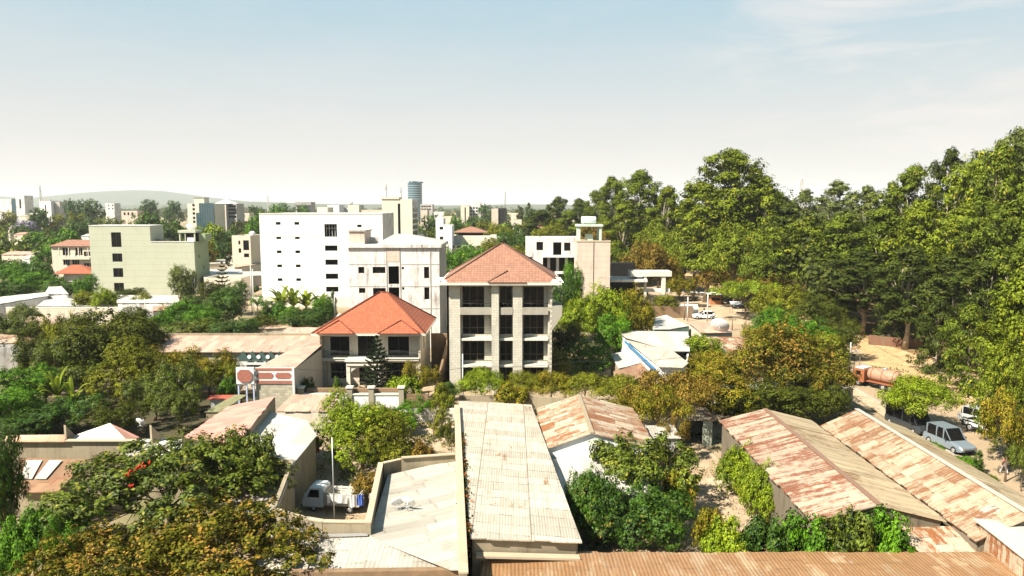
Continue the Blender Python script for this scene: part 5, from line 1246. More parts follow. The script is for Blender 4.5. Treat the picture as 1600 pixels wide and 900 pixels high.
farb('small_villa', 'small pale house with two dark windows on the horizon above the green block', 166, 180, 317.5, Y, 10, 'conc2', grid(0, 0, (321, 326), (171.5, 177.5), Y, pxx(166, Y), .6, .6))
Y = 470
farb('brick_house', 'low orange-brown house with columns right of the small pale horizon house', 191, 216, 329.5, Y, 8, 'conc_tan', grid(0, 0, (334,), (196, 202, 208), Y, pxx(191, Y), .6, .9))
# hazy slab with scaffold
Y = 560; sc_ = farb('scaffolded_building', 'dark scaffolded building in the trees above the left end of the white block', 463, 487, 315.5, Y, 12, 'conc', [])
m_ = MB(); x0, x1 = -(pxx(487, Y) - pxx(463, Y)) / 2, (pxx(487, Y) - pxx(463, Y)) / 2
for i in range(9): x = x0 + (x1 - x0) * i / 8; m_.box(x - .12, x + .12, -1.4, -1.2, 0, pxz(316, Y))
for k_ in range(7): z_ = 4 + k_ * 3.1; m_.box(x0, x1, -1.6, -.2, z_, z_ + .25)
m_.build('scaffold', plain('dark_poles', (.10, .13, .13), .7), sc_)
# roofs behind the white block
for i, (a, b, t, Yy, mt, lb) in enumerate([(497, 513, 324, 300, 'trim', 'low cream building behind the white block, left of a water tank'), (513, 531, 320.5, 330, 'white', 'small white building peeping over the white block'), (545, 562, 320.5, 290, 'beige', 'boxy beige roof structure above the middle of the white block'),
        (566, 598, 328, 280, 'conc_tan', 'brownish parapet building between the boxy roof and the tower block'), (531, 546, 325, 340, 'conc2', 'grey-cream building behind the boxy beige roof structure'),
        (678, 694, 331, 520, 'conc2', 'low grey building right of the beige tower block'), (694, 706, 338, 400, 'cream', 'tiny cream house among palms right of the tower block'), (681, 693, 341, 330, 'white', 'tiny white house nearest the beige tower block')]):
    farb('distant_building', lb, a, b, t, Yy, 10, mt, [])
bt = thing('roof_tank', (pxx(549, 285), 285, pxz(320.5, 290)), 'small white tank over the white block roofline', 'water tank'); MB().lathe([(0.0, 0), (.9, .02), (1.0, 1.2), (.5, 1.6), (0, 1.65)], 14).build('barrel', M['tank'], bt)

# beige building beyond the round tree (362-405)
Y = 225; x0 = pxx(363, Y)
r_ = farb('beige_house', 'beige two-storey house with dark doorways left of the white block', 363, 392, 368, Y, 10, 'cream', [(pxx(373, Y) - x0, pxx(376, Y) - x0, pxz(382, Y), pxz(376, Y)), (pxx(380.5, Y) - x0, pxx(389.5, Y) - x0, pxz(391, Y), pxz(375.5, Y)), (pxx(373, Y) - x0, pxx(377, Y) - x0, pxz(395, Y), pxz(388, Y)), (pxx(381, Y) - x0, pxx(389, Y) - x0, pxz(402, Y), pxz(396, Y))], frame='frame')
tk = thing('roof_tank', (pxx(390, 226), 229, pxz(368, 225) - .5), 'small white tank on the beige two-storey house', 'water tank'); MB().lathe([(0, 0), (.9, .01), (.95, 1.3), (.4, 1.7), (0, 1.72)], 14).build('barrel', M['tank'], tk)
# balcony house left of the green block
def balcony_house():
    Y = 215; x0, x1 = pxx(81, Y), pxx(143, Y); Z = lambda py: pxz(py, Y); cx = (x0 + x1) / 2; W = x1 - x0
    r = thing('balcony_house', (cx, Y, 0), 'two-storey cream balcony house with orange roof left of the green block', 'house')
    hip(None, r, -W / 2 - .4, W / 2 + 1.5, -.6, 8, Z(384.5), Z(375.5), -W / 2 + 2.5, W / 2, 4, M['red_t'] if False else M['brown_t'], caps=False)
    X = lambda px: pxx(px, Y) - x0
    wins = [(X(98), X(110), Z(399), Z(387), ), (X(118), X(129), Z(399), Z(387)), (X(131), X(142), Z(400), Z(393)), (X(98), X(108), Z(414), Z(405)), (X(112), X(123), Z(414), Z(405)), (X(130), X(142), Z(422), Z(411))]
    m_ = MB(); m_.wall((-W / 2, 0, 0), (1, 0, 0), W, Z(385), .25, wins); m_.build('wall', M['cream'], r)
    s = MB(); s.wall((W / 2, .25, 0), (0, 1, 0), 7, Z(385), .25, []); s.build('side_wall', M['cream'], r)
    for w_ in wins:
        g = MB().box(-W / 2 + w_[0], -W / 2 + w_[1], .18, .21, w_[2], w_[3]).build('window', M['glass'], r)
        m_ = MB(); [m_.box(-W / 2 + w_[0] + (w_[1] - w_[0]) * i / 3 - .04, -W / 2 + w_[0] + (w_[1] - w_[0]) * i / 3 + .04, .12, .178, w_[2], w_[3]) for i in (1, 2)]; m_.build('frame', M['frame_w'], g)
    bl = MB().box(X(96) - W / 2, W / 2, -1.2, -.003, Z(405), Z(401.5)).build('balcony', M['cream'], r)
    m_ = MB(); m_.box(X(96) - W / 2, W / 2, -1.2, -1.15, Z(401.5) + .003, Z(401) + .1)
    for px in (96, 111, 126, 141): m_.box(X(px) - W / 2 - .1, X(px) - W / 2 + .1, -1.1, -.9, Z(401), Z(386.5))
    m_.build('posts', M['cream'], r)
balcony_house()
Y = 190; x0, x1 = pxx(86, Y), pxx(143, Y); cx = (x0 + x1) / 2
r_ = thing('orange_roofed_hut', (cx, Y, 0), 'low house with vivid orange hip roof left foot of the green block', 'house')
hip(None, r_, x0 - cx, x1 - cx + 1, -1, 7, pxz(427, Y), pxz(415, Y - 0), -2.2, 0, 3, M['red_t'], caps=False)
m_ = MB(); m_.wall((x0 - cx + 2, 0, 0), (1, 0, 0), x1 - x0 - 2, pxz(427, Y) - .1, .2, [(2, 3.2, .1, 2.2), (5, 6, 1, 2)]); m_.build('wall', M['conc'], r_)
MB().box(x0 - cx + 2.2, x1 - cx, 2, 2.1, 0, 3).build('inner_wall', M['dark'], r_)

# ------------------------------------------------------------------ middle distance roofs and walls, left
def flatroof(name, label, corners, mat, wall='conc2', cat='house', t=.08, u=(1, 0, 0)):
    """corners: (px, py, z) clockwise from the near left: near-left, near-right, far-right, far-left"""
    c = [P3(*k) for k in corners]
    cen = sum(c, V((0, 0, 0))) / len(c)
    ins = [p + (cen - p).normalized() * .3 for p in c]
    return lowhouse(name, label, cat, [(c, M[mat], u)], [[p - V((0, 0, .1)) for p in ins] + [ins[0] - V((0, 0, .1))]], M[wall], t=t)
flatroof('compound_roof', 'long flat cream roof behind the left garden wall', [(58, 478, 3.2), (190, 478, 3.2), (190, 463, 3.6), (75, 463, 3.6)], 'rf_smooth')
flatroof('compound_roof', 'small white roof at the left foot of the green block', [(69, 459, 4.4), (107, 459, 4.4), (96, 447, 5.0), (76, 448, 5.0)], 'rf_smooth')
flatroof('compound_roof', 'cream roof at the foot of the green block, left of the round tree', [(182, 473, 4.2), (280, 473, 4.2), (278, 461, 4.6), (184, 461, 4.6)], 'rf_smooth')
flatroof('compound_roof', 'pinkish shed roof under the cream roof, right of the dark bushes', [(238, 486, 3.3), (264, 484, 3.3), (262, 473, 3.8), (239, 474, 3.8)], 'rf_pink')
flatroof('long_wall_house', 'long low roof with white edge slanting at the far left', [(-20, 478, 3.4), (-20, 466, 3.6), (74, 456, 4.4), (76, 462, 4.2)], 'rf_smooth', u=(1, 1, 0))
gw = root_at('garden_wall', -80, 132, 'long beige compound wall with pale coping left of centre', 'wall')
w_ = MB(); wallstrip(w_, P3(10, 481, 3.2), P3(236, 481, 3.2), .3); w_.build('wall', M['cream'], gw, world=True); MB().beam(P3(10, 480.5, 3.25), P3(236, 480.5, 3.25), .5, .15).build('coping', M['trim'], gw, world=True)
flatroof('garage', 'pale pinkish flat roof behind the sparse tree at left', [(25, 516, 2.8), (80, 517, 2.8), (99, 496, 3.2), (46, 494, 3.2)], 'rf_pinkw', 'conc_w')
flatroof('garage', 'tan roof at the left edge beside the pale pinkish roof', [(-20, 514, 2.8), (14, 522, 2.8), (30, 504, 3.2), (-20, 502, 3.2)], 'rf_tan', 'conc_w')
flatroof('gable_house', 'rust-tan roofed house with grey wall at the left edge', [(-30, 536, 3.6), (30, 536, 3.6), (26, 523, 4.2), (-30, 522, 4.2)], 'rf_tan', 'conc')
flatroof('gable_house_slope', 'small rust-coloured roof slope beside the leaning pale pole at left', [(30, 549, 3.0), (62, 537, 3.2), (50, 524, 3.8), (27, 530, 4.0)], 'rf_tan', 'conc')
w_ = MB(); wallstrip(w_, P3(-20, 545, 3.3), P3(27, 541, 3.4), .2); r_ = root_at('grey_side_wall', -54, 91, 'grey wall in shade below the rust-tan roof at the left edge', 'wall'); w_.build('wall', M['conc2'], r_, world=True)
# between the green and white blocks
flatroof('back_house', 'white flat roof with green edge right of the green block', [(318, 412, 4.5), (352, 411, 4.5), (352, 402, 5), (318, 400, 5)], 'rf_smooth', 'cream')
flatroof('back_house', 'pinkish roofed house between the green and white blocks', [(330, 398, 5), (364, 399, 5), (358, 391, 5.6), (334, 391, 5.6)], 'rf_pink', 'cream')
flatroof('back_house', 'long cream roof with yellow fascia behind the small dark conifer', [(318, 434, 4.2), (380, 431, 4.2), (378, 421, 4.8), (318, 421, 4.8)], 'rf_smooth', 'cream')
flatroof('back_house', 'tan roof against the left edge of the white block', [(366, 418, 4.2), (408, 412, 4.2), (408, 402, 4.8), (372, 404, 4.8)], 'rf_pinkw', 'cream')
r_ = block('yellow_walled_house', 'yellow-cream house wall with doors behind the conifer between green and white blocks', pxx(318, 170), pxx(376, 170), 170, 8, pxz(434, 170), 'cream', [(2, 3, 0.1, 2), (6.3, 7.4, .1, 2.1)])
flatroof('terrace_roof', 'pale roofs left of the white block base', [(372, 432, 3), (409, 430, 3), (409, 424, 3.4), (380, 424, 3.4)], 'rf_smooth', 'cream')
wb = root_at('block_wall', -48, 158, 'low pale wall along the foot of the white block', 'wall'); w_ = MB(); wallstrip(w_, V((-57, 160, 2.2)), V((-34, 160, 2.2)), .3); w_.build('wall', M['trim'], wb, world=True)
flatroof('tan_roof', 'orange-tan dirt-coloured roof left of the villa roof', [(404, 514, 2.5), (455, 512, 2.5), (458, 500, 2.9), (405, 502, 2.9)], 'rf_tan', 'cream')
# far-left hillside bungalows half hidden in trees
for i, (a, b, t, Yy, mt, wl, lb) in enumerate([(21, 38, 363.5, 330, 'rf_pink', 'cream', 'tiny pink-roofed bungalow deep in the trees at far left'), (12, 16, 354.5, 380, 'rf_pinkw', 'cream', 'tiny salmon roof above the pink-roofed bungalow'), (0, 48, 394, 250, 'rf_pinkw', 'cream', 'broad pinkish roof among trees at the left edge'),
     (126, 142, 366, 300, 'rf_smooth', 'white', 'white shed roof just left of the green block top'), (30, 50, 336, 520, 'rf_pinkw', 'cream', 'pinkish gabled roof below the narrow pale horizon block'), (44, 66, 333, 540, 'rf_smooth', 'cream', 'pale roof left of the white ornate tower'),
     (30, 45, 400, 245, 'rf_smooth', 'white', 'white roof scrap among the left trees'), (757, 782, 369, 300, 'rf_pinkw', 'trim', 'long cream roof right of the hip-roofed building'), (840, 850, 352, 260, 'rf_pink', 'cream', 'pink roof glimpsed between trees left of the grove'), (690, 700, 381, 230, 'rf_smooth', 'trim', 'pale roof scrap right of the unfinished grey block')]):
    p0, p1 = P3(a, t + 5, pxz(t, Yy) * .0 + 4.0), None
    x0, x1 = pxx(a, Yy), pxx(b, Yy); zt = max(pxz(t, Yy), 2.6)
    lowhouse('bungalow', lb, 'house', [([V((x0, Yy, zt - .8)), V((x1, Yy, zt - .8)), V((x1, Yy + 5, zt)), V((x0, Yy + 5, zt))], M[mt], (1, 0, 0))], [[V((x0 + .2, Yy + .3, zt - .9)), V((x1 - .2, Yy + .3, zt - .9)), V((x1 - .2, Yy + 4.7, zt - .2))]], M[wl])
# walls by the junction
bw = root_at('brown_wall', 31, 150, 'brown brick wall in front of the open concrete frame, near the junction', 'wall'); w_ = MB(); wallstrip(w_, P3(1010, 497, 0) + V((0, 0, 2.4)), P3(1082, 497, 0) + V((0, 0, 2.4)), .3); w_.build('wall', plaster('brown_wall_render', (.22, .14, .08), amt=.5), bw, world=True)
bw = root_at('white_stall', 31, 175, 'white stall roofs behind the brown wall at the junction', 'stall'); w_ = MB(); MB().slab([P3(1056, 483, 1.8), P3(1092, 483, 1.8), P3(1090, 475, 2.4), P3(1058, 475, 2.4)], .08).build('roof', M['rf_smooth'], bw, world=True); wallstrip(w_, P3(1057, 483, 1.7), P3(1091, 483, 1.7)); w_.build('wall', M['white'], bw, world=True)
tw = root_at('truck_yard_shed', 29, 77, 'long white container-like shed under the orange-brown tree', 'shed'); MB().box(21.5, 28.3, 76.2, 78.2, 1.2, 2.75).build('wall', M['white'], tw, world=True); MB().box(21.7, 28.1, 76.4, 78, 0, 1.19).build('base', M['dark'], tw, world=True)
sw = root_at('roadside_wall', 36.9, 80, 'grey concrete wall end beside the road behind the rusty sheds', 'wall'); w_ = MB(); wallstrip(w_, V((29, 83, 2.6)), V((36.6, 83, 2.6)), .3); wallstrip(w_, V((36.6, 83, 2.6)), V((36.8, 78, 2.4)), .3); w_.build('wall', M['conc'], sw, world=True)
bk = root_at('work_kiosk', 13, 62, 'grey planked hut between the gabled shed and the courtyard tree', 'hut'); m_ = MB().box(11.8, 14.0, 60.2, 62.5, 0, 2.6); m_.build('wall', M['conc'], bk, world=True); MB().slab([(11.6, 60, 2.65), (14.2, 60, 2.65), (14.2, 62.8, 2.9), (11.6, 62.8, 2.9)], .06).build('roof', M['rf_grey'], bk, world=True)
bk = root_at('green_hut', 16.2, 67, 'pale green hut with dark open front under the orange-brown tree', 'hut'); m_ = MB(); wallstrip(m_, V((14.2, 66, 2.5)), V((15.8, 66, 2.5))); wallstrip(m_, V((14.2, 66, 2.5)), V((14.2, 70, 2.5))); wallstrip(m_, V((17.6, 66, 2.5)), V((18.4, 66, 2.5))); wallstrip(m_, V((18.4, 66, 2.5)), V((18.4, 70, 2.5))); wallstrip(m_, V((14.2, 70, 2.5)), V((18.4, 70, 2.5))); m_.build('wall', plaster('pale_sage_paint', (.50, .54, .42), amt=.4), bk, world=True); MB().slab([(14, 65.7, 2.52), (18.7, 65.7, 2.52), (18.7, 70.3, 2.8), (14, 70.3, 2.8)], .06).build('roof', M['rf_tan'], bk, world=True)
rw = root_at('grove_wall', 62, 108, 'low red-brown wall in the shade under the eucalyptus grove', 'wall'); w_ = MB(); wallstrip(w_, V((57, 116, 1.5)), V((76, 104, 1.5)), .25); w_.build('wall', plaster('red_earth_wall', (.17, .08, .045), amt=.4), rw, world=True)
# ------------------------------------------------------------------ vegetation, foreground
T = tree
t1 = T(262, 45.5, 694, 350, 'near_a', 'mixed', 'big tree with red flowers and yellow-green top in the bottom left', 'flowering_tree', rot=.4)
fl = MB(); rnd = random.Random(4)
for px, py in ((203, 742), (207, 763), (219, 731), (229, 729)):
    p = atY(px, py, 42.2)
    for _ in range(5):
        q = p + V((rnd.uniform(-.2, .2), rnd.uniform(-.2, .2), rnd.uniform(-.1, .15))); fl.tube([q, q + V((rnd.uniform(-.07, .07), rnd.uniform(-.07, .07), .16))], [.05, .03], 5)
fo = fl.build('flowers', L['redf'], t1, world=True)
fo.data.transform(Matrix.Rotation(-.4, 4, 'Z'))
T(375, 48.5, 676, 130, 'near_o', 'mixed', 'sparser right-hand crown with bare limbs beside the red-flowered tree', rot=1.0)
T(335, 37.2, 806, 360, 'near_b', 'orange', 'tree full of orange-brown tips along the bottom left edge', rot=2.0)
T(150, 37.6, 838, 250, 'near_b', 'orange', 'dusty orange-tipped tree between the bright bush and the bottom edge', rot=3.0)
T(52, 40.5, 800, 120, 'near_m', 'bright', 'bright green young tree in the bottom left corner', rot=1)
T(112, 40.0, 795, 80, 'open', 'bright', 'sprig of bright green bush left of the red-flowered tree', rot=2)
T(2, 44, 672, 70, 'mid_b', 'mango', 'dark tree cut by the left edge beside the brown roof')
T(1000, 46.8, 765, 180, 'near_m', 'mango', 'dense dark green mango tree above the orange roof', 'mango_tree', rot=.5)
T(925, 46.8, 740, 110, 'near_m', 'mango', 'left shoulder of dark green mango with pale new leaves', 'mango_tree', rot=1.5)
T(1006, 51.5, 686, 170, 'near_o', 'mixed', 'loose ochre-tipped tree with gaps behind the dark mango tree', rot=2.2)
T(1062, 50, 735, 56, 'bush2', 'ochre', 'small ochre tree at the courtyard side of the dark mango tree', rot=4)
T(1108, 44.0, 793, 56, 'bush', 'ochre', 'ochre-brown bush by the courtyard corner', 'shrub', 'shrub')
hd = 'trees and bushes along the edge of the orange roof'
T(1170, 54.5, 697, 100, 'near_m', 'lime', 'upper yellow-green mango tree beside the courtyard', 'mango_tree', rot=.2)
T(1200, 49.8, 728, 96, 'near_m', 'lime', 'lower yellow-green mango tree against the red-rust roof', 'mango_tree', rot=1.2)
T(1136, 40.6, 815, 84, 'bush', 'lime', 'lime-green bush at the end of the courtyard', 'shrub', 'shrub', hd)
T(1192, 40.4, 806, 90, 'bush', 'mango', 'first dark green bush of the hedge, right of the lime bush', 'shrub', 'shrub', hd)
T(1258, 40.0, 803, 92, 'bush2', 'bright', 'second bush of the hedge above the orange roof', 'shrub', 'shrub', hd)
T(1325, 39.9, 800, 98, 'bush', 'mixed', 'third and tallest bush of the hedge, in front of the red-rust gable', 'shrub', 'shrub', hd)
T(1392, 39.8, 800, 96, 'bush2', 'bright', 'last bush of the hedge before the small rusty roof', 'shrub', 'shrub', hd)
# yard trees
T(522, 62.5, 610, 92, 'round', 'lime', 'tall lime-green tree left in the yard clump', rot=.3)
T(565, 60.0, 634, 132, 'round', 'lime', 'wide lime and olive tree hanging over the parked mini truck', rot=1.3)
T(618, 60.0, 648, 112, 'round', 'olive', 'olive-green tree on the right side of the yard clump', rot=2.3)
T(588, 63, 634, 90, 'feather', 'olive', 'feathery olive tree at the back of the yard clump', rot=.3)
T(620, 69.5, 640, 75, 'bush', 'bright', 'green bush between yard clump and villa gate', 'shrub', 'shrub')
T(690, 69.5, 600, 42, 'euc_l', 'olive', 'slender upright tree at the near end of the long wall')
T(705, 63, 655, 40, 'open', 'dolive', 'small dark tree against the long wall')
T(700, 75.5, 598, 40, 'euc_l', 'mango', 'thin dark tree below the four-storey house corner')
T(655, 74, 622, 60, 'open', 'bright', 'leafy shrub leaning over the brown slatted gate', 'shrub', 'shrub')
T(573, 52.5, 742, 52, 'bush', 'brown', 'orange-yellow bush beside the mini truck bed', 'shrub', 'shrub')
for px, py in ((640, 716), (668, 708), (600, 757)): pass
T(660, 58.5, 690, 40, 'bush', 'brown', 'dry orange bush right of the yard clump', 'shrub', 'shrub')
# villa garden
araucaria(V((atY(590, 600, 82).x, 82, 0)), atY(590, 524, 82).z, 2.35, 'dark spiky tiered conifer in front of the red-roofed villa')
T(655, 81, 566, 70, 'open', 'ochre', 'yellow and orange flowering shrub at the villa corner', 'shrub', 'shrub', rot=3)
T(632, 79.5, 586, 60, 'bush', 'lime', 'bright shrub in front of the villa right bay', 'shrub', 'shrub')
for px, w_, lb in ((482, 26, 'dark clipped ball shrub by the archway'), (487, 12, 'small pale ball shrub behind the garden wall'), (527, 22, 'clipped dark shrub left of the villa porch')):
    T(px, 78.6, 590 + (w_ < 20) * 14, w_, 'bush2', 'mango' if w_ > 20 else 'olive', lb, 'shrub', 'shrub')
# feathery row below the four-storey house
rw = 'row of feathery trees under the four-storey house'
for i, (px, Y, top, w_, pr_, lf, lb) in enumerate([(752, 79, 577, 84, 'feather', 'lime', 'bright lime feathery tree at the left end of the row'), (820, 79.5, 582, 80, 'feather', 'olive', 'olive feathery tree second in the row'), (862, 79, 580, 78, 'feather', 'ochre', 'ochre feathery tree third in the row'),
      (915, 78.5, 583, 86, 'feather', 'olive', 'wide olive feathery tree fourth in the row'), (968, 77.5, 586, 84, 'feather', 'olive', 'olive-green feathery tree at the right end of the row'), (800, 76.5, 600, 60, 'bush', 'ochre', 'low ochre shrub filling the row, in front')]):
    T(px, Y, top, w_, pr_, lf, lb, 'feathery_tree', 'tree', rw, rot=i * 1.1)
T(985, 71, 612, 80, 'feather', 'ochre', 'small dark ochre tree at the corner of the gabled shed', rot=.8)
T(912, 92, 533, 92, 'round', 'bright', 'dense round bright green tree right of the four-storey house', rot=.5)
T(868, 90, 545, 50, 'mid_b', 'olive', 'olive tree hugging the right side of the four-storey house')
T(885, 99, 505, 60, 'mid_b', 'dolive', 'dark olive tree between four-storey house and the round bright tree')
T(905, 108, 468, 76, 'mid_a', 'lime', 'tall yellow-green tree below the tan tower, left one')
T(945, 110, 447, 90, 'mid_a', 'lime', 'tall yellow-green tree below the tan tower, middle one')
T(985, 111, 452, 80, 'mid_a', 'ochre', 'tree with golden patches below the tan tower, right one')
T(1000, 118, 480, 60, 'mid_b', 'mango', 'dark glossy tree left of the rounded white gable')
T(880, 118, 432, 50, 'mid_b', 'mango', 'dark climber-like tree against the gutted block')
T(895, 128, 410, 36, 'mid_b', 'bright', 'green tree reaching into the gutted block openings')
T(958, 100, 492, 60, 'mid_b', 'bright', 'green tree behind the round bright tree')
T(930, 118, 470, 60, 'mid_b', 'mango', 'dark tree filling behind the yellow-green trees')
# orange-brown courtyard trees
T(1048, 68.5, 582, 150, 'spread', 'brown', 'spreading orange-brown tree with bare forked trunk by the gabled shed', rot=.5)
T(1030, 65.5, 606, 120, 'spread', 'ochre', 'smaller spreading tree with bare trunk just right of the gabled shed', rot=2.6)
T(1112, 73, 575, 140, 'mid_a', 'ochre', 'orange-olive tree right of the spreading orange-brown tree', rot=1.5)
T(1225, 79, 508, 160, 'mid_a', 'orange', 'largest gold-brown tree left of the road', rot=2.5)
T(1172, 83, 545, 100, 'mid_a', 'ochre', 'gold-green tree between the blue-trimmed house and the largest gold-brown tree')
T(1285, 76, 560, 110, 'mid_c', 'orange', 'gold-brown tree with low branches over the rusty shed', rot=3.5)
T(1215, 73, 600, 120, 'mid_b', 'dolive', 'dark shaded understorey tree below the gold-brown trees')
T(1160, 71.5, 610, 80, 'mid_b', 'dolive', 'dark tree above the white container-like shed')
T(1290, 72.5, 600, 80, 'mid_b', 'dolive', 'dark tree at the far end of the rusty sheds')
T(1098, 93, 523, 68, 'mid_b', 'lime', 'small fresh green tree in front of the white house')
T(1108, 86, 548, 90, 'mid_a', 'ochre', 'ochre canopy in front of the small fresh green tree')
T(1055, 62, 650, 60, 'open', 'brown', 'thin brown tree with low twigs at the hut')
# road trees
T(1437, 71.5, 590, 118, 'feather', 'lime', 'bright green fine-leaved tree beside the road and parked van', rot=.9)
T(1412, 73, 612, 60, 'feather', 'lime', 'smaller bright green tree left of the fine-leaved tree by the road', rot=1.9)
T(1600, 63, 420, 150, 'road', 'euc_y', 'bright green tree cut by the right edge, upper crown', rot=1)
T(1592, 60.5, 530, 120, 'round', 'euc_y', 'leafy tree overhanging the road at the right edge', rot=2)
T(1578, 57, 610, 90, 'open', 'ochre', 'thin yellowing branches hanging over the pedestrian at right', rot=2)
T(1600, 55, 680, 50, 'open', 'mixed', 'low foliage at the right edge below the overhanging tree')
T(1530, 58.5, 704, 18, 'euc_l', 'mango', 'slim cypress-like shrub by the parked van', 'shrub', 'shrub')
T(1508, 60, 716, 56, 'bush', 'bright', 'green hedge bush behind the ridge by the parked van', 'shrub', 'shrub')
T(1452, 63.5, 690, 44, 'bush', 'bright', 'bright bush on the kerb between the fine-leaved tree and the van', 'shrub', 'shrub')
T(1535, 56.5, 748, 50, 'bush', 'mixed', 'dusty bush at the road edge below the slim cypress-like shrub', 'shrub', 'shrub')
T(1478, 60.5, 722, 40, 'bush', 'mango', 'dark hedge bush beside the rust roof ridge', 'shrub', 'shrub')

# ------------------------------------------------------------------ eucalyptus grove
gv = 'eucalyptus trees of the grove right of the road'
GR = [ # px, Y, top, width, proto, leaf, label
 (872, 300, 309, 42, 'euc_a', 'euc_d', 'first tall tree at the left end of the grove, dark olive'),
 (905, 290, 312, 40, 'euc_b', 'euc_d', 'second narrow dark tree at the left end of the grove'),
 (930, 262, 300, 44, 'euc_b', 'euc', 'olive tree just left of the first high pair of the grove'),
 (955, 228, 279, 56, 'euc_a', 'euc', 'pointed tall tree right above the tan tower'),
 (1000, 212, 269, 76, 'euc_a', 'euc', 'rounded tall tree between the tan tower and the open concrete frame'),
 (1042, 205, 294, 62, 'euc_b', 'euc_y', 'yellow-green tree right of the rounded tall tree'),
 (975, 200, 320, 70, 'euc_b', 'euc_y', 'yellow-green lower tree behind the tan tower'),
 (1070, 215, 318, 60, 'euc_b', 'euc', 'tree in the dip of the skyline left of the tallest eucalyptus'),
 (1142, 172, 238, 118, 'euc_a', 'euc_y', 'tallest broad eucalyptus of the grove, standing proud of the skyline'),
 (1105, 168, 290, 80, 'euc_b', 'euc_y', 'left shoulder of the tallest eucalyptus'),
 (1185, 170, 282, 84, 'euc_d', 'euc_y', 'right shoulder of the tallest eucalyptus'),
 (1212, 178, 302, 60, 'euc_b', 'euc', 'sloping tree right of the tallest eucalyptus, beside the mast'),
 (1262, 210, 305, 70, 'euc_c', 'euc_g', 'grey-green airy tree right behind the lattice mast'),
 (1300, 205, 292, 90, 'euc_c', 'euc_g', 'loose rounded grey-green crown right of the lattice mast'),
 (1345, 180, 300, 70, 'euc_c', 'euc_g', 'thin airy crown in the middle of the right skyline'),
 (1385, 160, 294, 66, 'euc_c', 'euc', 'spiky olive crown left of the climbing skyline'),
 (1425, 140, 270, 74, 'euc_b', 'euc', 'first high crown where the skyline climbs to the right'),
 (1478, 128, 236, 78, 'euc_c', 'euc_d', 'dark crown with sky gap beneath, upper right'),
 (1532, 118, 240, 92, 'euc_d', 'euc_y', 'broad yellow-green crown right of the dark crown'),
 (1588, 112, 208, 96, 'euc_a', 'euc_g', 'highest crown at the right edge'),
 (1560, 108, 232, 76, 'euc_b', 'euc', 'crown just left of the highest crown at the right edge'),
 (1255, 150, 350, 110, 'euc_d', 'euc_y', 'golden-green lower tree in front of the mast'),
 (1320, 140, 345, 110, 'euc_d', 'euc', 'olive lower tree in front of the airy crowns'),
 (1380, 132, 335, 90, 'euc_b', 'euc', 'tree with pale forked trunk above the tanker truck'),
 (1440, 120, 318, 100, 'euc_d', 'euc_y', 'yellow-green mid-height tree under the dark crown'),
 (1505, 110, 330, 110, 'euc_d', 'euc_y', 'broad golden-green tree in the second row at right'),
 (1570, 100, 320, 110, 'euc_d', 'euc', 'broad olive tree in the second row at the right edge'),
 (1228, 165, 325, 80, 'euc_b', 'euc_d', 'dark tree in the dip behind the golden-green lower tree'),
 (1350, 125, 400, 90, 'euc_b', 'euc_d', 'dark lower tree behind the tanker truck'),
 (1420, 112, 395, 90, 'euc_b', 'euc_d', 'dark lower tree right behind the earth verge'),
 (1490, 100, 400, 100, 'euc_b', 'euc_d', 'dark drooping tree over the verge'),
 (1545, 92, 410, 90, 'euc_b', 'euc_d', 'dark drooping tree near the right end of the verge'),
 (1300, 135, 410, 80, 'euc_l', 'euc_d', 'dark understorey tree left of the tanker truck'),
 (1085, 180, 345, 80, 'mid_a', 'euc_y', 'bright yellow-green crown at mid height above the road junction'),
 (1150, 158, 350, 100, 'mid_a', 'euc_y', 'green crown filling under the tallest eucalyptus'),
 (1030, 190, 350, 80, 'mid_a', 'euc_y', 'yellow-green crown above the open concrete frame'),
 (1205, 150, 385, 80, 'mid_b', 'euc', 'olive crown low in the middle of the grove'),
 (1465, 96, 470, 60, 'euc_l', 'euc_d', 'hanging dark foliage above the verge, left'),
 (1515, 86, 480, 70, 'euc_l', 'euc', 'hanging olive foliage above the verge, right'),
 (1400, 118, 460, 60, 'euc_l', 'euc_d', 'dark foliage at the back of the verge'),
 (1600, 88, 380, 80, 'euc_b', 'euc', 'olive tree at the right edge above the overhanging bright tree'),
]
for i, (px, Y, top, w_, pr_, lf, lb) in enumerate(GR):
    e = pr_.startswith('euc'); T(px, Y, top - (7 if 1225 < px < 1440 else 0), w_ * (1.22 if px > 1050 else 1.1), pr_, lf, lb, 'eucalyptus_tree' if e else 'broadleaf_tree', 'tree', gv, 'bark_w' if e else 'bark')
T(925, 178, 352, 56, 'mid_b', 'brown', 'brownish tree immediately behind the tan tower')
T(1010, 168, 378, 90, 'mid_a', 'brown', 'brown-leaved tree behind the open concrete frame')
T(1040, 172, 395, 60, 'mid_a', 'ochre', 'golden tree right behind the concrete columns')
T(960, 175, 385, 60, 'mid_b', 'euc', 'green tree between tan tower and concrete frame')
T(1062, 160, 432, 54, 'mid_c', 'ochre', 'golden-brown small tree at the junction, right of the concrete frame')
T(1040, 145, 460, 40, 'mid_b', 'olive', 'small shrubby tree below the concrete columns')
T(1130, 165, 405, 90, 'mid_a', 'brown', 'reddish-brown tree above the junction')
T(1190, 150, 412, 90, 'mid_a', 'brown', 'reddish-brown tree right of the junction')
T(1165, 142, 438, 110, 'spread', 'lime', 'flat-topped lime-green tree shading the junction kiosks', rot=.4)
T(1225, 128, 445, 110, 'mid_a', 'olive', 'olive tree right of the flat-topped lime tree')
T(1280, 118, 460, 90, 'mid_a', 'dolive', 'dark olive tree behind the largest gold-brown tree')
T(1215, 108, 482, 90, 'mid_a', 'bright', 'green tree over the roadside, left of the dark olive tree')
T(1265, 100, 500, 90, 'mid_a', 'bright', 'green tree beyond the largest gold-brown tree')
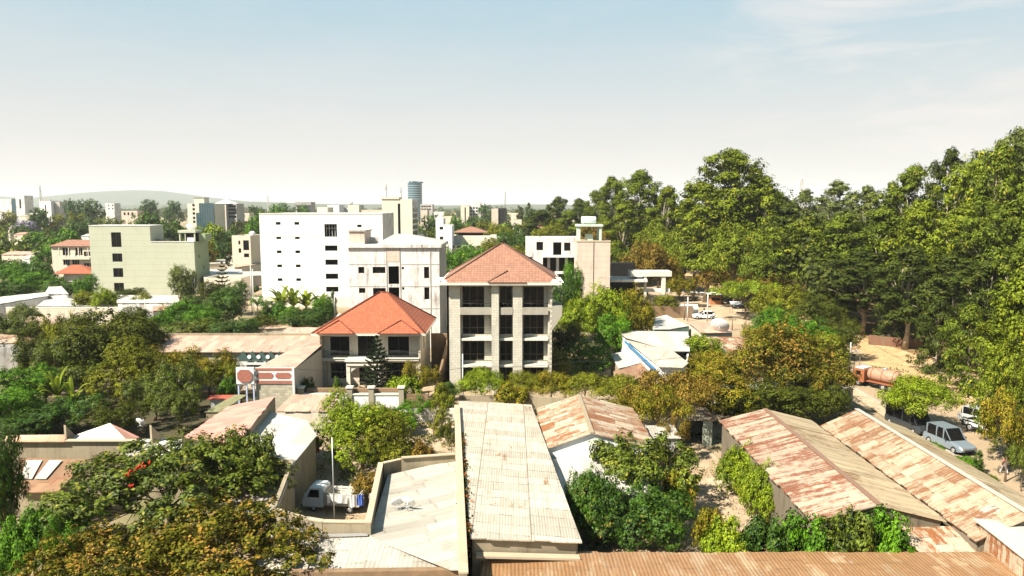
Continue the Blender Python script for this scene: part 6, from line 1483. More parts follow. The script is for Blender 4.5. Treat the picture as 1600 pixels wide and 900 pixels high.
T(1320, 104, 500, 60, 'mid_b', 'dolive', 'dark tree behind the small roadside shelter')
T(1290, 92, 520, 70, 'mid_b', 'olive', 'olive-green tree beside the small roadside shelter')
T(1190, 98, 505, 60, 'mid_c', 'ochre', 'yellowish tree along the road behind the white junk roof')

# ------------------------------------------------------------------ left middle
T(188, 80, 529, 130, 'round', 'olive', 'big round clipped-looking olive tree, left of centre', rot=.3)
T(172, 88, 488, 150, 'mid_b', 'dolive', 'dark fuzzy mound-shaped tree behind the round olive tree')
T(225, 90, 510, 80, 'mid_b', 'dolive', 'dark shoulder tree right behind the round olive tree')
T(102, 92, 490, 70, 'open', 'olive', 'sparse tree with pale trunk left of the dark fuzzy tree', barkm='bark_w')
T(75, 84, 530, 90, 'mid_c', 'mixed', 'mixed green tree below the sparse tree at left')
T(38, 77, 574, 110, 'mid_b', 'bright', 'bright green mounded tree near the left edge')
T(15, 70, 610, 90, 'mid_b', 'bright', 'bright green tree low at the left edge')
T(60, 68, 640, 110, 'mid_b', 'mango', 'dark tree above the stained wall at left')
T(120, 70, 620, 100, 'mid_c', 'mango', 'dark leafy tree below the banana plants')
T(185, 69, 630, 100, 'mid_c', 'dolive', 'dark tree under the round olive tree')
T(240, 74, 585, 90, 'mid_c', 'mixed', 'dark mixed tree right of the round olive tree')
T(280, 76.5, 560, 80, 'open', 'mixed', 'airy tree with small yellow leaves left of the porch wall')
T(278, 70, 605, 78, 'mid_c', 'mixed', 'dark leafy tree left of the porch wall')
T(265, 83, 543, 90, 'mid_c', 'ochre', 'yellow flowering tree in front of the long pinkish roof, left')
T(325, 84, 546, 90, 'open', 'ochre', 'yellow flowering tree in front of the long pinkish roof, right')
T(340, 82.5, 565, 70, 'mid_c', 'olive', 'olive tree behind the porch wall')
T(356, 79.5, 590, 30, 'bush', 'bright', 'small bright shrub left of the white porch posts', 'shrub', 'shrub')
T(60, 95, 520, 60, 'mid_c', 'dolive', 'dark tree by the leaning pale pole')
bn = 'banana plants in the left garden'
for px, Y, top, w_, lb in ((88, 74, 574, 62, 'broad-leaved banana plant nearest the left edge'), (112, 72, 592, 58, 'banana plant with pale drooping fronds in the left garden'), (70, 76, 585, 50, 'banana plant half hidden behind the mixed green tree')):
    T(px, Y, top, w_, 'banana', 'banana', lb, 'banana_plant', 'plant', bn)
for px, Y, top, w_, lb in ((440, 140, 448, 60, 'banana plant at the left foot of the white block'), (458, 138, 446, 60, 'tall banana plant second at the foot of the white block'), (478, 139, 450, 58, 'banana plant third at the foot of the white block'), (499, 137, 456, 50, 'banana plant nearest the unfinished grey block')):
    T(px, Y, top, w_, 'banana', 'banana', lb, 'banana_plant', 'plant', 'banana plants at the foot of the white block')
T(402, 128, 460, 26, 'palm', 'bright', 'small palm beside the big dark tree left of the white block', 'palm_tree')
T(505, 128, 462, 34, 'mid_b', 'bright', 'green shrub by the dish behind the villa')
T(520, 130, 455, 16, 'euc_l', 'mango', 'thin dark cypress by the unfinished grey block', 'cypress_tree')
T(470, 122, 485, 70, 'mid_b', 'mango', 'dark undergrowth tree below the banana plants')
T(425, 132, 470, 50, 'mid_b', 'mango', 'dark bush below the leftmost banana plant at the white block')
T(450, 128, 478, 60, 'bush', 'bright', 'green bush below the tall banana plant', 'shrub', 'shrub')
T(495, 126, 478, 60, 'mid_b', 'mango', 'dark bush below the banana plant nearest the unfinished block')
T(412, 120, 492, 60, 'mid_a', 'dolive', 'dark olive bush left of the tan dirt roof')
T(20, 108, 492, 80, 'mid_c', 'mixed', 'mixed bushy tree at the left edge beside the rust-tan roof')
T(62, 104, 505, 80, 'mid_b', 'dolive', 'dark bushy tree right of the tan left-edge roof')
T(130, 100, 510, 90, 'mid_a', 'mixed', 'bushy tree between the sparse tree and the dark fuzzy tree')
T(80, 88, 548, 90, 'mid_a', 'olive', 'olive bushy tree behind the banana plants')
T(130, 84, 560, 90, 'mid_b', 'mixed', 'green tree at the left flank of the round olive tree')
T(200, 118, 495, 70, 'mid_b', 'olive', 'olive tree peeping above the dark fuzzy tree')
T(12, 160, 440, 70, 'mid_b', 'mango', 'dark green tree mass at the left edge above the long slanting roof')
T(55, 168, 425, 80, 'mid_a', 'bright', 'green tree mass left of the vivid orange roof')
T(95, 165, 438, 50, 'mid_b', 'mango', 'dark tree in front of the vivid orange roof')
T(25, 195, 410, 80, 'mid_a', 'bright', 'green tree above the mass at the left edge')
T(205, 160, 450, 50, 'mid_b', 'dolive', 'dark bush against the second column of the green block')
T(185, 142, 462, 60, 'mid_a', 'mixed', 'bushy growth right of the yellow-green bush by the green block')
T(258, 142, 466, 40, 'mid_b', 'dolive', 'dark bush left of the round pale olive tree')
T(300, 138, 462, 40, 'mid_b', 'mango', 'dark undergrowth at the trunk of the round pale olive tree')
T(330, 150, 440, 40, 'mid_b', 'dolive', 'dark bush left of the small conifer')
T(368, 148, 440, 44, 'mid_b', 'mango', 'dark bush right of the small conifer')
T(285, 150, 415, 44, 'mid_b', 'euc_g', 'round pale olive tree in front of the green block', barkm='bark_w')
araucaria(V((atY(348, 450, 160).x, 160, 0)), atY(348, 409, 160).z, 2.6, 'small dark conifer between the green and white blocks', 7, 12)
T(352, 128, 455, 66, 'mid_b', 'mango', 'large dark tree left of centre, below the small conifer')
T(283, 124, 470, 74, 'mid_a', 'bright', 'bright green tree left of the large dark tree')
T(318, 120, 478, 60, 'mid_b', 'bright', 'bright green tree between the bright one and the large dark tree')
T(245, 118, 492, 50, 'mid_a', 'bright', 'green tree with a yellow patch above the long pinkish roof')
T(300, 113, 500, 90, 'mid_b', 'mixed', 'leafy tree right above the long pinkish roof')
T(370, 112, 498, 80, 'mid_b', 'mango', 'dark tree above the right part of the long pinkish roof')
T(222, 140, 458, 34, 'mid_b', 'olive', 'olive bush against the green block wall')
T(135, 140, 455, 44, 'mid_b', 'olive', 'olive bush above the beige compound wall, left one')
T(165, 139, 450, 44, 'mid_a', 'lime', 'yellow-green bush above the beige compound wall, right one')
T(135, 158, 430, 40, 'mid_b', 'bright', 'small bright tree under the vivid orange roof')
T(38, 127, 475, 50, 'mid_a', 'euc_g', 'pale tangled bush over the left part of the beige wall')
T(210, 124, 480, 50, 'mid_b', 'dolive', 'dark bush along the right part of the beige wall')
T(120, 112, 488, 60, 'open', 'dolive', 'dark twiggy tree in front of the beige wall')
# dark green wall behind the middle
T(700, 200, 390, 60, 'mid_a', 'bright', 'green tree between the unfinished grey block and the brown roof, near')
T(735, 215, 383, 70, 'mid_a', 'bright', 'green tree behind the brown pyramid roof, left')
T(770, 240, 372, 70, 'mid_a', 'olive', 'olive tree right behind the brown roof peak')
T(800, 225, 362, 60, 'mid_b', 'mango', 'dark green tree left of the gutted block')
T(815, 210, 385, 50, 'mid_b', 'olive', 'olive tree behind the brown roof right slope')
T(668, 250, 357, 20, 'palm', 'dolive', 'dark palm between the tower block and the small white block', 'palm_tree')
T(780, 290, 350, 60, 'mid_a', 'olive', 'olive tree under the short dark high-rise')
T(845, 262, 330, 70, 'euc_b', 'euc_d', 'tall dark olive tree left of the grove')
T(860, 235, 350, 60, 'mid_b', 'olive', 'olive tree behind the gutted block')
T(890, 250, 330, 50, 'euc_b', 'euc', 'bushy tree above the gutted block')

# ------------------------------------------------------------------ individually visible trees of the left middle distance
rnd = random.Random(12)
KN = {'far_a': 'round-crowned', 'far_b': 'wide-crowned', 'far_c': 'tall narrow', 'palm': 'feather-leaved'}
CN = {'euc_d': 'dark olive', 'mango': 'dark green', 'olive': 'olive', 'bright': 'bright green', 'lime': 'yellow-green', 'dolive': 'very dark', 'euc_g': 'grey-green', 'ochre': 'golden', 'jac': 'lilac-blossomed'}
MID = [(8, 440, 'far_a', 'mango', 40, 170, 'at the left edge level with the vivid orange roof'), (40, 425, 'far_a', 'bright', 44, 185, 'left of the orange-roofed houses'), (62, 410, 'far_b', 'mango', 50, 195, 'just left of the balcony house'), (20, 405, 'far_a', 'mango', 50, 205, 'above the left edge bushes'),
 (70, 385, 'far_a', 'bright', 40, 240, 'above the balcony house roof, left'), (100, 358, 'far_b', 'bright', 56, 260, 'behind the balcony house roof, right'), (60, 362, 'far_a', 'bright', 44, 290, 'in the middle of the left woods'), (120, 345, 'far_a', 'mango', 36, 330, 'left of the green block top'), (35, 352, 'far_a', 'mango', 40, 350, 'between the pink bungalow and the horizon'),
 (60, 325, 'far_b', 'mango', 36, 420, 'in front of the ornate white tower'), (10, 330, 'far_a', 'olive', 34, 430, 'at the left edge under the horizon'), (38, 345, 'far_b', 'jac', 46, 400, 'in the left woods'), (88, 335, 'far_a', 'olive', 30, 430, 'right of the ornate white tower'), (120, 330, 'palm', 'olive', 26, 400, 'amid the left woods, left'), (186, 338, 'palm', 'olive', 22, 380, 'above the green block'),
 (165, 340, 'far_a', 'euc_g', 34, 400, 'above the green block, left part'), (230, 332, 'far_b', 'mango', 60, 330, 'above the green block step'), (262, 345, 'far_a', 'mango', 50, 290, 'left of the rooftop shelter'), (215, 345, 'far_b', 'olive', 40, 340, 'right above the green block roof'), (250, 365, 'far_a', 'euc_g', 22, 205, 'at the step of the green block'),
 (330, 350, 'far_b', 'lime', 60, 270, 'below the curtain-wall block'), (355, 358, 'far_a', 'mango', 44, 260, 'right of the rooftop shelter'), (380, 345, 'far_a', 'dolive', 44, 320, 'below the stepped cream house'), (318, 372, 'far_a', 'brown' if False else 'ochre', 40, 230, 'right of the green block'), (345, 378, 'far_a', 'mango', 44, 240, 'left of the beige two-storey house'), (395, 340, 'far_b', 'bright', 30, 300, 'beside the left edge of the white block'),
 (140, 312, 'far_a', 'mango', 42, 520, 'on the horizon below the hill, left'), (115, 312, 'far_a', 'mango', 30, 560, 'on the horizon right of the ornate tower'), (232, 312, 'far_b', 'mango', 34, 620, 'on the horizon right of the small pale house'), (270, 314, 'far_b', 'mango', 30, 600, 'on the horizon left of the curtain-wall block'), (440, 318, 'far_b', 'bright', 44, 430, 'above the left end of the white block'), (470, 321, 'far_a', 'mango', 30, 420, 'in front of the scaffolded building'), (400, 322, 'far_a', 'mango', 30, 520, 'left above the white block'),
 (410, 330, 'far_a', 'bright', 30, 340, 'tight against the white block corner'), (620, 330, 'far_a', 'mango', 20, 400, 'behind the tower block'), (672, 335, 'far_a', 'mango', 30, 380, 'right of the tower block'), (700, 330, 'palm', 'olive', 20, 420, 'between the tower block and the cream high-rise'), (712, 340, 'far_b', 'bright', 36, 350, 'left of the hip-roofed building'), (742, 338, 'far_a', 'mango', 34, 420, 'in front of the cream high-rise'), (760, 320, 'far_a', 'mango', 30, 640, 'between the two horizon high-rises'), (756, 345, 'far_b', 'olive', 40, 340, 'right of the cream high-rise foot'),
 (812, 322, 'far_c', 'euc_d', 20, 520, 'on the horizon, first before the grove'), (826, 318, 'far_c', 'euc_d', 18, 500, 'on the horizon, second before the grove'), (838, 330, 'far_a', 'mango', 40, 400, 'left of the grove start'), (818, 345, 'palm', 'olive', 24, 320, 'by the small cream block'), (805, 350, 'far_a', 'mango', 40, 300, 'in front of the small cream block')]
for px, top, pr_, lf, w_, Y, where in MID:
    a = 'palm' if pr_ == 'palm' else 'tree'
    T(px, Y, top, w_, pr_, lf, '%s %s %s %s' % (KN[pr_], CN[lf], a, where), 'palm_tree' if pr_ == 'palm' else 'broadleaf_tree', a)

# ------------------------------------------------------------------ stuff: far woods, undergrowth, litter
def wood(name, label, n, ylo, yhi, seed, mat, hmin, hmax, skip=None, lq=90, leafk=1.0, xr=(-0.78, 0.78), z0=0.0, lmax=9.0):
    rng = np.random.default_rng(seed); y = np.sqrt(rng.uniform(ylo ** 2, yhi ** 2, n)); x = rng.uniform(xr[0], xr[1], n) * y
    if skip is not None:
        k = ~skip(x, y); x, y = x[k], y[k]
    n = len(x); h = rng.uniform(hmin, hmax, n) * (1 + 0.3 * (rng.uniform(0, 1, n) > .9)); r_ = h * rng.uniform(.32, .55, n)
    lob = 5; Cx = np.repeat(x, lob); Cy = np.repeat(y, lob); Rr = np.repeat(r_, lob); Hh = np.repeat(h, lob)
    d = unit(rng, n * lob); lc = np.stack([Cx + d[:, 0] * Rr * .55, Cy + d[:, 1] * Rr * .55, Hh * .60 + d[:, 2] * Hh * .22], 1)
    q = lq // lob; m = n * lob * q; idx = np.repeat(np.arange(n * lob), q); dd = unit(rng, m); dd[:, 2] = dd[:, 2] * .85 + .15
    P = lc[idx] + dd * (Rr[idx] * .55 * rng.uniform(.7, 1.05, m))[:, None]; P[:, 2] = np.maximum(P[:, 2], .3)
    ln = np.minimum(Rr[idx] * .36 + .2, lmax) * rng.uniform(.6, 1.3, m) * leafk
    me = leaf_mesh(name, P, dd + unit(rng, m) * .6 + np.array([0, 0, .3]), unit(rng, m), ln, ln * .7)
    me.materials[0] = mat; o = bpy.data.objects.new(name, me); COL.objects.link(o)
    return tag(o, label, 'trees', kind='stuff')
def skipf(x, y):
    px = 800 + FPX * x / (y * .994)
    s = (np.abs(px - 510) < 110) & (y < 180)
    return s
FW = leafm('far_wood_leaves', (.022, .048, .010), (.11, .16, .022), (.20, .19, .04), .12, nscale=.05)
FW2 = leafm('mid_wood_leaves', (.026, .056, .008), (.16, .24, .016), (.28, .27, .04), .1, nscale=.08)
wood('far_woodland', 'hazy wooded belt along the horizon', 2600, 620, 2600, 1, FW, 9, 17, lq=40, leafk=1.4)
def skip2(x, y):
    px = 800 + FPX * x / (y * .994)
    return ((px > 600) & (px < 800) & (y < 290)) | (px > 1000)
wood('mid_woodland', 'continuous tree cover between the houses behind the large blocks', 1500, 250, 640, 2, FW2, 5, 10.5, skip2, lq=110)
def skip3(x, y):
    px = 800 + FPX * x / (y * .994)
    return ((px > 130) & (px < 320) & (y > 120) & (y < 196)) | ((px > 395) & (px < 1010)) | (px > 1010) & (y < 200) | ((px > 310) & (y < 180)) 
wood('near_woodland', 'low leafy cover between the left compounds', 260, 105, 270, 3, FW2, 2.0, 5.5, skip3, lq=180)
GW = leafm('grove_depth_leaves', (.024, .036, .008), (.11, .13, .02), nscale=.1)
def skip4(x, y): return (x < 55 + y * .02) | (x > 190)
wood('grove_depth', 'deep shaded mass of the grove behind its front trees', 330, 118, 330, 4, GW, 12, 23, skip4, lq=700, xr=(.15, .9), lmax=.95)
wood('grove_depth_far', 'far mass of the grove above the junction', 120, 225, 420, 8, GW, 10, 22, lambda x, y: (x < 22 + y * .02), lq=420, xr=(.05, .4), lmax=1.1)
wood('garden_growth', 'dense garden growth continuing past the left side of the compounds', 150, 45, 125, 14, FW2, 3.5, 7.5, None, lq=420, xr=(-1.15, -.76), lmax=.5)
# grass tufts and low weeds
def scatter(name, label, boxes, n, seed, mat, ln):
    rng = np.random.default_rng(seed); P = []
    for (x0, x1, y0, y1) in boxes: P.append(np.stack([rng.uniform(x0, x1, n), rng.uniform(y0, y1, n), rng.uniform(.03, .28, n)], 1))
    P = np.concatenate(P); cl = np.sin(P[:, 0] * 1.3 + 2 * np.sin(P[:, 1] * .7)) + np.sin(P[:, 1] * 1.1 + P[:, 0] * .4) > .1; P = P[cl]; m = len(P)
    me = leaf_mesh(name, P, unit(rng, m) + np.array([0, -.2, .5]), unit(rng, m) + np.array([0, 0, .6]), np.full(m, ln) * rng.uniform(.5, 1.4, m), np.full(m, ln * .4)); me.materials[0] = mat
    o = bpy.data.objects.new(name, me); COL.objects.link(o); return tag(o, label, 'plants', kind='stuff')
scatter('weeds', 'weeds and low growth around the yards and verge', [(-34, -15, 56, 80), (-14, -5, 54, 73), (-8, 13, 66, 82), (12, 30, 64, 92), (49, 60, 62, 100), (-60, -25, 96, 125), (-10, 30, 96, 140)], 5000, 9, leafm('weed_leaves', (.06, .085, .02), (.17, .18, .04), (.30, .22, .09), .2), .32)
scatter('fallen_leaves', 'fallen brown leaves in the courtyard and under the grove', [(11, 18, 44, 70), (50, 75, 70, 125)], 6000, 10, leafm('fallen_leaf', (.16, .09, .04), (.30, .18, .08)), .14)
# vines on the party wall
rng = np.random.default_rng(21); m = 2600; f = rng.uniform(0, 1, m); ax, ay = A1.x + .25, A1.y; bx, by = A2.x + .25, A2.y
f = .25 + .6 * f; P = np.stack([ax + (bx - ax) * f + rng.normal(size=m) * .12 + .05, ay + (by - ay) * f, 4.9 - np.abs(rng.normal(size=m)) * 1.0 * (0.4 + np.abs(np.sin(f * 19)))], 1)
vm = leaf_mesh('vine', P, unit(rng, m) + np.array([.8, 0, .5]), unit(rng, m), np.full(m, .24), np.full(m, .15)); vm.materials[0] = leafm('vine_leaves', (.03, .05, .012), (.12, .12, .02), (.40, .12, .03), .2); o = bpy.data.objects.new('vine', vm); COL.objects.link(o); tag(o, 'dark vine with a few orange leaves hanging over the long party wall', 'climbing plant')
# ------------------------------------------------------------------ vehicles
def wheel(r, x, y, rad, wd=.2):
    w_ = thing('x', (0, 0, 0), None, None); bpy.data.objects.remove(w_)
    t = MB(); n = 16
    t.tube([(x, y - wd / 2, rad), (x, y - wd / 2 + .03, rad), (x, y + wd / 2 - .03, rad), (x, y + wd / 2, rad)], [rad * .93, rad, rad, rad * .93], n); o = t.build('wheel', M['tyre'], r)
    s = 1 if y > 0 else -1
    MB().tube([(x, y + s * (wd / 2 - .02), rad), (x, y + s * (wd / 2 + .012), rad)], [rad * .58, rad * .5], 12).build('hub', M['steel'], o)
def body_loft(secs):
    """secs: list of (x, halfwidth_bottom, halfwidth_top, z_bottom, z_top); rounded box sections lofted along x"""
    vs = []; n = 8
    for x, wb, wt, zb, zt in secs:
        c = .12
        vs += [(x, -wb, zb), (x, wb, zb), (x, wb, zb + (zt - zb) * .55), (x, wt, zt - .06), (x, wt - .1, zt), (x, -wt + .1, zt), (x, -wt, zt - .06), (x, -wb, zb + (zt - zb) * .55)]
    fs = []
    for i in range(len(secs) - 1):
        for k in range(n): fs.append((i * n + k, i * n + (k + 1) % n, (i + 1) * n + (k + 1) % n, (i + 1) * n + k))
    m_ = MB().add(vs, fs, None, False); m_.add(vs[:8], [tuple(range(7, -1, -1))]); m_.add(vs[-8:], [tuple(range(8))]); return m_
PW = plain('white_car_paint', (.72, .72, .70), .3, 0, .04, .5); PG = plain('pale_grey_car_paint', (.42, .42, .40), .35, .1, .1, .5); PD = plain('dark_car_paint', (.03, .035, .04), .3, 0, .1, .6); PS = plain('silver_car_paint', (.22, .265, .30), .3, .3, .05, .5)
def car(name, loc, rz, label, cat, L_=4.6, hw=.88, paint=PW, h=1.7, van=False, paint2=None):
    r = thing(name, loc, label, cat, rz=rz)
    a, b = -L_ / 2, L_ / 2          # front is +x
    if van: lo = [(a, hw * .95, hw * .9, .35, .95), (a + .15, hw, hw, .3, 1.0), (b - .5, hw, hw, .3, 1.0), (b - .05, hw * .9, hw * .85, .35, .85), (b, hw * .85, hw * .8, .4, .75)]
    else: lo = [(a, hw * .93, hw * .88, .4, .85), (a + .15, hw, hw * .97, .32, .98), (a + 1.0, hw, hw * .97, .3, 1.0), (b - 1.3, hw, hw * .95, .3, 1.0), (b - .3, hw * .97, hw * .9, .32, .86), (b, hw * .85, hw * .78, .4, .72)]
    body_loft(lo).build('body', paint, r)
    ca, cb = (a + .1, b - .55) if van else (a + .35, b - 1.35)
    cab = [(ca, hw * .94, hw * .82, .99, h - .12), (ca + .25, hw * .95, hw * .84, .99, h), (cb - .75, hw * .95, hw * .84, .99, h), (cb, hw * .93, hw * .7, .97, 1.06)]
    co = body_loft(cab).build('cabin', M['glass'], r)
    rf = MB(); rf.box(ca + .15, cb - .78, -hw * .82, hw * .82, h + .002, h + .05)
    for x in ([ca + .1, (ca + cb) / 2 - .2, cb - .85] if not van else [ca + .05, ca + 1.3, ca + 2.5, cb - .9]): rf.box(x, x + .12, -hw * .965, -hw * .80, .99, h); rf.box(x, x + .12, hw * .80, hw * .965, .99, h)
    for s in (-1, 1): rf.beam((cb - .8, s * hw * .8, h), (cb - .02, s * hw * .86, 1.02), .08, .08)
    rf.build('roof', paint, r)
    for x in (a + .85, b - .85):
        for y in (-hw + .08, hw - .08): wheel(r, x, y, .34)
    for s in (-1, 1):
        MB().box(b - .06, b + .015, s * hw * .62 - .15, s * hw * .62 + .15, .58, .74).build('headlight', M['chrome'], r)
        MB().box(a - .015, a + .05, s * hw * .72 - .1, s * hw * .72 + .1, .6, .85).build('tail_light', plain('red_lens', (.4, .01, .01), .3), r)
        MB().box(cb - .45, cb - .3, s * (hw + .02), s * (hw + .18), 1.05, 1.2).build('mirror', M['rail'], r)
    MB().box(b + .001, b + .05, -.5, .5, .42, .56).build('grille', M['rail'], r)
    return r
car('van', (40.0, 65.3, .012), R(-80), 'silver-blue van with roof bars parked below the fine-leaved tree, facing the camera', 'van', 4.7, .92, PS, 1.9)
rk = MB()
car('minibus', (39.4, 71.0, .012), R(-82), 'dark minibus parked directly behind the silver-blue van', 'minibus', 5.2, .95, PD, 2.1, True)
car('car', (47.6, 72.3, .012), R(-62), 'pale grey four-wheel-drive car on the far side of the road, partly behind leaves', 'car', 4.4, .88, PG, 1.65)
car('car', (37.6, 143.0, .012), R(176), 'white car parked on the dusty road near the two lamp posts', 'car', 4.4, .85, PW, 1.5)
cg = 'vehicles parked under the junction trees'
car('car', (49.5, 158, .012), R(200), 'dark car half hidden under the flat-topped lime tree', 'car', 4.3, .85, PD, 1.5)
car('car', (31.5, 181, .012), R(170), 'dark car beside the white stall at the junction', 'car', 4.3, .85, PD, 1.5)
car('car', (50.3, 71.5, .012), R(-70), 'grey car behind the overhanging leaves at the right, beyond the pickup truck', 'car', 4.3, .85, PS, 1.5)
# black pickup with white side box
def pickup(loc, rz):
    r = thing('pickup_truck', loc, 'dark pickup truck with white side stripe, upper of the vehicles by the right kerb', 'pickup truck', rz=rz)
    body_loft([(-2.5, .9, .88, .45, 1.0), (-2.4, .93, .92, .42, 1.05), (1.2, .93, .92, .42, 1.05), (2.2, .9, .85, .45, .95), (2.5, .8, .75, .5, .8)]).build('body', PD, r)
    body_loft([(-.5, .85, .75, 1.04, 1.65), (-.3, .87, .77, 1.04, 1.75), (.7, .87, .75, 1.04, 1.72), (1.35, .85, .66, 1.0, 1.1)]).build('cabin', M['glass'], r)
    MB().box(-2.42, -.6, -.80, .80, 1.054, 1.07).build('bed', M['dark'], r)
    for s in (-1, 1): MB().box(-2.2, .9, s * .932, s * .95, .62, .92).build('side_stripe', PW, r); MB().box(-2.45, -.55, s * .80, s * .92, 1.054, 1.16).build('bed_rail', PW, r)
    for x in (-1.6, 1.55):
        for y in (-.84, .84): wheel(r, x, y, .4, .24)
    for s in (-1, 1): MB().box(2.42, 2.52, s * .6 - .13, s * .6 + .13, .65, .8).build('headlight', M['chrome'], r)
pickup((46.4, 69.2, .012), R(-68))
# orange tanker truck
def tanker(loc, rz):
    r = thing('tanker_truck', loc, 'orange tanker truck with white cab top standing on the road edge', 'truck', rz=rz)
    OR = plain('orange_truck_paint', (.28, .10, .045), .4); ORP = plain('faded_orange_tank_paint', (.36, .21, .14), .4)
    MB().box(-3.4, 3.3, -.45, .45, .75, .98).build('chassis', M['dark'], r)
    MB().box(-3.5, .9, -1.15, 1.15, .985, 1.12).build('deck', OR, r)
    n = 20; m_ = MB(); m_.M = Matrix.Translation((0, 0, 2.05)) @ Matrix.Rotation(R(90), 4, 'Y') @ Matrix.Rotation(0, 4, 'Z')
    m_.lathe([(0, -3.45), (.55, -3.4), (.9, -3.2), (.98, -2.9), (1.0, 0), (.95, .9), (.7, 1.15), (0, 1.25)], n); m_.build('tank', ORP, r)
    mb_ = MB()
    for x in (-2.9, -1.2, .4): mb_.tube([(x - .05, 0, 2.05), (x + .05, 0, 2.05)], 1.03, 20)
    mb_.build('tank_bands', OR, r); MB().tube([(-1.2, 0, 3.0), (-1.2, 0, 3.25)], .35, 12).build('hatch', M['steel'], r)
    body_loft([(1.35, 1.1, 1.08, .75, 2.55), (1.5, 1.15, 1.1, .7, 2.7), (2.9, 1.15, 1.05, .7, 2.65), (3.25, 1.12, .95, .7, 1.9), (3.35, 1.08, .95, .75, 1.2)]).build('cab', OR, r)
    MB().box(1.5, 2.8, -1.0, 1.0, 2.70, 2.85).build('cab_roof', PW, r)
    MB().add([(3.29, -.9, 1.85), (3.29, .9, 1.85), (2.98, .85, 2.5), (2.98, -.85, 2.5)], [(0, 1, 2, 3)]).build('windscreen', M['glass'], r)
    for s in (-1, 1): MB().box(1.9, 2.7, s * 1.151, s * 1.165, 1.75, 2.35).build('side_window', M['glass'], r)
    for x in (-2.7, -1.6, 2.3):
        for y in (-.95, .95): wheel(r, x, y, .52, .32)
    for y in (-.8, .8): MB().box(-3.55, -3.5, y - .15, y + .15, .8, .95).build('tail_light', plain('red_lens', (.4, .01, .01), .3), r)
    return r
tk_ = tanker((44.3, 87.6, .012), R(122)); tk_.scale = (.82,) * 3
# white mini truck in the yard
def minitruck(loc, rz):
    r = thing('mini_truck', loc, 'white cab-over mini truck with slatted open bed in the walled yard', 'truck', rz=rz)
    body_loft([(.55, .72, .70, .42, 1.72), (.7, .76, .72, .38, 1.86), (1.6, .76, .70, .38, 1.82), (2.05, .75, .66, .38, 1.25), (2.2, .72, .64, .42, .9)]).build('cab', PW, r)
    MB().add([(2.075, -.6, 1.26), (2.075, .6, 1.26), (1.70, .58, 1.74), (1.70, -.58, 1.74)], [(0, 1, 2, 3)]).build('windscreen', M['glass'], r)
    for s in (-1, 1): MB().add([(.85, s * .765, 1.1), (1.75, s * .765, 1.1), (1.5, s * .745, 1.66), (.85, s * .745, 1.66)], [(0, 1, 2, 3)]).build('side_window', M['glass'], r)
    MB().box(-2.1, .5, -.75, .75, .55, .68).build('bed', M['trim'], r)
    sd = MB()
    for s in (-.74, .70):
        for z_ in (.72, .92, 1.12, 1.32): sd.box(-2.1, .48, s, s + .04, z_, z_ + .13)
        for x in (-2.1, -1.2, -.3, .42): sd.box(x, x + .06, s - .02, s + .06, .69, 1.5)
    for z_ in (.72, .92, 1.12, 1.32): sd.box(-2.14, -2.1, -.7, .7, z_, z_ + .13); sd.box(.46, .5, -.7, .7, z_, z_ + .13)
    sd.build('bed_rails', M['trim'], r)
    for i in range(7): MB().box(-2.05 + i * .36, -1.78 + i * .36, -.6, .6, .69, .74 + (i % 3) * .2).build('load', M['trim'], r) if i % 2 == 0 else None
    for x in (-1.4, 1.3):
        for y in (-.66, .66): wheel(r, x, y, .3, .18)
    for s in (-1, 1): MB().box(2.17, 2.215, s * .5 - .1, s * .5 + .1, .62, .78).build('headlight', M['chrome'], r)
    MB().box(2.18, 2.26, -.74, .74, .40, .52).build('bumper', M['rail'], r)
p = at(522, 797, 0); minitruck((p.x, p.y + .2, .016), R(172))

# ------------------------------------------------------------------ small things
def dish(loc, az, rad, label, group=None, on=.5, el=35):
    r = thing('satellite_dish', loc, label, 'satellite dish', group)
    m_ = MB(); q = Matrix.Translation((0, 0, on + .1)) @ Matrix.Rotation(R(az), 4, 'Z') @ Matrix.Rotation(R(90 - el), 4, 'X')
    m_.M = q; pr = [(rad * f, rad * .28 * f * f) for f in (0.02, .2, .4, .6, .8, 1)]; pr2 = [(a, b - .02) for a, b in pr[::-1]]; m_.lathe(pr + pr2, 22); m_.build('reflector', M['dish'], r)
    a = MB(); a.M = q; a.tube([(0, -rad * .95, rad * .26), (0, -rad * .15, rad * .95)], .018, 5); a.tube([(0, -rad * .15, rad * .9), (0, -rad * .12, rad * 1.02)], .045, 8); a.build('feed_arm', M['steel'], r)
    b = MB(); b.tube([(0, 0, .0), (0, 0, on + .1)], .03, 6); b.tube([(.25, 0, 0), (0, 0, on * .7)], .018, 5); b.tube([(-.25, .1, 0), (0, 0, on * .7)], .018, 5); b.build('mount', M['steel'], r)
def roofz(px, py, z): return at(px, py, z)
dish(at(622, 797, 3.68), 200, .42, 'left satellite dish of the pair on the cream sheet roof', on=.35)
dish(at(637, 798, 3.72), 160, .46, 'right and larger satellite dish of the pair on the cream sheet roof', on=.4)
dish(at(420, 712, 3.95), 150, .52, 'white satellite dish on the smooth grey roof', on=.25)
dish(at(404, 757, 3.55), 190, .5, 'white satellite dish on the low roof beside the yard wall', on=.3)
dish(at(1124, 517, 3.9), 150, 1.35, 'big white satellite dish on the tan-brown roadside roof', on=.5)
dish(at(537, 492, 7.6) if False else V((pxx(536, 112), 112, 3.2)), 170, 1.35, 'big white satellite dish behind the left slope of the villa roof', on=1.0)
dish(at(298, 364, 18) if False else V((pxx(299, 186), 186, pxz(361, 184))), 150, 1.4, 'pale dish on the roof shelter of the green block', on=.3)
dish(at(219, 668, 4.6), 160, .4, 'small white dish beside the pinkish hip roof', on=.3)
